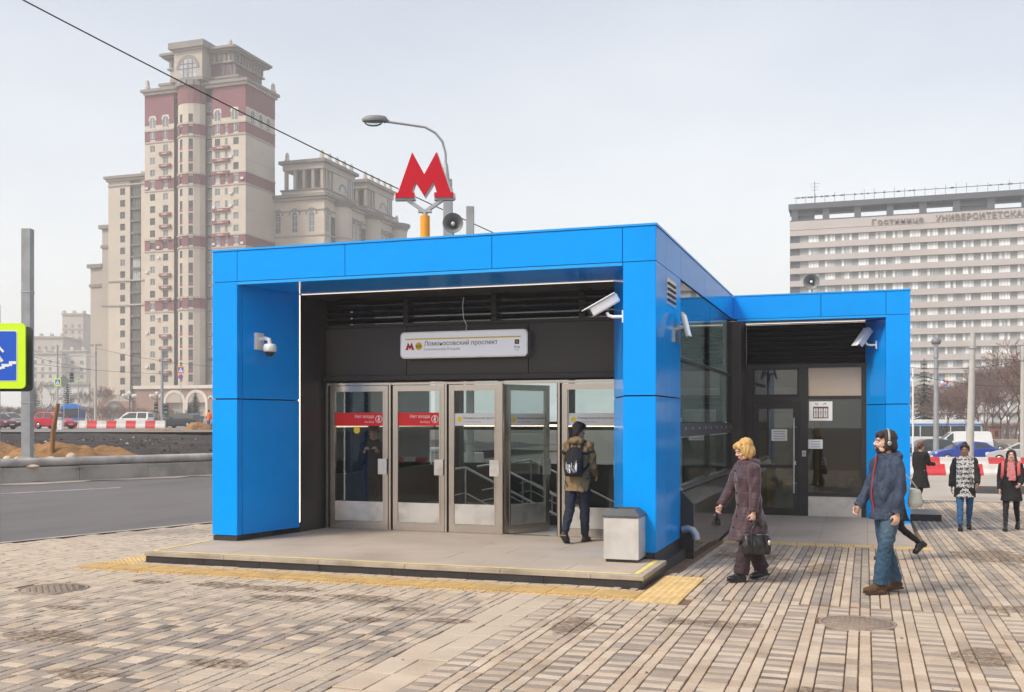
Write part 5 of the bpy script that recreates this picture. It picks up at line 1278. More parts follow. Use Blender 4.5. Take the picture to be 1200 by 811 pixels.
fgm.bar((.06,yy-.001,2.96),(.14,yy-.001,2.85),.003,.05); fgm.bar((.05,yy-.001,2.96),(-.03,yy-.001,2.79),.003,.05); fgm.bar((.07,yy-.001,3.10),(.16,yy-.001,3.0),.003,.035); fgm.bar((.0,yy-.001,3.10),(-.09,yy-.001,3.0),.003,.035)
fgm.build('pictogram', 'ink_white', sg_, False)
MB().prism([(x+.03,z+2.90) for x,z in rrect(1.0,1.03,.07)], 'y', .06, .10).build('rear_board', 'sign_back', sg_, False, fix=True)
MB().cbox((0,-.02,2.7),(.14,.1,.04)).cbox((0,-.02,3.2),(.14,.1,.04)).build('clamp', 'galvanised', sg_, False)

# overhead cables
def cable(a_, b_, sag, r_, lab, n=24):
    a_, b_ = Vector(a_), Vector(b_); pts = [a_.lerp(b_,i/n) - Vector((0,0,sag*4*(i/n)*(1-i/n))) for i in range(n+1)]
    return tag(MB().tube(pts, r_, 5, caps=False).build('overhead_cable', 'wire_black'), lab, 'cable')
def pt(px_, py_, d): p = cp(px_, d); return (p.x,p.y,1.92+(493-py_)/1214*d)
cable(pt(-60,-46,28), pt(640,300,48), .25, .022, 'long black cable crossing the sky down to the pavilion roof')
for i, (x0,y0,d0_,x1,y1,d1_,lab) in enumerate(((-40,392,90,112,434,118,'trolley wire left of the near concrete pole'),(-40,415,100,190,438,122,'lower trolley wire running to the traffic light pole'),(112,408,118,260,430,130,'wire between the two concrete poles'),(1060,436,70,1210,452,66,'trolley wire across the fir tree'),(1060,430,64,1210,420,66,'upper trolley wire across the hotel front'))):
    cable(pt(x0,y0,d0_), pt(x1,y1,d1_), .35, .018, lab, 12)
# curved street lamp behind the roof
lm = thing('street_lamp', 'grey street lamp with a long curved arm rising behind the red M', 'street lamp', at(525,30,-.1), RA)
MB().box(-.135,.135,-.135,.135,0,8.75).build('mast', 'post_grey', lm, False, bevel=.02)
MB().tube([(0,0,8.7),(0,0,9.0)], .13, 10).tube([(-.03,0,8.9),(-.06,0,9.45)], [.10,.06], 10).build('sleeve', 'galvanised', lm, False)
cpts = [(-.06,9.3),(-.07,9.75),(-.16,10.1),(-.36,10.35),(-.66,10.52),(-1.2,10.60),(-1.85,10.69)]
MB().tube([(x,0,z) for x,z in cpts], .035, 8).build('arm', 'post_grey', lm, False)
MB().loft([((-2.12,0,10.68),.36,.15),((-2.12,0,10.75),.38,.17),((-2.10,0,10.83),.30,.13),((-2.08,0,10.86),.12,.05)], 18).tube([(-1.85,0,10.70),(-1.70,0,10.69)], [.07,.04], 8).build('lamp_head', 'horn_grey', lm, False)
MB().ell((-2.16,0,10.66),(.27,.13,.12),16,8).build('lamp_glass', 'back_glass', lm, False)

# ---------------------------------------------------------------- traffic
mat('tyre', (.02,.02,.021), .9, var=.15); mat('rim', (.45,.45,.46), .35, .8, var=.05); mat('car_glass', (.03,.036,.04), .06, var=.1, spec=.8); mat('tail_red', (.5,.02,.02), .25, var=0); mat('head_lamp', (.75,.76,.75), .15, var=0); mat('plate', (.7,.7,.68), .5, var=0)
def paint(n, c): return mat(n, c, .22, .1, var=.06, scale=2, coat=.5)
paint('paint_red', (.55,.03,.06)); paint('paint_wine', (.14,.012,.03)); paint('paint_white', (.72,.72,.71)); paint('paint_dark', (.035,.045,.055)); paint('paint_grey', (.17,.165,.165)); paint('paint_silver', (.5,.5,.5)); paint('paint_blue', (.02,.06,.36)); paint('paint_bus', (.005,.20,.62)); paint('paint_slate', (.045,.05,.065))
PROF = {   # lower body outline, cabin outline (x along the car, front +), as fractions of length; z in metres of a 1.5 m car
 'hatch': ([(-.49,.30),(-.50,.62),(-.485,.92),(-.30,.97),(.16,.97),(.33,.90),(.46,.74),(.50,.58),(.49,.28)], [(-.475,.93),(-.42,1.38),(-.30,1.50),(.00,1.50),(.09,1.42),(.25,.94)]),
 'sedan': ([(-.49,.30),(-.50,.62),(-.48,.90),(-.34,.98),(.18,.96),(.36,.86),(.47,.72),(.50,.55),(.49,.28)], [(-.40,.96),(-.26,1.38),(-.12,1.45),(.03,1.44),(.10,1.38),(.27,.93)]),
 'van':   ([(-.49,.30),(-.50,.70),(-.495,1.05),(-.30,1.06),(.26,1.06),(.40,.96),(.48,.80),(.50,.55),(.49,.28)], [(-.49,1.03),(-.47,1.78),(-.42,1.86),(.05,1.86),(.14,1.80),(.33,1.02)]),
 'suv':   ([(-.49,.34),(-.50,.70),(-.485,1.02),(-.30,1.06),(.16,1.06),(.35,.98),(.47,.82),(.50,.62),(.49,.32)], [(-.47,1.02),(-.43,1.45),(-.36,1.60),(-.02,1.62),(.06,1.55),(.23,1.03)]),
}
def car(style, loc, rz, Ln, W, Hh, pm, lab, cat='car', panel=False):
    t = thing('van' if cat == 'van' else 'car', lab, cat, loc, rz)
    low, cab = PROF[style]; top = max(z for x,z in cab); sz = Hh/top
    lo = [(x*Ln, z*sz) for x,z in low]; ca = [(x*Ln, z*sz) for x,z in cab]
    zb = ca[0][1]; n = len(lo); cx = 0; cz = .6*sz
    m = MB(); sl = [(-.5,.93),(-.46,1.0),(.46,1.0),(.5,.93)]; vs = []
    for f, s in sl:
        for x, z in lo: vs.append((x*(.985 if s < 1 else 1), f*W, cz+(z-cz)*s))
    m.add(vs, [[i*n+j,i*n+(j+1)%n,(i+1)*n+(j+1)%n,(i+1)*n+j] for i in range(3) for j in range(n)], 0, True)
    m.add(vs[:n], [list(range(n-1,-1,-1))]); m.add(vs[-n:], [list(range(n))])
    yw = lambda z: W*(.455 - .095*max(0,(z-zb))/(Hh-zb))
    nc = len(ca); vs = [(x,-yw(z),z) for x,z in ca] + [(x,yw(z),z) for x,z in ca]
    m.add(vs, [[j,(j+1)%nc,(j+1)%nc+nc,j+nc] for j in range(nc)], 0); m.add(vs, [list(range(nc-1,-1,-1)), list(range(nc,2*nc))], 0)
    m.build('body', pm, t, False, fix=True)
    # side windows
    def side(x0, x1, nm='side_window'):
        def zt(x):
            for (xa,za),(xb,zb_) in zip(ca[1:], ca[2:]):
                if xa <= x <= xb: return lerp(za,zb_,(x-xa)/(xb-xa+1e-9))
            if x < ca[1][0]: return lerp(ca[0][1],ca[1][1],max(0,(x-ca[0][0])/(ca[1][0]-ca[0][0])))
            return lerp(ca[-2][1],ca[-1][1],min(1,(x-ca[-2][0])/(ca[-1][0]-ca[-2][0])))
        for sgn in (1,-1):
            xs_ = [x0,(x0+x1)/2,x1]; b = MB(); z0 = zb+.05*sz
            vv = [(x, sgn*(yw(z0)+.006), z0) for x in xs_] + [(x, sgn*(yw(max(z0+.01,zt(x)-.09*sz))+.006), max(z0+.01,zt(x)-.09*sz)) for x in xs_]
            b.add(vv, [(0,1,4,3),(1,2,5,4)] if sgn < 0 else [(3,4,1,0),(4,5,2,1)]); b.build(nm, 'car_glass', t, False)
    xr, xf = ca[1][0], ca[-1][0]
    if panel: side(ca[-2][0]-.02*Ln, xf-.10*Ln)
    else:
        xm = (xr+ca[-2][0])/2
        side(ca[0][0]+.055*Ln, xm-.02*Ln); side(xm+.01*Ln, xf-.06*Ln)
    def slant(a_, b_, i0, i1, nm):
        (xa,za),(xb,zb_) = a_, b_; p = [lerp(xa,xb,i0),lerp(za,zb_,i0)]; q = [lerp(xa,xb,i1),lerp(za,zb_,i1)]
        nx, nz = (zb_-za), -(xb-xa); l = hypot(nx,nz); nx, nz = nx/l*.008, nz/l*.008
        if nz < 0 : nx, nz = -nx, -nz
        y0, y1 = yw(p[1])*.9, yw(q[1])*.9
        MB().add([(p[0]+nx,-y0,p[1]+nz),(p[0]+nx,y0,p[1]+nz),(q[0]+nx,y1,q[1]+nz),(q[0]+nx,-y1,q[1]+nz)], [(0,1,2,3)]).build(nm, 'car_glass', t, False)
    slant(ca[-2], ca[-1], .08, .9, 'windscreen'); 
    if not panel: slant(ca[0], ca[1], .2, .9, 'rear_window')
    r_ = .315*max(1,sz*.98)
    for sx in (-.315,.315):
        for sy in (1,-1):
            M3 = Matrix.Rotation(R(90)*-sy,3,'X')
            w_ = MB().lathe([(r_*.6,-.1),(r_,-.09),(r_,.08),(r_*.92,.10),(r_*.68,.105),(r_*.68,.07),(0,.07)], 20, (0,0,0), M3).mesh('wheel','tyre')
            o = link('wheel', w_, t, False); o.location = (sx*Ln, sy*(W/2-.09), r_)
            link('rim', MB().lathe([(r_*.66,.072),(r_*.64,.095),(r_*.2,.088),(0,.092)], 14, (0,0,0), M3).mesh('rim','rim'), o, False)
    for sy in (1,-1):
        MB().rbox((.475*Ln,sy*W*.37,.68*sz),(.14,.30,.13),Matrix.Rotation(sy*R(-18),3,'Z')).build('headlight', 'head_lamp', t, False)
        MB().cbox((-.488*Ln,sy*W*.42,.85*sz),(.10,.16,.22 if style != 'van' else .42)).build('tail_light', 'tail_red', t, False)
        MB().cbox((xf-.10*Ln,sy*(W/2+.05),zb+.10*sz),(.10,.16,.12)).build('mirror', pm, t, False)
    MB().cbox((.497*Ln,0,.42*sz),(.03,.5,.11)).build('number_plate', 'plate', t, False)
    MB().cbox((.488*Ln,0,.50*sz),(.04,W*.7,.18)).build('grille', 'black_plastic', t, False)
    MB().box(-.47*Ln,.47*Ln,-W*.44,W*.44,.2*sz,.32*sz).build('underbody', 'black_plastic', t, False)
    return t
F0 = R(-4)
car('hatch', at(64.5,98,1.135), F0, 4.0, 1.72, 1.62, 'paint_red', 'red hatchback behind the wooden stake')
car('sedan', at(-6,95,1.135), F0, 4.4, 1.75, 1.46, 'paint_wine', 'dark red saloon cut off by the picture\'s left edge')
car('suv', at(11,112,1.135), F0+R(4), 4.6, 1.82, 1.68, 'paint_grey', 'grey crossover between the underpass sign and the tall steel post')
car('van', at(157,138,1.135), R(180)+R(10), 5.0, 1.9, 1.92, 'paint_white', 'white minivan behind the red and white barrier', 'van')
car('suv', at(212,112,1.135), R(180)+R(2), 4.5, 1.8, 1.6, 'paint_dark', 'dark estate car between the barrier end and the road worker')
car('sedan', at(236,128,1.135), R(180)+R(40), 4.4, 1.78, 1.45, 'paint_silver', 'silver saloon partly behind the dark estate car')
def bus(loc, rz, Ln, W, Hh, lower, upper, stripe, lab):
    t = thing('bus', lab, 'bus', loc, rz)
    MB().box(-Ln/2,Ln/2,-W/2,W/2,.35,Hh*.40).build('lower_body', lower, t, False, bevel=.06)
    MB().box(-Ln/2+.03,Ln/2-.03,-W/2+.03,W/2-.03,Hh*.40,Hh*.80).build('window_band', 'car_glass', t, False)
    MB().box(-Ln/2,Ln/2,-W/2,W/2,Hh*.80,Hh*.97).build('roof', upper, t, False, bevel=.08)
    MB().box(-Ln/2+.8,Ln/2-1.2,-W/2+.5,W/2-.5,Hh*.97,Hh*1.05).build('roof_unit', upper, t, False, bevel=.05)
    if stripe: MB().box(-Ln/2-.01,Ln/2+.01,-W/2-.012,W/2+.012,Hh*.83,Hh*.90).build('stripe', stripe, t, False)
    n = int(Ln/1.45)
    for i in range(n+1):
        x = -Ln/2+.03+(Ln-.06)*i/n
        for sy in (1,-1): MB().box(x-.05,x+.05,sy*(W/2-.01)-.02,sy*(W/2-.01)+.02,Hh*.40,Hh*.80).build('pillar', lower, t, False)
    for sx in (-.3,.32):
        for sy in (1,-1):
            M3 = Matrix.Rotation(R(90)*-sy,3,'X'); o = link('wheel', MB().lathe([(.3,-.12),(.48,-.1),(.48,.1),(.32,.11),(0,.08)],18,(0,0,0),M3).mesh('wheel','tyre'), t, False); o.location = (sx*Ln,sy*(W/2-.12),.48)
    for sy in (1,-1): MB().cbox((Ln/2-.02,sy*W*.38,.75),(.08,.3,.2)).build('headlight', 'head_lamp', t, False); MB().cbox((-Ln/2+.02,sy*W*.42,1.0),(.08,.15,.35)).build('tail_light', 'tail_red', t, False)
    MB().box(Ln/2-.02,Ln/2+.015,-W/2+.12,W/2-.12,Hh*.36,Hh*.80).build('windscreen', 'car_glass', t, False); MB().box(-Ln/2-.015,-Ln/2+.02,-W/2+.2,W/2-.2,Hh*.45,Hh*.75).build('rear_window', 'car_glass', t, False)
bus(at(86,150,1.135), R(127), 9.5, 2.5, 3.0, 'paint_bus', 'paint_bus', None, 'blue city bus seen past the lime crossing signs')
bus(at(1085,120,-1.09), RA-R(12), 11.5, 2.5, 2.98, 'paint_white', 'paint_white', 'paint_bus', 'white bus with a blue stripe behind the right barriers')
car('van', at(1124,94,gz(8,103)+.014), R(180)+R(8), 5.4, 2.0, 2.05, 'paint_white', 'white panel van in front of the striped bus', 'van', True)
car('sedan', at(1131,70,gz(6,75)+.014), R(180)+R(14), 4.4, 1.75, 1.42, 'paint_blue', 'bright blue saloon behind the patterned tunic')
car('hatch', at(1084,79,gz(6,86)+.014), R(180)+R(18), 4.2, 1.75, 1.55, 'paint_slate', 'slate hatchback beside the wing corner')
car('sedan', at(1152,100,gz(9,110)+.014), R(8), 4.4, 1.75, 1.42, 'paint_grey', 'grey saloon right of the white panel van')
car('sedan', at(1200,66,gz(9,72)+.014), R(172), 4.4, 1.75, 1.42, 'paint_silver', 'silver saloon at the right picture edge')

# ---- red and white barrier blocks
def barrier(loc, rz, L_, Hh, mt, lab, grp):
    t = tag(MB().prism([(-.26,0),(-.26,.12*Hh/.5),(-.15,.30*Hh/.5),(-.11,Hh),(.11,Hh),(.15,.30*Hh/.5),(.26,.12*Hh/.5),(.26,0)], 'x', -L_/2+.008, L_/2-.008).build('road_barrier', mt, bevel=.015), lab, 'barrier', grp)
    t.location = loc; t.rotation_euler = (0,0,rz); return t
for i in range(14):
    red = i % 2 == 0
    barrier(at(40+i*11.4,106.5,1.132), RA, 1.0, .80, 'barrier_red' if red else 'barrier_white', '%s %s block from the left in the striped barrier beyond the dug soil' % (ORD[i//2], 'red' if red else 'white'), '%s blocks of the barrier beyond the soil' % ('red' if red else 'white'))
for row, d, x0, x1, L_ in (('front',47.7,1062,1230,.86),('rear',59,1062,1240,.92)):
    n = int((x1-x0)/(L_*1214/d))
    for i in range(n):
        x = x0+(i+.5)*L_*1214/d*1.005; red = (i % 2 == 1) if row == 'front' else (i % 2 == 1)
        p = at(x,d); 
        barrier((p.x,p.y,gz(p.x,p.y)+.012), RA+random.gauss(0,.02), L_, .52 if row == 'front' else .60, 'barrier_red' if red else 'barrier_white', '%s %s block from the wing corner in the %s row of the right barrier' % (ORD[i//2], 'red' if red else 'white', row), '%s blocks, %s row on the right' % ('red' if red else 'white', row))
for i, x in enumerate((1162,1180,1198)):
    p = at(x,104); t = tag(MB().prism([(-.75,0),(-.8,.9),(-.68,1.15),(.68,1.15),(.8,.9),(.75,0)], 'x', -.7,.7).build('concrete_block', 'sandy_concrete', bevel=.05), ('pale concrete block nearest the white van','middle pale concrete block under the bare trees','pale concrete block at the right picture edge')[i], 'concrete block'); t.location = (p.x,p.y,gz(p.x,p.y)); t.rotation_euler = (0,0,RA+R(90))
mat('booth_brick', (.27,.10,.06), .8, var=.2, scale=2)
p = at(1166,125,-1.1); t = thing('booth', 'small rust coloured booth among the bare trees', 'booth', p, RA); MB().box(-.45,.45,-.4,.4,0,2.2).build('cabin', 'booth_brick', t, False); MB().box(-.55,.55,-.5,.5,2.2,2.32).build('roof', 'dark_panel', t, False); MB().box(-.2,.2,-.41,-.405,1.1,1.8).build('window', 'car_glass', t, False)

# ---- poles, small signs, lights
def pole(loc, hh, r0, r1, mt, lab, lamp=None, cat='pole', arm=None):
    t = thing('lamp_post' if lamp else 'utility_pole', lab, cat, loc, RA)
    MB().tube([(0,0,0),(0,0,hh*.5),(0,0,hh)], [r0,(r0+r1)/2,r1], 10).build('shaft', mt, t, False)
    MB().tube([(0,0,0),(0,0,.25)], [r0*1.5,r0*1.3], 10).build('foot', mt, t, False)
    MB().tube([(0,0,hh*.88),(0,0,hh*.90)], [r1*1.5,r1*1.5], 10).build('band', 'galvanised', t, False)
    if lamp: MB().ell((0,0,hh+.12),(.36,.36,.30),12,8).build('lamp_head', 'horn_grey', t, False); MB().ell((0,0,hh-.02),(.26,.26,.2),12,8).build('lamp_glass', 'white_plastic', t, False)
    if arm:
        MB().tube([(0,0,hh-1.4),(arm,0,hh-1.2)], .05, 6).build('bracket_arm', mt, t, False)
    return t
pole(at(112,118,1.13), 9.5, .17, .11, 'concrete_pole', 'tall pale concrete pole left of the white minivan', arm=-3)
pole(at(190,108,1.13), 8.2, .17, .12, 'post_grey', 'grey pole with traffic lights right of the white minivan')
pole(at(67,118,1.13), 9.4, .14, .10, 'concrete_pole', 'thin pale pole behind the red hatchback', arm=3)
pole(at(1097,76,gz(5,82)), 8.6, .22, .13, 'post_grey', 'grey lamp post with a round head before the hotel', True, 'street lamp')
pole(at(1136,62,gz(6,67)), 8.0, .24, .15, 'concrete_pole', 'leaning pale concrete pole behind the patterned tunic').rotation_euler = (0,R(1.6),RA)
pole(at(1199,62,gz(9,68)), 7.2, .18, .13, 'concrete_pole', 'pale pole at the right picture edge')
pole(at(1070,66,gz(4,71)), 6.2, .06, .05, 'white_plastic', 'slim white pole beside the wing corner')
def roadsign(loc, hh, kind, lab, s=.7):
    t = thing('road_sign', lab, 'sign', loc, RA)
    MB().tube([(0,0,0),(0,0,hh)], .04, 8).build('pole', 'galvanised', t, False)
    if kind == 'cross' or kind == 'cross_orange':
        MB().prism([(x,z+hh) for x,z in rrect(s*1.15,s*1.3,.06)], 'y', -.06, -.045).build('border', 'lime' if kind == 'cross' else 'orange_paint', t, False, fix=True)
        MB().box(-s*.42,s*.42,-.065,-.0605,hh-s*.46,hh+s*.46).build('blue_field', 'sign_blue', t, False)
        MB().add([(-s*.36,-.068,hh-s*.36),(s*.36,-.068,hh-s*.36),(0,-.068,hh+s*.38)], [(0,1,2)]).build('white_triangle', 'ink_white', t, False)
        MB().bar((0,-.07,hh-.2*s),(.02,-.07,hh+.12*s),.003,.08*s).bar((0,-.07,hh-.1*s),(-.12*s,-.07,hh-.32*s),.003,.05*s).bar((0,-.07,hh-.1*s),(.12*s,-.07,hh-.32*s),.003,.05*s).build('walking_figure', 'ink', t, False)
    if kind == 'cross_orange': MB().lathe([(s*.4,-.01),(s*.4,.01)],18,(0,-.055,hh-s*1.15),Matrix.Rotation(R(90),3,'X')).build('round_sign', 'purple_sign', t, False)
    if kind == 'diamond': MB().prism([(0,hh-s*.8),(s*.8,hh),(0,hh+s*.8),(-s*.8,hh)], 'y', -.05,-.03).build('plate', 'horn_grey', t, False, fix=True)
    return t
mat('purple_sign', (.30,.05,.35), .5, var=.03)
roadsign(at(68,92,1.13), 4.2, 'cross', 'lime bordered crossing sign left of the blue bus', .52); roadsign(at(92,104,1.13), 4.9, 'cross', 'narrow lime bordered crossing sign right of the blue bus', .30)
roadsign(at(75,92,1.13), 4.3, 'diamond', 'grey diamond road sign seen from behind'); roadsign(at(212,125,1.13), 6.9, 'cross_orange', 'orange bordered crossing sign above a purple round sign', .72)
mtr = thing('parking_meter', 'white parking meter with a yellow dot before the red hatchback', 'parking meter', at(70.5,90,1.13), RA); MB().box(-.2,.2,-.15,.15,0,.85).build('cabinet', 'white_plastic', mtr, False, bevel=.02); MB().box(-.22,.22,-.17,.17,.86,1.1).build('head', 'galvanised', mtr, False); MB().lathe([(.07,-.01),(.07,.01)],12,(0,-.16,.5),Matrix.Rotation(R(90),3,'X')).build('dot', 'line_yellow', mtr, False)
mat('signal_green', (.03,.22,.15), .4, var=0, emit=(.05,.9,.5), estr=.12)
def signal(loc, lab):
    t = thing('traffic_light', lab, 'traffic light', loc, RA+R(30)); MB().box(-.2,.2,-.12,.12,0,1.15).build('housing', 'black_plastic', t, False)
    for i, c in enumerate(('black_plastic','black_plastic','signal_green')): MB().lathe([(.12,-.01),(.12,.02)],12,(0,-.13,.95-i*.37),Matrix.Rotation(R(90),3,'X')).build('lens', c, t, False)
    for i in range(3): MB().tube([(-.14,-.14,.97-i*.37),(0,-.26,1.10-i*.37),(.14,-.14,.97-i*.37)],.02,6).build('visor', 'white_plastic', t, False)
    MB().tube([(0,.1,-.0),(-.2,.3,-.2),(-.2,.3,-2.6)], .04, 6).build('bracket', 'galvanised', t, False)
signal(at(194,107.5,2.55), 'traffic light on the grey pole beside the dark estate car'); signal(at(183,120,2.9), 'farther traffic light left of the grey pole'); signal(at(84,125,6.6), 'small dark traffic light above the blue bus')
bl = thing('balloon_bunch', 'small cluster of coloured balloons hanging before the hotel', 'balloons', pt(1107,448,74), RA)
for i, c in enumerate(((.75,.05,.05),(.9,.55,.03),(.05,.2,.75),(.85,.85,.85),(.8,.2,.5),(.1,.45,.8))):
    mat('balloon_%d' % i, c, .3, var=.02); q = i*pi/3; MB().ell((.16*cos(q),0,.16*sin(q)),(.12,.1,.14),12,8).build('balloon', 'balloon_%d' % i, bl, False)
MB().tube([(0,0,-.1),(.05,0,-.9)], .008, 5).build('string', 'wire_black', bl, False)
# ================================================================ towers and hotel
def stone(n, c, **k): return mat(n, c, .9, 0, .10, .22, dark=tuple(q*.75 for q in c), damt=.35, dscale=.06, **k)
stone('limestone', (.53,.465,.385)); stone('limestone_grey', (.42,.37,.315)); stone('trim_grey', (.24,.215,.195)); stone('brick_red', (.22,.085,.095)); stone('brick_plum', (.20,.10,.115)); stone('sand_wall', (.45,.36,.28)); stone('far_stone', (.47,.41,.35)); stone('far_pale', (.60,.55,.48)); stone('arcade_brick', (.30,.185,.15)); stone('arcade_white', (.62,.56,.50)); stone('white_hall', (.68,.67,.65))
mat('pane_dark', (.055,.06,.065), .12, var=.5, scale=.35, spec=.7); mat('pane_grey', (.17,.18,.19), .15, var=.6, scale=.30, spec=.7); mat('pane_pale', (.34,.36,.38), .2, var=.45, scale=.3); mat('frame_white', (.62,.60,.57), .6, var=.05); mat('frame_brown', (.13,.10,.085), .6, var=.1); mat('loggia_glass', (.09,.095,.10), .15, var=.7, scale=.25, spec=.7); mat('ironwork', (.035,.033,.033), .6, var=0)
def wmesh(w_, h_, pane, frame, nx=2, nz=1, fr=.09):
    """window set 0.25 m into the wall: pane and glazing bars, origin at bottom centre, facing -Y"""
    m = MB(); m.box(-w_/2,w_/2,.16,.2,0,h_,0)
    for x0,x1,z0,z1 in ((-w_/2,-w_/2+fr,0,h_),(w_/2-fr,w_/2,0,h_),(-w_/2+fr,w_/2-fr,h_-fr,h_),(-w_/2+fr,w_/2-fr,0,fr)): m.box(x0,x1,.08,.155,z0,z1,1)
    for i in range(1,nx): x = -w_/2+w_*i/nx; m.box(x-fr*.4,x+fr*.4,.10,.156,fr,h_-fr,1)
    for i in range(1,nz): z = h_*i/nz; m.box(-w_/2+fr,w_/2-fr,.11,.157,z-fr*.4,z+fr*.4,1)
    return m.mesh('window', [pane, frame])
class Facade:
    """a wall in the plane through o along unit u (plan), with real recessed openings; outward is right of u"""
    def __init__(s, parent, o, u): s.p = parent; s.o = Vector((o[0],o[1],0)); s.u = Vector((u[0],u[1],0)).normalized(); s.n = Vector((s.u.y,-s.u.x,0)); s.rz = atan2(s.u.y,s.u.x)
    def P(s, a, z, out=0): return s.o + s.u*a + s.n*out + Vector((0,0,z))
    def wall(s, a0, a1, z0, z1, holes, mt, name='wall', depth=.25):
        """holes: (a0,a1,z0,z1) rectangles in columns that do not overlap"""
        m = MB(); cols = sorted(set([a0,a1]+[q for h in holes for q in h[:2]]))
        for c0, c1 in zip(cols, cols[1:]):
            hs_ = sorted([h for h in holes if h[0] <= c0+1e-6 and h[1] >= c1-1e-6], key=lambda h: h[2]); z = z0
            for h in hs_ + [None]:
                zt = h[2] if h else z1
                if zt > z+1e-6: m.add([s.P(c0,z),s.P(c1,z),s.P(c1,zt),s.P(c0,zt)], [(0,1,2,3)])
                if h: z = h[3]
        for h in holes:
            q = [(h[0],h[2]),(h[1],h[2]),(h[1],h[3]),(h[0],h[3])]
            for (x,z),(x2,z2) in zip(q, q[1:]+q[:1]): m.add([s.P(x,z),s.P(x,z,-depth),s.P(x2,z2,-depth),s.P(x2,z2)], [(0,1,2,3)])
        return m.build(name, mt, s.p)
    def win(s, me, a, z, name='window', out=0):
        o = inst(name, me, s.p, s.P(a,z,out)-s.p.location, (0,0,s.rz)); return o
    def slab(s, a0, a1, z0, z1, d0, d1, mt, name):
        m = MB(); vs = [s.P(a,z,d) for d in (d0,d1) for a,z in ((a0,z0),(a1,z0),(a1,z1),(a0,z1))]
        m.add(vs, [(4,5,6,7),(3,2,1,0),(0,1,5,4),(1,2,6,5),(2,3,7,6),(3,0,4,7)]); return m.build(name, mt, s.p)
    def arch(s, a, z, r, w_, out, mt, name='arch_surround', n=10, dep=.3):
        m = MB(); vs = []
        for q in (r, r+w_):
            for k in range(n+1): t = pi*k/n; vs.append(s.P(a-q*cos(t), z+q*sin(t), out))
        m.add(vs, [[k,k+1,n+1+k+1,n+1+k] for k in range(n)][::1]); vo = vs[n+1:]; 
        m.add(vo+[v-s.n*dep for v in vo], [[k,n+1+k,n+2+k,k+1] for k in range(n)])
        return m.build(name, mt, s.p)
    def lunette(s, a, z, r, out, mt, name='lunette', n=10):
        vs = [s.P(a-r*cos(pi*k/n), z+r*sin(pi*k/n), out) for k in range(n+1)]
        return MB().add(vs, [list(range(n+1))[::-1]]).build(name, mt, s.p)
    def cornice(s, a0, a1, z, steps, mt, name='cornice'):
        for (dz0,dz1,o_) in steps: s.slab(a0-o_,a1+o_,z+dz0,z+dz1,-.3,o_,mt,name)
FLH = 3.12; ZG = 1.1
W_d = wmesh(1.55,1.75,'pane_dark','frame_brown',2,1); W_g = wmesh(1.55,1.75,'pane_grey','frame_white',2,1); W_p = wmesh(1.55,1.75,'pane_pale','frame_white',3,1); W_n = wmesh(.85,1.7,'pane_dark','frame_brown',1,1); W_gn = wmesh(.85,1.7,'pane_grey','frame_white',1,1); W_tall = wmesh(1.3,2.2,'pane_dark','frame_brown',1,2); W_arch = wmesh(1.7,4.6,'pane_grey','frame_white',2,3); W_lg = wmesh(2.4,2.5,'loggia_glass','frame_brown',3,1,.12); W_lgw = wmesh(2.2,2.5,'pane_pale','frame_white',3,1,.12)

# ---- the tall tower, its front in the plane y = 223, its right flank in x = -146
YT, XA, XB = 223.0, -176.4, -146.2
tw_ = thing('tower_block', 'tall beige residential tower with crimson bands and an arched crown', 'building', (-160,230,ZG))
fa = Facade(tw_, (XA,YT), (1,0))
NF = 26; base = ZG + .6
zrow = lambda i: base + i*FLH + .75                                       # sill of floor i
cols_l = [(2.4,'d'),(6.4,'d')]; cols_r = [(22.0,'g'),(24.6,'n'),(27.4,'g')]
bands = (24, 19, 14, 9)                                                   # crimson floors
ztop = 86.0
def rowz(i): return zrow(i)
def seg(a0, a1, cols, oth):
    hs_ = []
    for i in range(NF-2):
        for a_, kd in cols:
            w_ = .85 if kd == 'n' else 1.55; hs_.append((a_-w_/2,a_+w_/2,rowz(i),rowz(i)+1.75))
    return fa.wall(a0, a1, ZG, ztop-1.6, hs_, 'limestone')
seg(0, 9.0, cols_l, 0); seg(20.4, 30.2, cols_r, 0)
for i in range(NF-2):
    for a_, kd in cols_l: fa.win(W_g if (i > 18 or random.random() < .3) else W_d, a_, rowz(i))
    for a_, kd in cols_r: fa.win(W_gn if kd == 'n' else random.choice((W_g,W_g,W_p,W_d)), a_, rowz(i))
# crimson storeys (thin brick skin between the windows) and string courses
def band(a0, a1, i, cols, half=.0):
    xs_ = [a0]
    for a_, kd in cols: w_ = (.85 if kd == 'n' else 1.55)/2; xs_ += [a_-w_,a_+w_]
    xs_.append(a1); z0 = base+i*FLH
    for q in range(0, len(xs_), 2): fa.slab(xs_[q],xs_[q+1],z0+.35,z0+2.95,-.05,.05,'brick_red','brick_band')
    fa.slab(a0,a1,z0+2.95,z0+3.35,-.05,.22,'limestone_grey','string_course'); fa.slab(a0,a1,z0-.05,z0+.35,-.05,.18,'limestone_grey','string_course')
for i in bands[1:] + (23,):
    band(0,9.0,i,cols_l); band(20.4,30.2,i,cols_r)
# crimson balcony rails under the pair windows
for i in range(NF-3):
    if i in (23,19,14,9) or i % 5 == 3 or i > 22: continue
    fa.slab(4.7,8.1,rowz(i)-1.05,rowz(i)-.25,-.1,.55,'brick_red','balcony'); fa.slab(5.6,7.2,rowz(i)-.78,rowz(i)-.5,.551,.60,'limestone','balcony_panel')
    fa.slab(20.7,25.6,rowz(i)-1.05,rowz(i)-.25,-.1,.55,'brick_red','balcony'); fa.slab(22.2,23.9,rowz(i)-.78,rowz(i)-.5,.551,.60,'limestone','balcony_panel')
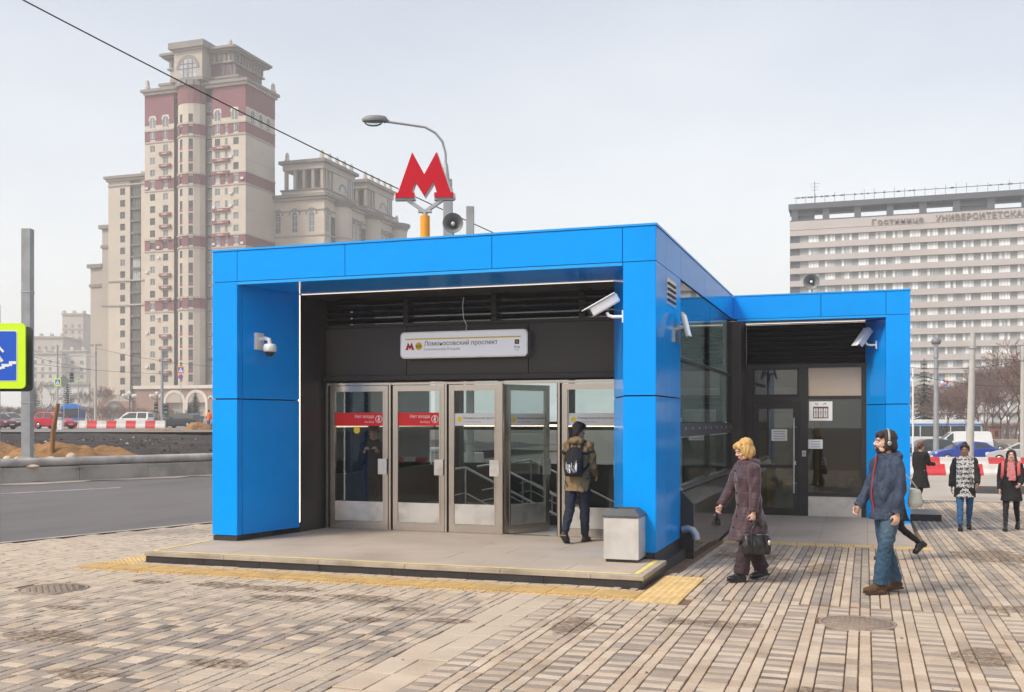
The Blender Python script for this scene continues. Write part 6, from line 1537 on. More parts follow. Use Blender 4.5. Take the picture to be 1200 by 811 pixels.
# recessed glazed strips either side of the round bay
for a0, a1, dp in ((9.0,11.0,1.6),(18.2,20.4,1.2)):
    fa.slab(a0,a1,ZG,ztop-3.5,-dp-.3,-dp,'trim_grey','recess_back')
    me = wmesh(a1-a0-.3,2.2,'loggia_glass' if a0 < 12 else 'pane_pale','frame_brown' if a0 < 12 else 'frame_white',2,1,.1)
    for i in range(NF): fa.win(me, (a0+a1)/2, base+i*FLH+.55, 'loggia_window', -dp+.22)
    for i in range(NF): fa.slab(a0,a1,base+i*FLH-.1,base+i*FLH+.35,-dp,-dp+.5,'limestone_grey' if i % 5 else 'brick_red','balcony_edge')
# round bay: polygonal drum with its own openings
bc = Vector((XA+14.6, YT+1.2, 0)); br = 4.25; nb = 7
ang = [R(200+20*k) for k in range(nb+1)]
def bayp(k, r_=br): return bc + Vector((cos(ang[k])*r_, sin(ang[k])*r_, 0))
for k in range(nb):
    a_, b_ = bayp(k), bayp(k+1); l = (b_-a_).length
    fb = Facade(tw_, (a_.x,a_.y), ((b_-a_).x,(b_-a_).y)); hs_ = []
    op = {2:('t',.8), 4:('n',.85)}.get(k)
    if op:
        for i in range(NF-1): hs_.append((l/2-.55,l/2+.55,rowz(i)-.1,rowz(i)+1.75))
    fb.wall(0,l,ZG,ztop+1.2,hs_,'limestone','bay_wall')
    me = wmesh(1.1,1.85,'pane_dark','frame_brown',1,1)
    for h in hs_: fb.win(me, l/2, h[2])
    for i in range(NF-1):
        z0 = base+i*FLH
        if i in (23,19,14,9) or i >= 25:
            if op:
                fb.slab(0,l/2-.55,z0+.35,z0+2.95,-.05,.06,'brick_red','brick_band'); fb.slab(l/2+.55,l,z0+.35,z0+2.95,-.05,.06,'brick_red','brick_band')
            else: fb.slab(0,l,z0+.35,z0+2.95,-.05,.06,'brick_red','brick_band')
            fb.slab(0,l,z0+2.95,z0+3.4,-.05,.25,'limestone_grey','string_course'); fb.slab(0,l,z0-.05,z0+.35,-.05,.22,'limestone_grey','string_course')
        elif op and (i % 5 != 3): fb.slab(l/2-.55,l/2+.55,rowz(i)-.95,rowz(i)-.12,-.05,.06,'brick_red','sill_panel')
    fb.slab(0,l,ztop-6.2+2.0,ztop+.2,-.1,.10,'brick_red','brick_band')
    fb.slab(0,l,ztop+.2,ztop+1.5,-.2,.7,'trim_grey','cornice')
for k_ in range(26):
    a_ = random.choice((.8,4.3,21.0,26.0,29.3)); z_ = rowz(random.randrange(2,22))+random.uniform(-.2,.6); fa.slab(a_-.4,a_+.4,z_,z_+.55,0,.4,'frame_white','air_conditioner')
# right flank: blank with string courses, arched windows high up
fr_ = Facade(tw_, (XB,YT), (0,1)); FD = 13.5
zar = base+24*FLH-.3
fr_.wall(0,FD,ZG,ztop-1.6,[(a_-.85,a_+.85,zar-1.8,zar+3.0) for a_ in (3.2,6.8,10.4)],'limestone')
for a_ in (3.2,6.8,10.4): fr_.win(W_arch, a_, zar-1.8); fr_.arch(a_, zar+3.0, .85, .35, .08, 'frame_white'); fr_.lunette(a_, zar+3.0, .85, .03, 'pane_grey')
for i in (23,19,14,9):
    z0 = base+i*FLH; fr_.slab(0,FD,z0+.35,z0+2.95,-.05,.05,'brick_red','brick_band'); fr_.slab(-.19,FD,z0+2.96,z0+3.33,-.05,.21,'limestone_grey','string_course'); fr_.slab(-.16,FD,z0-.04,z0+.33,-.05,.17,'limestone_grey','string_course')
for i in (21,17,12,7,5): fr_.slab(0,FD,base+i*FLH,base+i*FLH+.12,-.05,.04,'limestone_grey','string_course')
# top storey: crimson field, arched windows, cornice
zt0 = base+26*FLH-.6
for a_ in (2.4,6.4,22.0,27.0): fa.arch(a_, zar+3.0, .85, .35, .10, 'frame_white'); fa.lunette(a_, zar+3.0, .85, .05, 'pane_grey'); fa.slab(a_-.85,a_+.85,zar-1.8,zar+3.0,-.02,.03,'pane_grey','arched_window'); fa.slab(a_-.06,a_+.06,zar-1.8,zar+3.6,.03,.08,'frame_white','glazing_bar'); fa.slab(a_-.85,a_+.85,zar+.3,zar+1.1,.03,.09,'limestone','spandrel'); 
for a0, a1 in ((0,9.0),(20.4,30.2)): fa.slab(a0,a1,zar+4.2,ztop-.2,-.05,.06,'brick_red','brick_band')
for (x0,x1) in ((0,1.4),(3.4,5.4),(7.4,9.0),(20.4,20.9),(23.1,25.9),(28.1,30.2)): fa.slab(x0,x1,zar+1.8,zar+4.2,-.05,.06,'brick_red','brick_band')
fr_.slab(0,FD,zar+4.2,ztop-.2,-.05,.06,'brick_red','brick_band')
fa.slab(-.0,10.6,ztop-.2,ztop+.5,-.4,.6,'limestone_grey','cornice'); fa.slab(-.6,10.6,ztop+.5,ztop+1.2,-.4,1.1,'trim_grey','cornice')
fa.slab(18.6,30.8,ztop-.2,ztop+.5,-.4,.6,'limestone_grey','cornice'); fa.slab(18.6,31.3,ztop+.5,ztop+1.2,-.4,1.1,'trim_grey','cornice')
fr_.slab(-.59,FD+.4,ztop-.19,ztop+.49,-.4,.59,'limestone_grey','cornice'); fr_.slab(-1.08,FD+.8,ztop+.51,ztop+1.18,-.4,1.08,'trim_grey','cornice')
P2 = lambda name, m, mt: m.build(name, mt, tw_)
P2('core', MB().box(XA+.4,XB-.4,YT+2.2,YT+FD,ZG,ztop+.8).box(XA,XA+.2,YT+.02,YT+FD,ZG,ztop), 'limestone')
for x, y in ((XA+.6,YT+.3),(XB-.2,YT+FD-.5),(XB-4.8,YT+FD+.5)): P2('finial', MB().lathe([(.75,0),(.75,.9),(.55,1.0),(.5,2.2),(.3,2.7),(0,2.8)],10,(x,y,ztop+1.2)), 'limestone_grey')
P2('roof_step', MB().box(XA+4,XB-3.0,YT+1.0,YT+FD-1,ztop+1.0,ztop+2.3), 'limestone'); P2('roof_step', MB().box(XA+3.6,XB-2.6,YT+.7,YT+FD-.8,ztop+2.3,ztop+2.9), 'trim_grey')
# crown
CX0, CX1, CY0, CY1, CZ = XA+6.4, XB-5.2, YT+2.0, YT+FD+2, ztop+.2
P2('crown_wall', MB().box(CX0,CX1,CY0,CY1,CZ-3,CZ+6.6), 'brick_plum'); P2('crown_frieze', MB().box(CX0-.25,CX1+.25,CY0-.25,CY1+.25,CZ+6.6,CZ+8.6), 'limestone_grey')
for o_, z0, z1 in ((.6,6.2,6.6),(.7,8.6,9.0),(1.5,9.0,9.5),(2.0,9.5,10.1)): P2('crown_cornice', MB().box(CX0-o_,CX1+o_,CY0-o_,CY1+o_,CZ+z0,CZ+z1), 'trim_grey')
P2('crown_bay', MB().box(bc.x-4.2,bc.x+4.2,YT-1.9,CY0+1,ztop+1.3,CZ+9.2), 'limestone_grey'); P2('crown_bay_cornice', MB().box(bc.x-5.2,bc.x+5.2,YT-3.0,CY0+1,CZ+9.6,CZ+11.2), 'trim_grey'); P2('crown_bay_cornice', MB().box(bc.x-4.6,bc.x+4.6,YT-2.4,CY0+1,CZ+9.2,CZ+9.6), 'limestone_grey')
P2('crown_bay_cornice', MB().box(bc.x-4.9,bc.x+4.9,YT-2.6,CY0+.4,ztop+1.5,ztop+2.3), 'trim_grey')
fc = Facade(tw_, (bc.x-4.2,YT-1.9), (1,0)); zc = CZ+4.6
fc.arch(4.2, zc, 2.6, .8, .14, 'trim_grey', dep=.1); fc.lunette(4.2, zc, 2.6, .06, 'pane_pale', 'arched_window'); fc.slab(1.6,6.8,zc-2.2,zc,-.1,.06,'pane_pale','arched_window')
for q in (-1.3,0,1.3): fc.slab(4.2+q-.09,4.2+q+.09,zc-2.2,zc+2.2,.06,.11,'frame_brown','glazing_bar')
for q in (0,1.2): fc.slab(1.6,6.8,zc+q-.09,zc+q+.09,.06,.12,'frame_brown','glazing_bar')
for fx, u_, aa in (((CX0,CY0),(1,0),(1.6,4.0,16.0,17.6)),((CX1,CY0),(0,1),(2.0,12.0))):
    f_ = Facade(tw_, fx, u_)
    for a_ in aa: f_.slab(a_-.45,a_+.45,CZ+3.0,CZ+5.2,-.1,.05,'pane_dark','slot_window'); f_.lunette(a_, CZ+5.2, .45, .05, 'pane_dark', 'slot_window'); f_.arch(a_, CZ+5.2, .45, .25, .08, 'trim_grey')
    for k in range(14 if u_[0] else 10): f_.slab(.5+k*1.35,.9+k*1.35,CZ+6.9,CZ+8.5,-.1,.75,'trim_grey','bracket')
    for a_ in (.2,): f_.slab(a_,a_+1.0,CZ-3,CZ+6.5,-.1,.15,'limestone_grey','pilaster')
for x, y in ((CX0+1,CY0+.5),(CX1-1,CY0+.5)): P2('finial', MB().lathe([(.8,0),(.8,.8),(.6,1.2),(.5,2.0),(0,2.4)],10,(x,y,CZ+10.1)), 'limestone_grey')

# ---- stepped left wing of the tower
lw = thing('tower_wing', 'beige stepped apartment wing joined to the left of the crimson banded tower', 'building', (-190,228,ZG))
XL1 = -189.6; f1 = Facade(lw, (XL1,YT+2), (1,0)); H1 = 66.0; nf = 20
hs_ = []; cc = [(4.6,1.55),(12.2,.85)]
for i in range(nf):
    for a_, w_ in cc: hs_.append((a_-w_/2,a_+w_/2,rowz(i)-.4,rowz(i)+1.35))
f1.wall(0,7.0,ZG,H1-1,[h for h in hs_ if h[0] < 7],'limestone'); f1.wall(10.4,13.2,ZG,H1-1,[h for h in hs_ if h[0] > 9],'limestone')
for i in range(nf):
    f1.win(W_g if (i*5) % 7 == 2 else W_d, 4.6, rowz(i)-.4); f1.win(W_n, 12.2, rowz(i)-.4); f1.win(W_lgw if i in (12,13) else W_lg, 8.7, rowz(i)-.9, 'loggia_window', -.3)
    f1.slab(7.0,10.4,rowz(i)-1.5,rowz(i)-.9,-.6,.1,'frame_brown','loggia_edge')
f1.slab(7.0,10.4,ZG,H1-4,-.9,-.6,'trim_grey','recess_back')
for z in (rowz(10)-1.5,rowz(11)+1.8,rowz(19)+2.0): f1.slab(0,13.2,z,z+.35,-.05,.3,'limestone_grey','string_course')
f1.slab(-.3,13.2,H1-1,H1-.4,-.4,.6,'limestone_grey','cornice'); f1.slab(-.7,13.2,H1-.4,H1+.3,-.4,1.1,'trim_grey','cornice')
PL = lambda name, m, mt: m.build(name, mt, lw)
PL('core', MB().box(XL1,XA-.05,YT+3.0,YT+22,ZG,H1-.5), 'limestone_grey'); PL('roof_box', MB().box(XL1+8,XL1+11,YT+5,YT+9,H1,H1+2), 'limestone_grey')
for x0, x1, y0, hh in ((-195.0,XL1-.02,YT+6,54.6),(-199.2,-195.02,YT+6.4,44.3)):
    PL('step_block', MB().box(x0,x1,y0,y0+16,ZG,hh), 'limestone_grey'); PL('cornice', MB().box(x0-.7,x1,y0-.7,y0+16,hh-1.0,hh), 'trim_grey'); PL('string_course', MB().box(x0-.3,x1,y0-.3,y0+16,hh-6.2,hh-5.4), 'trim_grey')
    PL('string_course', MB().box(x0-.1,x1,y0-.12,y0+16,hh-22,hh-21.6), 'trim_grey')

# ---- lower block with loggia turrets, right of the tower
rb = thing('loggia_block', 'beige apartment block with columned rooftop loggias behind the pavilion roof', 'building', (-140,250,ZG))
BX0, BX1, BY0, BY1, BZ = -152.5, -131.6, 236.5, 283.0, 60.0
b1 = Facade(rb, (BX0,BY0), (1,0)); b2 = Facade(rb, (BX1,BY0), (0,1)); Lb1 = BX1-BX0; Lb2 = BY1-BY0
pr_ = MB(); zf = lambda i: BZ - 2.2 - (i+1)*FLH
A1 = (7.2,12.2,17.2); A2 = (1.6,12.5,15.0,17.5,20,31.5,34,36.5,39); 
def wallset(f_, L_, A_, arched_top=True):
    hs_ = []
    for a_ in A_:
        hs_.append((a_-.85,a_+.85,BZ-9.3,BZ-4.7))
        for i in range(4,18): hs_.append((a_-.775,a_+.775,zf(i)-.6,zf(i)+1.15))
    f_.wall(0,L_,ZG,BZ-1,hs_,'limestone')
    for a_ in A_:
        f_.win(W_arch, a_, BZ-9.3, 'arched_window'); f_.lunette(a_, BZ-4.7, .85, .03, 'pane_grey'); f_.arch(a_, BZ-4.7, .85, .3, .06, 'frame_white'); f_.arch(a_, BZ-4.7, 1.3, .4, .16, 'trim_grey')
        for i in range(4,18): f_.win(W_g, a_, zf(i)-.6)
    for z in (BZ-10.3, BZ-13.2): f_.slab(0,L_,z,z+.35,-.05,.25,'limestone_grey','string_course')
    f_.slab(0,L_,BZ-3.9,BZ-3.5,-.02,.1,'trim_grey','string_course')
    f_.slab(-.4,L_+.4,BZ-1,BZ-.3,-.4,.6,'limestone_grey','cornice'); f_.slab(-.9,L_+.9,BZ-.3,BZ+.5,-.4,1.2,'trim_grey','cornice')
wallset(b1, Lb1, A1); wallset(b2, Lb2, A2)
for i in range(8): b1.slab(1.0,4.4,BZ-4.8-i*6.24,BZ-9.8-i*6.24,-.05,.06,'loggia_glass','glazed_bay') if False else b1.win(wmesh(3.2,4.8,'pane_grey','frame_white',3,2,.14), 2.6, BZ-9.6-i*6.24, 'glazed_bay', .22)
PR = lambda name, m, mt: m.build(name, mt, rb)
PR('core', MB().box(BX0,BX1-.3,BY0+.3,BY1,ZG,BZ-.2), 'limestone_grey')
# projecting rounded bays on the long side
for a_ in (8.6,26.0,43.5):
    p = b2.P(a_,0); PR('bay', MB().tube([(p.x,p.y,ZG),(p.x,p.y,BZ-2)], 3.0, 16), 'limestone'); PR('bay_cornice', MB().tube([(p.x,p.y,BZ-2),(p.x,p.y,BZ-1.2),(p.x,p.y,BZ-.9),(p.x,p.y,BZ)], [3.2,3.3,3.9,4.0], 16), 'trim_grey')
    for q in (BZ-10.3,BZ-13.2): PR('string_course', MB().tube([(p.x,p.y,q),(p.x,p.y,q+.35)], 3.2, 16), 'limestone_grey')
    for i in range(2,18):
        for th in (-70,-40,-12,18):
            d = Vector((cos(R(th)),sin(R(th)),0)); inst('window', W_n if i > 0 else W_n, rb, p+d*2.92+Vector((0,0,zf(i)-.6))-rb.location, (0,0,R(th)+pi/2), (1.1,1,1))
    b2.slab(a_-5.2,a_-3.1,ZG,BZ-5,-.05,.08,'loggia_glass','glazed_strip')
# rooftop loggias
def loggia(x0, x1, y0, y1, z0, z1):
    PR('loggia_base', MB().box(x0-.5,x1+.5,y0-.5,y1+.5,z0,z0+1.2), 'limestone'); PR('loggia_base', MB().box(x0-.8,x1+.8,y0-.8,y1+.8,z0+1.2,z0+1.6), 'trim_grey')
    PR('loggia_roof', MB().box(x0-.3,x1+.3,y0-.3,y1+.3,z1-2.4,z1-.8), 'limestone_grey'); PR('loggia_roof', MB().box(x0-1.1,x1+1.1,y0-1.1,y1+1.1,z1-.8,z1), 'trim_grey')
    PR('loggia_core', MB().box(x0+1.2,x1-1.2,y0+3.2,y1-1,z0+1.6,z1-2.4), 'trim_grey')
    PR('loggia_wall', MB().box(x1-.9,x1,y0+5.5,y1,z0+1.6,z1-2.4), 'limestone')
    n = 4
    for k in range(n+1): xx = lerp(x0+.4,x1-.4,k/n); PR('loggia_column', MB().box(xx-.4,xx+.4,y0+.1,y0+.9,z0+1.6,z1-2.4), 'limestone_grey')
    for yy in (y0+2.0,y0+4.0): PR('loggia_column', MB().box(x1-.8,x1,yy-.35,yy+.35,z0+1.6,z1-2.4), 'limestone_grey')
    f_ = Facade(rb, (x1,y0), (0,1)); am = lerp(5.5,y1-y0,.45)
    f_.lunette(am, z0+2.6, 1.6, .05, 'pane_pale', 'arched_window'); f_.arch(am, z0+2.6, 1.6, .5, .15, 'trim_grey')
    for k in range(3): f_.slab(y1-y0-3.6+k*1.2,y1-y0-2.8+k*1.2,z0+1.8,z1-2.6,-.1,.04,'pane_dark','slot_window')
    for k in range(5):
        yy = lerp(y0+.4,y1-.4,k/4); PR('finial', MB().lathe([(.7,0),(.7,.6),(.5,.9),(.55,1.6),(.3,2.4),(0,2.6)],10,(x1-.5,yy,z1)), 'limestone')
    PR('finial', MB().lathe([(.7,0),(.7,.6),(.5,.9),(.55,1.6),(.3,2.4),(0,2.6)],10,(x0+.6,y0+.5,z1)), 'limestone')
loggia(-144.0,-132.6,237.5,254.5,BZ+.5,BZ+9.6); loggia(-144.0,-132.6,262,279,BZ+.5,BZ+9.6)
for yy in (281,): PR('finial', MB().lathe([(.7,0),(.7,.6),(.5,.9),(.55,1.6),(.3,2.4),(0,2.6)],10,(BX1-.5,yy,BZ+.5)), 'limestone')

# ---- arcade and railing at the tower's foot
ac = thing('arcade', 'brown brick arcade with white arches at the foot of the tower', 'building', (-150,205,ZG))
aD = 214.0; p0 = (-170.5,212.0); f_ = Facade(ac, p0, (1,0)); La = 46; za = 10.3
ar_c = [(11.5,2.5),(17.8,2.5),(41,2.2)]
f_.wall(0,La,ZG,za,[(a_-r_,a_+r_,ZG,ZG+5.2) for a_,r_ in ar_c]+[(27.5,31.8,ZG,ZG+6.2)],'arcade_brick','arcade_wall',1.2)
for a_, r_ in ar_c: f_.arch(a_, ZG+5.2, r_-.05, .75, .15, 'arcade_white'); f_.lunette(a_, ZG+5.2, r_, .02, 'limestone_grey'); f_.slab(a_-r_-.7,a_-r_,ZG,ZG+5.2,-.1,.15,'arcade_white','pier'); f_.slab(a_+r_,a_+r_+.7,ZG,ZG+5.2,-.1,.15,'arcade_white','pier')
f_.slab(23.9,27.4,ZG,za-.7,-.1,.2,'arcade_white','pier'); f_.slab(31.9,35.4,ZG,za-.7,-.1,.2,'arcade_white','pier'); f_.slab(27.4,31.9,ZG+6.3,za-.7,-.1,.2,'arcade_white','portal_lintel')
for a_ in (21.8,37.6): f_.arch(a_, za-3.2, .5, .35, .1, 'arcade_white', 'round_window', 12); f_.lunette(a_, za-3.2, .5, .06, 'pane_dark', 'round_window')
f_.slab(-.3,La,za-.6,za+.2,-.5,.5,'arcade_white','cornice'); MB().box(p0[0],p0[0]+La,p0[1]+1.3,p0[1]+6,ZG,za-.2).build('core', 'limestone_grey', ac)
fg2 = Facade(ac, (-181,211), (1,0)); fg2.slab(0,10.3,ZG,ZG+5.6,-1,0,'arcade_brick','gate_wall'); fg2.lunette(5.2, ZG+2.4, 2.6, .05, 'pane_grey', 'gate_window', 14); fg2.arch(5.2, ZG+2.4, 2.6, .7, .2, 'frame_brown', 'gate_arch', 14); fg2.slab(2.6,7.8,ZG,ZG+2.4,-.1,.05,'pane_grey','gate_window')
for k in range(6): fg2.slab(3.0+k*.85,3.1+k*.85,ZG,ZG+4.4,.06,.12,'frame_brown','gate_bar')
for k in range(24): fg2.slab(.2+k*.42,.26+k*.42,ZG+5.6,ZG+7.2,-.1,-.04,'ironwork','railing_bar')
fg2.slab(0,10.3,ZG+7.1,ZG+7.2,-.1,-.04,'ironwork','railing_top')
for x, d in ((152,212),(184,214)):
    t = thing('globe_lamp', 'cluster lamp with white globes before the arcade, %s' % ('left' if x < 160 else 'right'), 'street lamp', at(x,d,ZG), RA)
    MB().tube([(0,0,0),(0,0,6.2)], .12, 8).build('shaft', 'ironwork', t, False)
    for q in range(5): MB().ell((1.2*cos(q*2*pi/5),1.2*sin(q*2*pi/5),5.9+.5*(q == 4)),(.42,.42,.42),10,7).build('globe', 'frame_white', t, False); MB().tube([(0,0,5.0),(1.2*cos(q*2*pi/5),1.2*sin(q*2*pi/5),5.5)], .05, 5).build('bracket', 'ironwork', t, False)

# ---- far left group
def block(lab, x0, x1, yt, d, dep, mt, floors=True, pitch=3.1, bay=3.0, nm='far_building', crown=True):
    a_, b_ = cp(x0,d), cp(x1,d); u_ = (b_-a_); L_ = u_.length; H_ = 1.92+(493-yt)/1214*d
    t = thing(nm, lab, 'building', a_); f_ = Facade(t, (a_.x,a_.y), (u_.x,u_.y)); f_.wall(0,L_,ZG,H_-.8,[],mt)
    n = f_.n; q = [a_, b_, b_-n*dep, a_-n*dep]
    m = MB(); vs = [Vector((p.x,p.y,z)) for z in (ZG,H_-.8) for p in q]; m.add(vs, [(1,2,6,5),(2,3,7,6),(3,0,4,7),(4,5,6,7)]); m.build('core', mt, t)
    f_.slab(-.5,L_+.5,H_-.8,H_,-dep-.5,.6,'limestone_grey','cornice')
    if floors:
        nc = max(1,int(L_/bay)); me = wmesh(bay*.42,1.7,'pane_grey','frame_white',1,1,.06); nr = int((H_-4)/pitch)
        for i in range(nr):
            for k in range(nc): f_.win(me, (k+.5)*L_/nc, ZG+1+i*pitch, 'window', .19)
        for i in range(3, nr, 4): f_.slab(0,L_,ZG+.2+i*pitch,ZG+.6+i*pitch,-.1,.3,'limestone_grey','string_course')
    if crown:
        for k in range(int(L_/5)+1): f_.slab(k*5+.2,k*5+1.4,H_,H_+1.3,-1.4,.3,mt,'parapet_block')
    return t
block('hazy pale tower farthest back beside the tall tower', 73, 97.5, 367, 520, 30, 'far_stone', bay=3.4); block('hazy pale stepped block behind the steel post', 34, 74, 394, 500, 24, 'far_stone', bay=3.2)
block('hazy cream block with dark strips left of the tall tower', 37, 72, 413, 455, 20, 'far_pale', bay=3.0); block('hazy cream block directly beside the tall tower', 69, 101, 410, 460, 20, 'far_pale', bay=4.0)
block('low white hall in front of the hazy cream blocks', 50, 104, 448, 330, 30, 'white_hall', False, crown=False)

# ---- hotel on the right: bands, panels and windows
mat('hotel_band', (.50,.46,.44), .9, var=.06, scale=.15, dark=(.44,.37,.32), damt=.4, dscale=.05); mat('hotel_panel', (.33,.36,.36), .8, var=.12, scale=.2); mat('hotel_dark', (.085,.095,.115), .8, var=.1, scale=.2); mat('curtain', (.80,.81,.82), .8, var=.35, scale=.9, stretch=(1.5,1.5,.25)); mat('hotel_glass', (.36,.40,.43), .12, var=.6, scale=.35); mat('letter_brown', (.25,.205,.185), .7, var=.1)
ht = thing('hotel', 'long slab hotel with beige bands, pale windows and rooftop lettering', 'building', (10,272,-1.1))
HY, HX0, HX1, HZ = 272.8, -18.2, 62, 52.5
fh = Facade(ht, (HX0,HY), (1,0)); LH = HX1-HX0; pit = 3.22; BAYW = 4.0
MB().box(HX0+.4,HX1,HY+1.0,HY+16,-1.2,HZ-1).build('core', 'hotel_dark', ht); fl_n = 16
wm = MB()   # window: two-leaf white frame, glass, curtain behind
def hwin(cur):
    m = MB(); w_, h_ = 2.5, 1.75; m.box(-w_/2,w_/2,.12,.16,0,h_,0)
    for k in cur: m.box(-w_/2+k*w_/4+.05,-w_/2+(k+1)*w_/4-.03,.085,.119,.08,h_-.08,2)
    for x0,x1,z0,z1 in ((-w_/2,-w_/2+.08,0,h_),(w_/2-.08,w_/2,0,h_),(-w_/2+.08,w_/2-.08,h_-.08,h_),(-w_/2+.08,w_/2-.08,0,.08),(-.07,.07,.08,h_-.08),(-w_/4-.03,-w_/4+.03,.08,h_-.08),(w_/4-.03,w_/4+.03,.08,h_-.08)): m.box(x0,x1,.02,.08,z0,z1,1)
    return m
hv = [hwin(c).mesh('window', ['hotel_glass','frame_white','curtain']) for c in ((0,1,2,3),(0,3),(0,1,3),(0,2,3),(1,2),(0,))]
allw = []
for i in range(fl_n):
    z = HZ - 2.2 - (i+1)*pit
    fh.slab(0,LH,z+1.78,z+pit,-.6,.35,'hotel_band','spandrel_band')
    fh.slab(0,LH,z-.02,z+1.8,-1.2,-.5,'hotel_panel','window_strip')
    fh.slab(0,2.4,z,z+1.78,-.49,-.3,'hotel_dark','end_loggia'); 
    for k in range(int((LH-4)/BAYW)): allw.append((4.6+k*BAYW+1.2, z, i, k))
def pxx(a_): p = fh.P(a_,0); return proj(p.x,p.y)[1]
inv = [q for q in allw if pxx(q[0]) < 1215]; inv.sort(key=lambda q: q[2])
keep = set((q[2],q[3]) for q in inv[:300])
rest = MB()
for a_, z, i, k in allw:
    v = random.choice((0,0,0,1,2,3,4,5))
    if (i,k) in keep: fh.win(hv[v], a_, z, 'window', -.25)
    else:
        m = hwin(((0,1,2,3),(0,3),(0,1,3),(0,2,3),(1,2),(0,))[v]); o = fh.P(a_,z,-.25); rest.add([(x+o.x,y+o.y,zz+o.z) for x,y,zz in m.v], m.f, 0); rest.m[-len(m.m):] = m.m
rest.build('windows', ['hotel_glass','frame_white','curtain'], ht, kind='stuff')
fh.slab(0,LH,HZ-2.2,HZ,-.6,.45,'hotel_band','name_band')
# open roof storey: posts, beams, overhang, aerials
fh.slab(-.3,LH,HZ+3.0,HZ+4.4,-8,.8,'hotel_dark','roof_slab'); fh.slab(0,LH,HZ,HZ+.35,-8,.2,'hotel_dark','deck'); fh.slab(0,LH,HZ+1.5,HZ+1.85,-.6,-.3,'hotel_dark','beam')
MB().box(HX0+9,HX1,HY+7,HY+8,HZ,HZ+1.3).build('plant_wall', 'hotel_dark', ht)
for k in range(int(LH/7.6)+1): fh.slab(.4+k*7.6,2.0+k*7.6,HZ+.3,HZ+3.0,-1.6,.2,'hotel_dark','roof_post')
for a0, a1 in ((.5,6.0),(40,46),(58,80)): fh.slab(a0,a1,HZ+.3,HZ+2.6,-1.8,-.8,'hotel_dark','plant_box')
for k in range(34):
    a_ = 1.5+k*2.35; p = fh.P(a_,HZ+4.4,-.5); MB().tube([p,p+Vector((0,0,random.uniform(1.9,3.2)))], .05, 4).build('aerial', 'hotel_dark', ht)
fh.slab(1.0,LH,HZ+6.05,HZ+6.2,-.55,-.45,'hotel_dark','aerial_wire')
for k in range(60): a_ = 1.5+random.random()*(LH-3); fh.slab(a_,a_+.5,HZ+5.95,HZ+6.3,-.6,-.4,'hotel_dark','lamp_box')
MB().tube([fh.P(6,HZ+4.4,-2),fh.P(6,HZ+10.5,-2)], .07, 4).bar(fh.P(4.8,HZ+9.8,-2),fh.P(7.2,HZ+9.8,-2),.07,.07).bar(fh.P(5,HZ+9,-2),fh.P(7,HZ+9,-2),.07,.07).bar(fh.P(5.2,HZ+8.2,-2),fh.P(6.8,HZ+8.2,-2),.07,.07).build('aerial_mast', 'hotel_dark', ht)
for txt, a_, sz, sx in (('Гостиница',19.6,1.75,12.0),('УНИВЕРСИТЕТСКАЯ',34.4,1.85,20.3)):
    p = fh.P(a_,HZ-1.85,.60); lo_ = lettering('rooftop_lettering', txt, sz, p, 'letter_brown', ht, 0, .25, bold=.025, spacing=1.1); lo_.scale.x = sx/(max(v.co.x for v in lo_.data.vertices))
# ================================================================ trees
mat('bark_bare', (.115,.075,.06), .95, var=.25, scale=2); mat('twig', (.165,.10,.082), .95, var=.3, scale=.8); mat('needle', (.022,.05,.028), .9, var=.5, scale=1.5); mat('needle_blue', (.035,.06,.05), .9, var=.5, scale=1.5); mat('hedge_green', (.035,.06,.02), .9, var=.5, scale=1)
def bare_tree(hh, seed, spread=.55, levels=6, r0=.16, bush=False):
    rnd = random.Random(seed); tr, cr = MB(), MB()
    def tri(m, a_, b_, ra, rb):
        d = (b_-a_).normalized(); x = d.orthogonal().normalized(); y = d.cross(x)
        vs = [a_+(x*cos(q)+y*sin(q))*ra for q in (0,2.094,4.189)] + [b_+(x*cos(q)+y*sin(q))*rb for q in (0,2.094,4.189)]
        m.add(vs, [(0,1,4,3),(1,2,5,4),(2,0,3,5)])
    def grow(p, d, l, r_, lv):
        q = p
        for k in range(2):
            d2 = (d + Vector((rnd.gauss(0,.13),rnd.gauss(0,.13),rnd.gauss(.04,.06)))).normalized(); e_ = q + d2*l/2
            tri(tr if lv < 2 else cr, q, e_, max(.018,r_*(1-.25*k)), max(.016,r_*(.75-.2*k))); q = e_; d = d2
            if lv >= 2 and lv < levels and rnd.random() < .75: 
                s_ = (d + Vector((rnd.uniform(-1,1),rnd.uniform(-1,1),rnd.uniform(-.2,.6)))*spread*1.4).normalized(); grow(q, s_, l*rnd.uniform(.5,.7), r_*.5, min(levels,lv+2))
        if lv >= levels: return
        n = 3 if lv < 3 or rnd.random() < .55 else 2
        for k in range(n):
            th = 2*pi*(k+rnd.random()*.7)/n
            s_ = (d + Vector((cos(th),sin(th),rnd.uniform(-.1,.35)))*spread*rnd.uniform(.7,1.35)).normalized()
            grow(q, s_, l*rnd.uniform(.66,.84), r_*.62, lv+1)
    if bush:
        for k in range(6): th = k*1.05+rnd.random(); grow(Vector((cos(th)*.2,sin(th)*.2,0)), Vector((cos(th)*.5,sin(th)*.5,1)).normalized(), hh*.26, r0*.5, 2)
        tri(tr, Vector((0,0,0)), Vector((0,0,hh*.2)), r0*.6, r0*.4)
    else: grow(Vector((0,0,0)), Vector((rnd.gauss(0,.03),rnd.gauss(0,.03),1)), hh*.27, r0, 0)
    return tr.mesh('trunk','bark_bare'), cr.mesh('crown','twig')
variants = [bare_tree(10, s, .5+.06*s, 6) for s in range(4)]; bushes = [bare_tree(5, 10+s, .75, 5, .10, True) for s in range(3)]
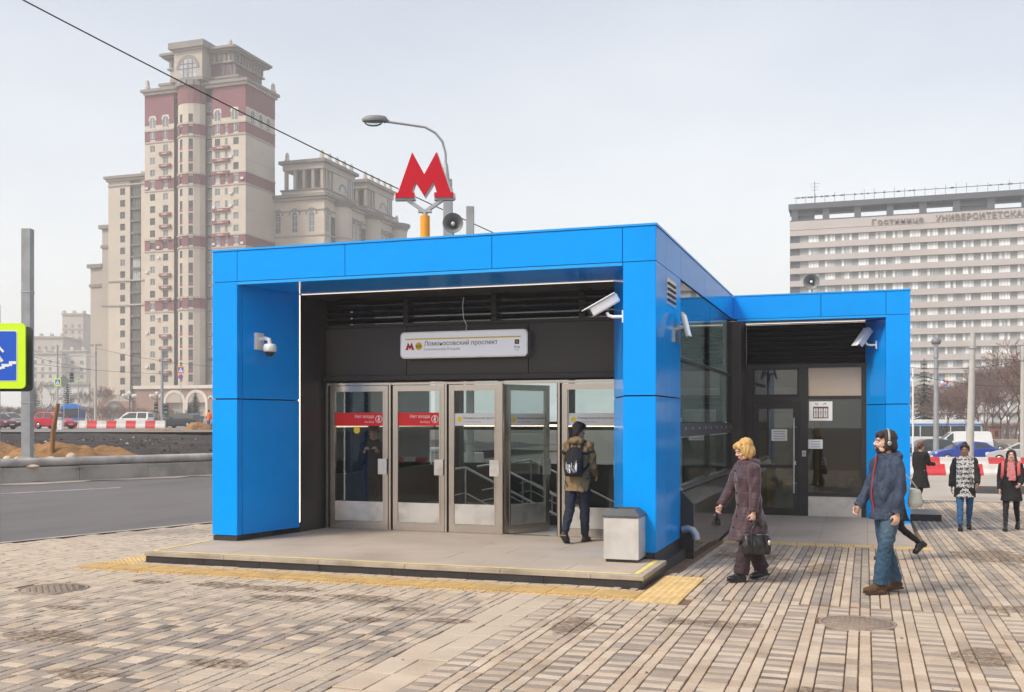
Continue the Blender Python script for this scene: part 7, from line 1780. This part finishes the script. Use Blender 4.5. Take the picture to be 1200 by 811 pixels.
def plant(v, loc, rz, sc, lab, grp, nm='bare_tree', cat='tree'):
    t = thing(nm, lab, cat, loc, rz, grp); t.scale = (sc[0],sc[0],sc[1]); inst('trunk', v[0], t); inst('crown', v[1], t)
TL = ((1072,150,.85),(1084,172,.9),(1098,140,.8),(1110,165,1.0),(1122,150,.85),(1134,135,.85),(1146,160,1.1),(1154,130,.9),(1163,172,1.3),(1172,140,1.15),(1181,160,1.35),(1189,125,1.1),(1198,150,1.4),(1206,128,1.2),(1214,160,1.4),(1197,92,1.05),(1090,190,1.0),(1128,195,1.2),(1150,200,1.3),(1178,195,1.4),(1205,200,1.5),(1108,118,.7),(1142,112,.72))
for i, (x, d, h_) in enumerate(sorted(TL)):
    plant(variants[i % 4], at(x,d,-1.12), i*1.9, (h_*1.05,h_), '%s leafless tree from the wing corner before the hotel' % ORD[i] if d != 92 else 'nearest leafless tree at the right picture edge', 'leafless trees before the hotel' if d != 92 else None)
for k, x in enumerate(range(1062,1220,9)): plant(bushes[k % 3], at(x,176+(k*37) % 30,-1.12), k*1.3, (1.0,.85), '%s leafless shrub from the wing corner, low under the hotel trees' % ORD[k], 'shrubs beneath the hotel trees', 'bare_shrub', 'shrub')
for k, (x, d, s) in enumerate(sorted(((22,192,1.0),(34,196,1.1),(46,190,1.0),(57,198,1.2),(66,192,1.0),(78,196,1.15),(88,188,1.0),(99,194,1.1),(108,190,1.0),(120,196,1.1),(132,190,1.0),(141,194,1.1),(168,196,1.0),(180,192,.9),(200,198,.9),(228,192,.9),(12,196,1.1),(3,192,1.1)))):
    plant(bushes[k % 3], at(x,d,1.1), k*1.7, (1.1*s,1.0*s), '%s leafless shrub from the left in the row at the tower foot' % ORD[k], 'shrubs at the foot of the tower', 'bare_shrub', 'shrub')
for k, (x, d, s, lab) in enumerate(((52,230,1.0,'leafless tree left of the white hall'),(110,205,.85,'leafless tree behind the tall concrete pole'),(92,225,.8,'leafless tree before the white hall'))): plant(variants[k], at(x,d,1.1), k, (s,s), lab, None)
def conifer(loc, hh, r0, lab, mt, seed=0, tiers=16, col=False):
    rnd = random.Random(seed); t = thing('fir_tree' if not col else 'cypress', lab, 'tree', loc)
    MB().tube([(0,0,0),(0,0,hh*.5),(0,0,hh)], [.16,.1,.02], 7).build('trunk', 'bark_bare', t, False)
    m = MB()
    for k in range(tiers):
        f = k/(tiers-1); z = lerp(.10*hh,hh*.98,f); r_ = r0*(1-f)**.8*rnd.uniform(.8,1.1)+.12 if not col else r0*(sin(pi*min(1,f*.9+.12))**.6)*rnd.uniform(.85,1.1)+.05
        n = 13 if not col else 16
        for j in range(n):
            th = 2*pi*(j+rnd.random())/n; l = r_*rnd.uniform(.7,1.1); d = Vector((cos(th),sin(th),0)); s_ = Vector((-sin(th),cos(th),0))
            tip = d*l + Vector((0,0,z-l*.30+rnd.uniform(-.1,.1))) if not col else d*l + Vector((0,0,z+.35))
            for q in range(4):
                c = (d*l*(q/4)) + Vector((0,0,lerp(z,tip.z,q/4))); e_ = d*l*min(1,(q+1.6)/4)+Vector((0,0,lerp(z,tip.z,min(1,(q+1.6)/4))))
                w_ = l*.20*(1-q*.15)
                for sg in (1,-1): m.add([c, c+s_*sg*w_+d*w_*.6+Vector((0,0,rnd.uniform(-.12,.02))), e_], [(0,1,2)])
    m.build('crown', mt, t, False)
conifer(at(1083,128,-1.12), 10.8, 2.7, 'dark fir tree before the hotel right of the wing', 'needle_blue', 1, 20); conifer(at(1126,190,-1.12), 9.0, 2.6, 'dark spruce half hidden behind the leaning pole', 'needle', 2, 18)
for x, d, h_, lab in ((229,190,6.0,'slim green cypress before the white portal'),(222,188,3.4,'small rounded cypress left of the slim one'),(40,205,7,'dark cypress behind the grey crossover'),(79,210,8.5,'dark cypress above the blue bus')): conifer(at(x,d,1.1), h_, h_*.17, lab, 'hedge_green' if h_ < 6.5 else 'needle', int(x), 18, True)
hg = MB(); rnd = random.Random(5)
for k in range(2600):
    x = rnd.uniform(142,262); d = rnd.uniform(176,184); p = at(x,d,1.1); q = Vector((p.x,p.y,1.1+rnd.uniform(0,1.5)*(1+.25*sin(x*.3))))
    a_ = Vector((rnd.uniform(-1,1),rnd.uniform(-1,1),rnd.uniform(-1,1)))*.35; b_ = Vector((rnd.uniform(-1,1),rnd.uniform(-1,1),rnd.uniform(-1,1)))*.35; hg.add([q,q+a_,q+b_], [(0,1,2)], rnd.choice((0,0,1)))
hg.build('hedge_growth', ['hedge_green','twig'], kind='stuff')
# ================================================================ air
hm_ = bpy.data.materials.new('haze'); hm_.use_nodes = True; t = hm_.node_tree; t.nodes.clear()
pv = t.nodes.new('ShaderNodeVolumePrincipled'); pv.inputs['Color'].default_value = (.95,.96,.97,1); pv.inputs['Density'].default_value = .0008; pv.inputs['Anisotropy'].default_value = .1
mo = t.nodes.new('ShaderNodeOutputMaterial'); t.links.new(pv.outputs[0], mo.inputs['Volume']); MATS['haze'] = hm_
MB().box(-950,950,-350,950,-4,104).build('haze', 'haze', kind='stuff')
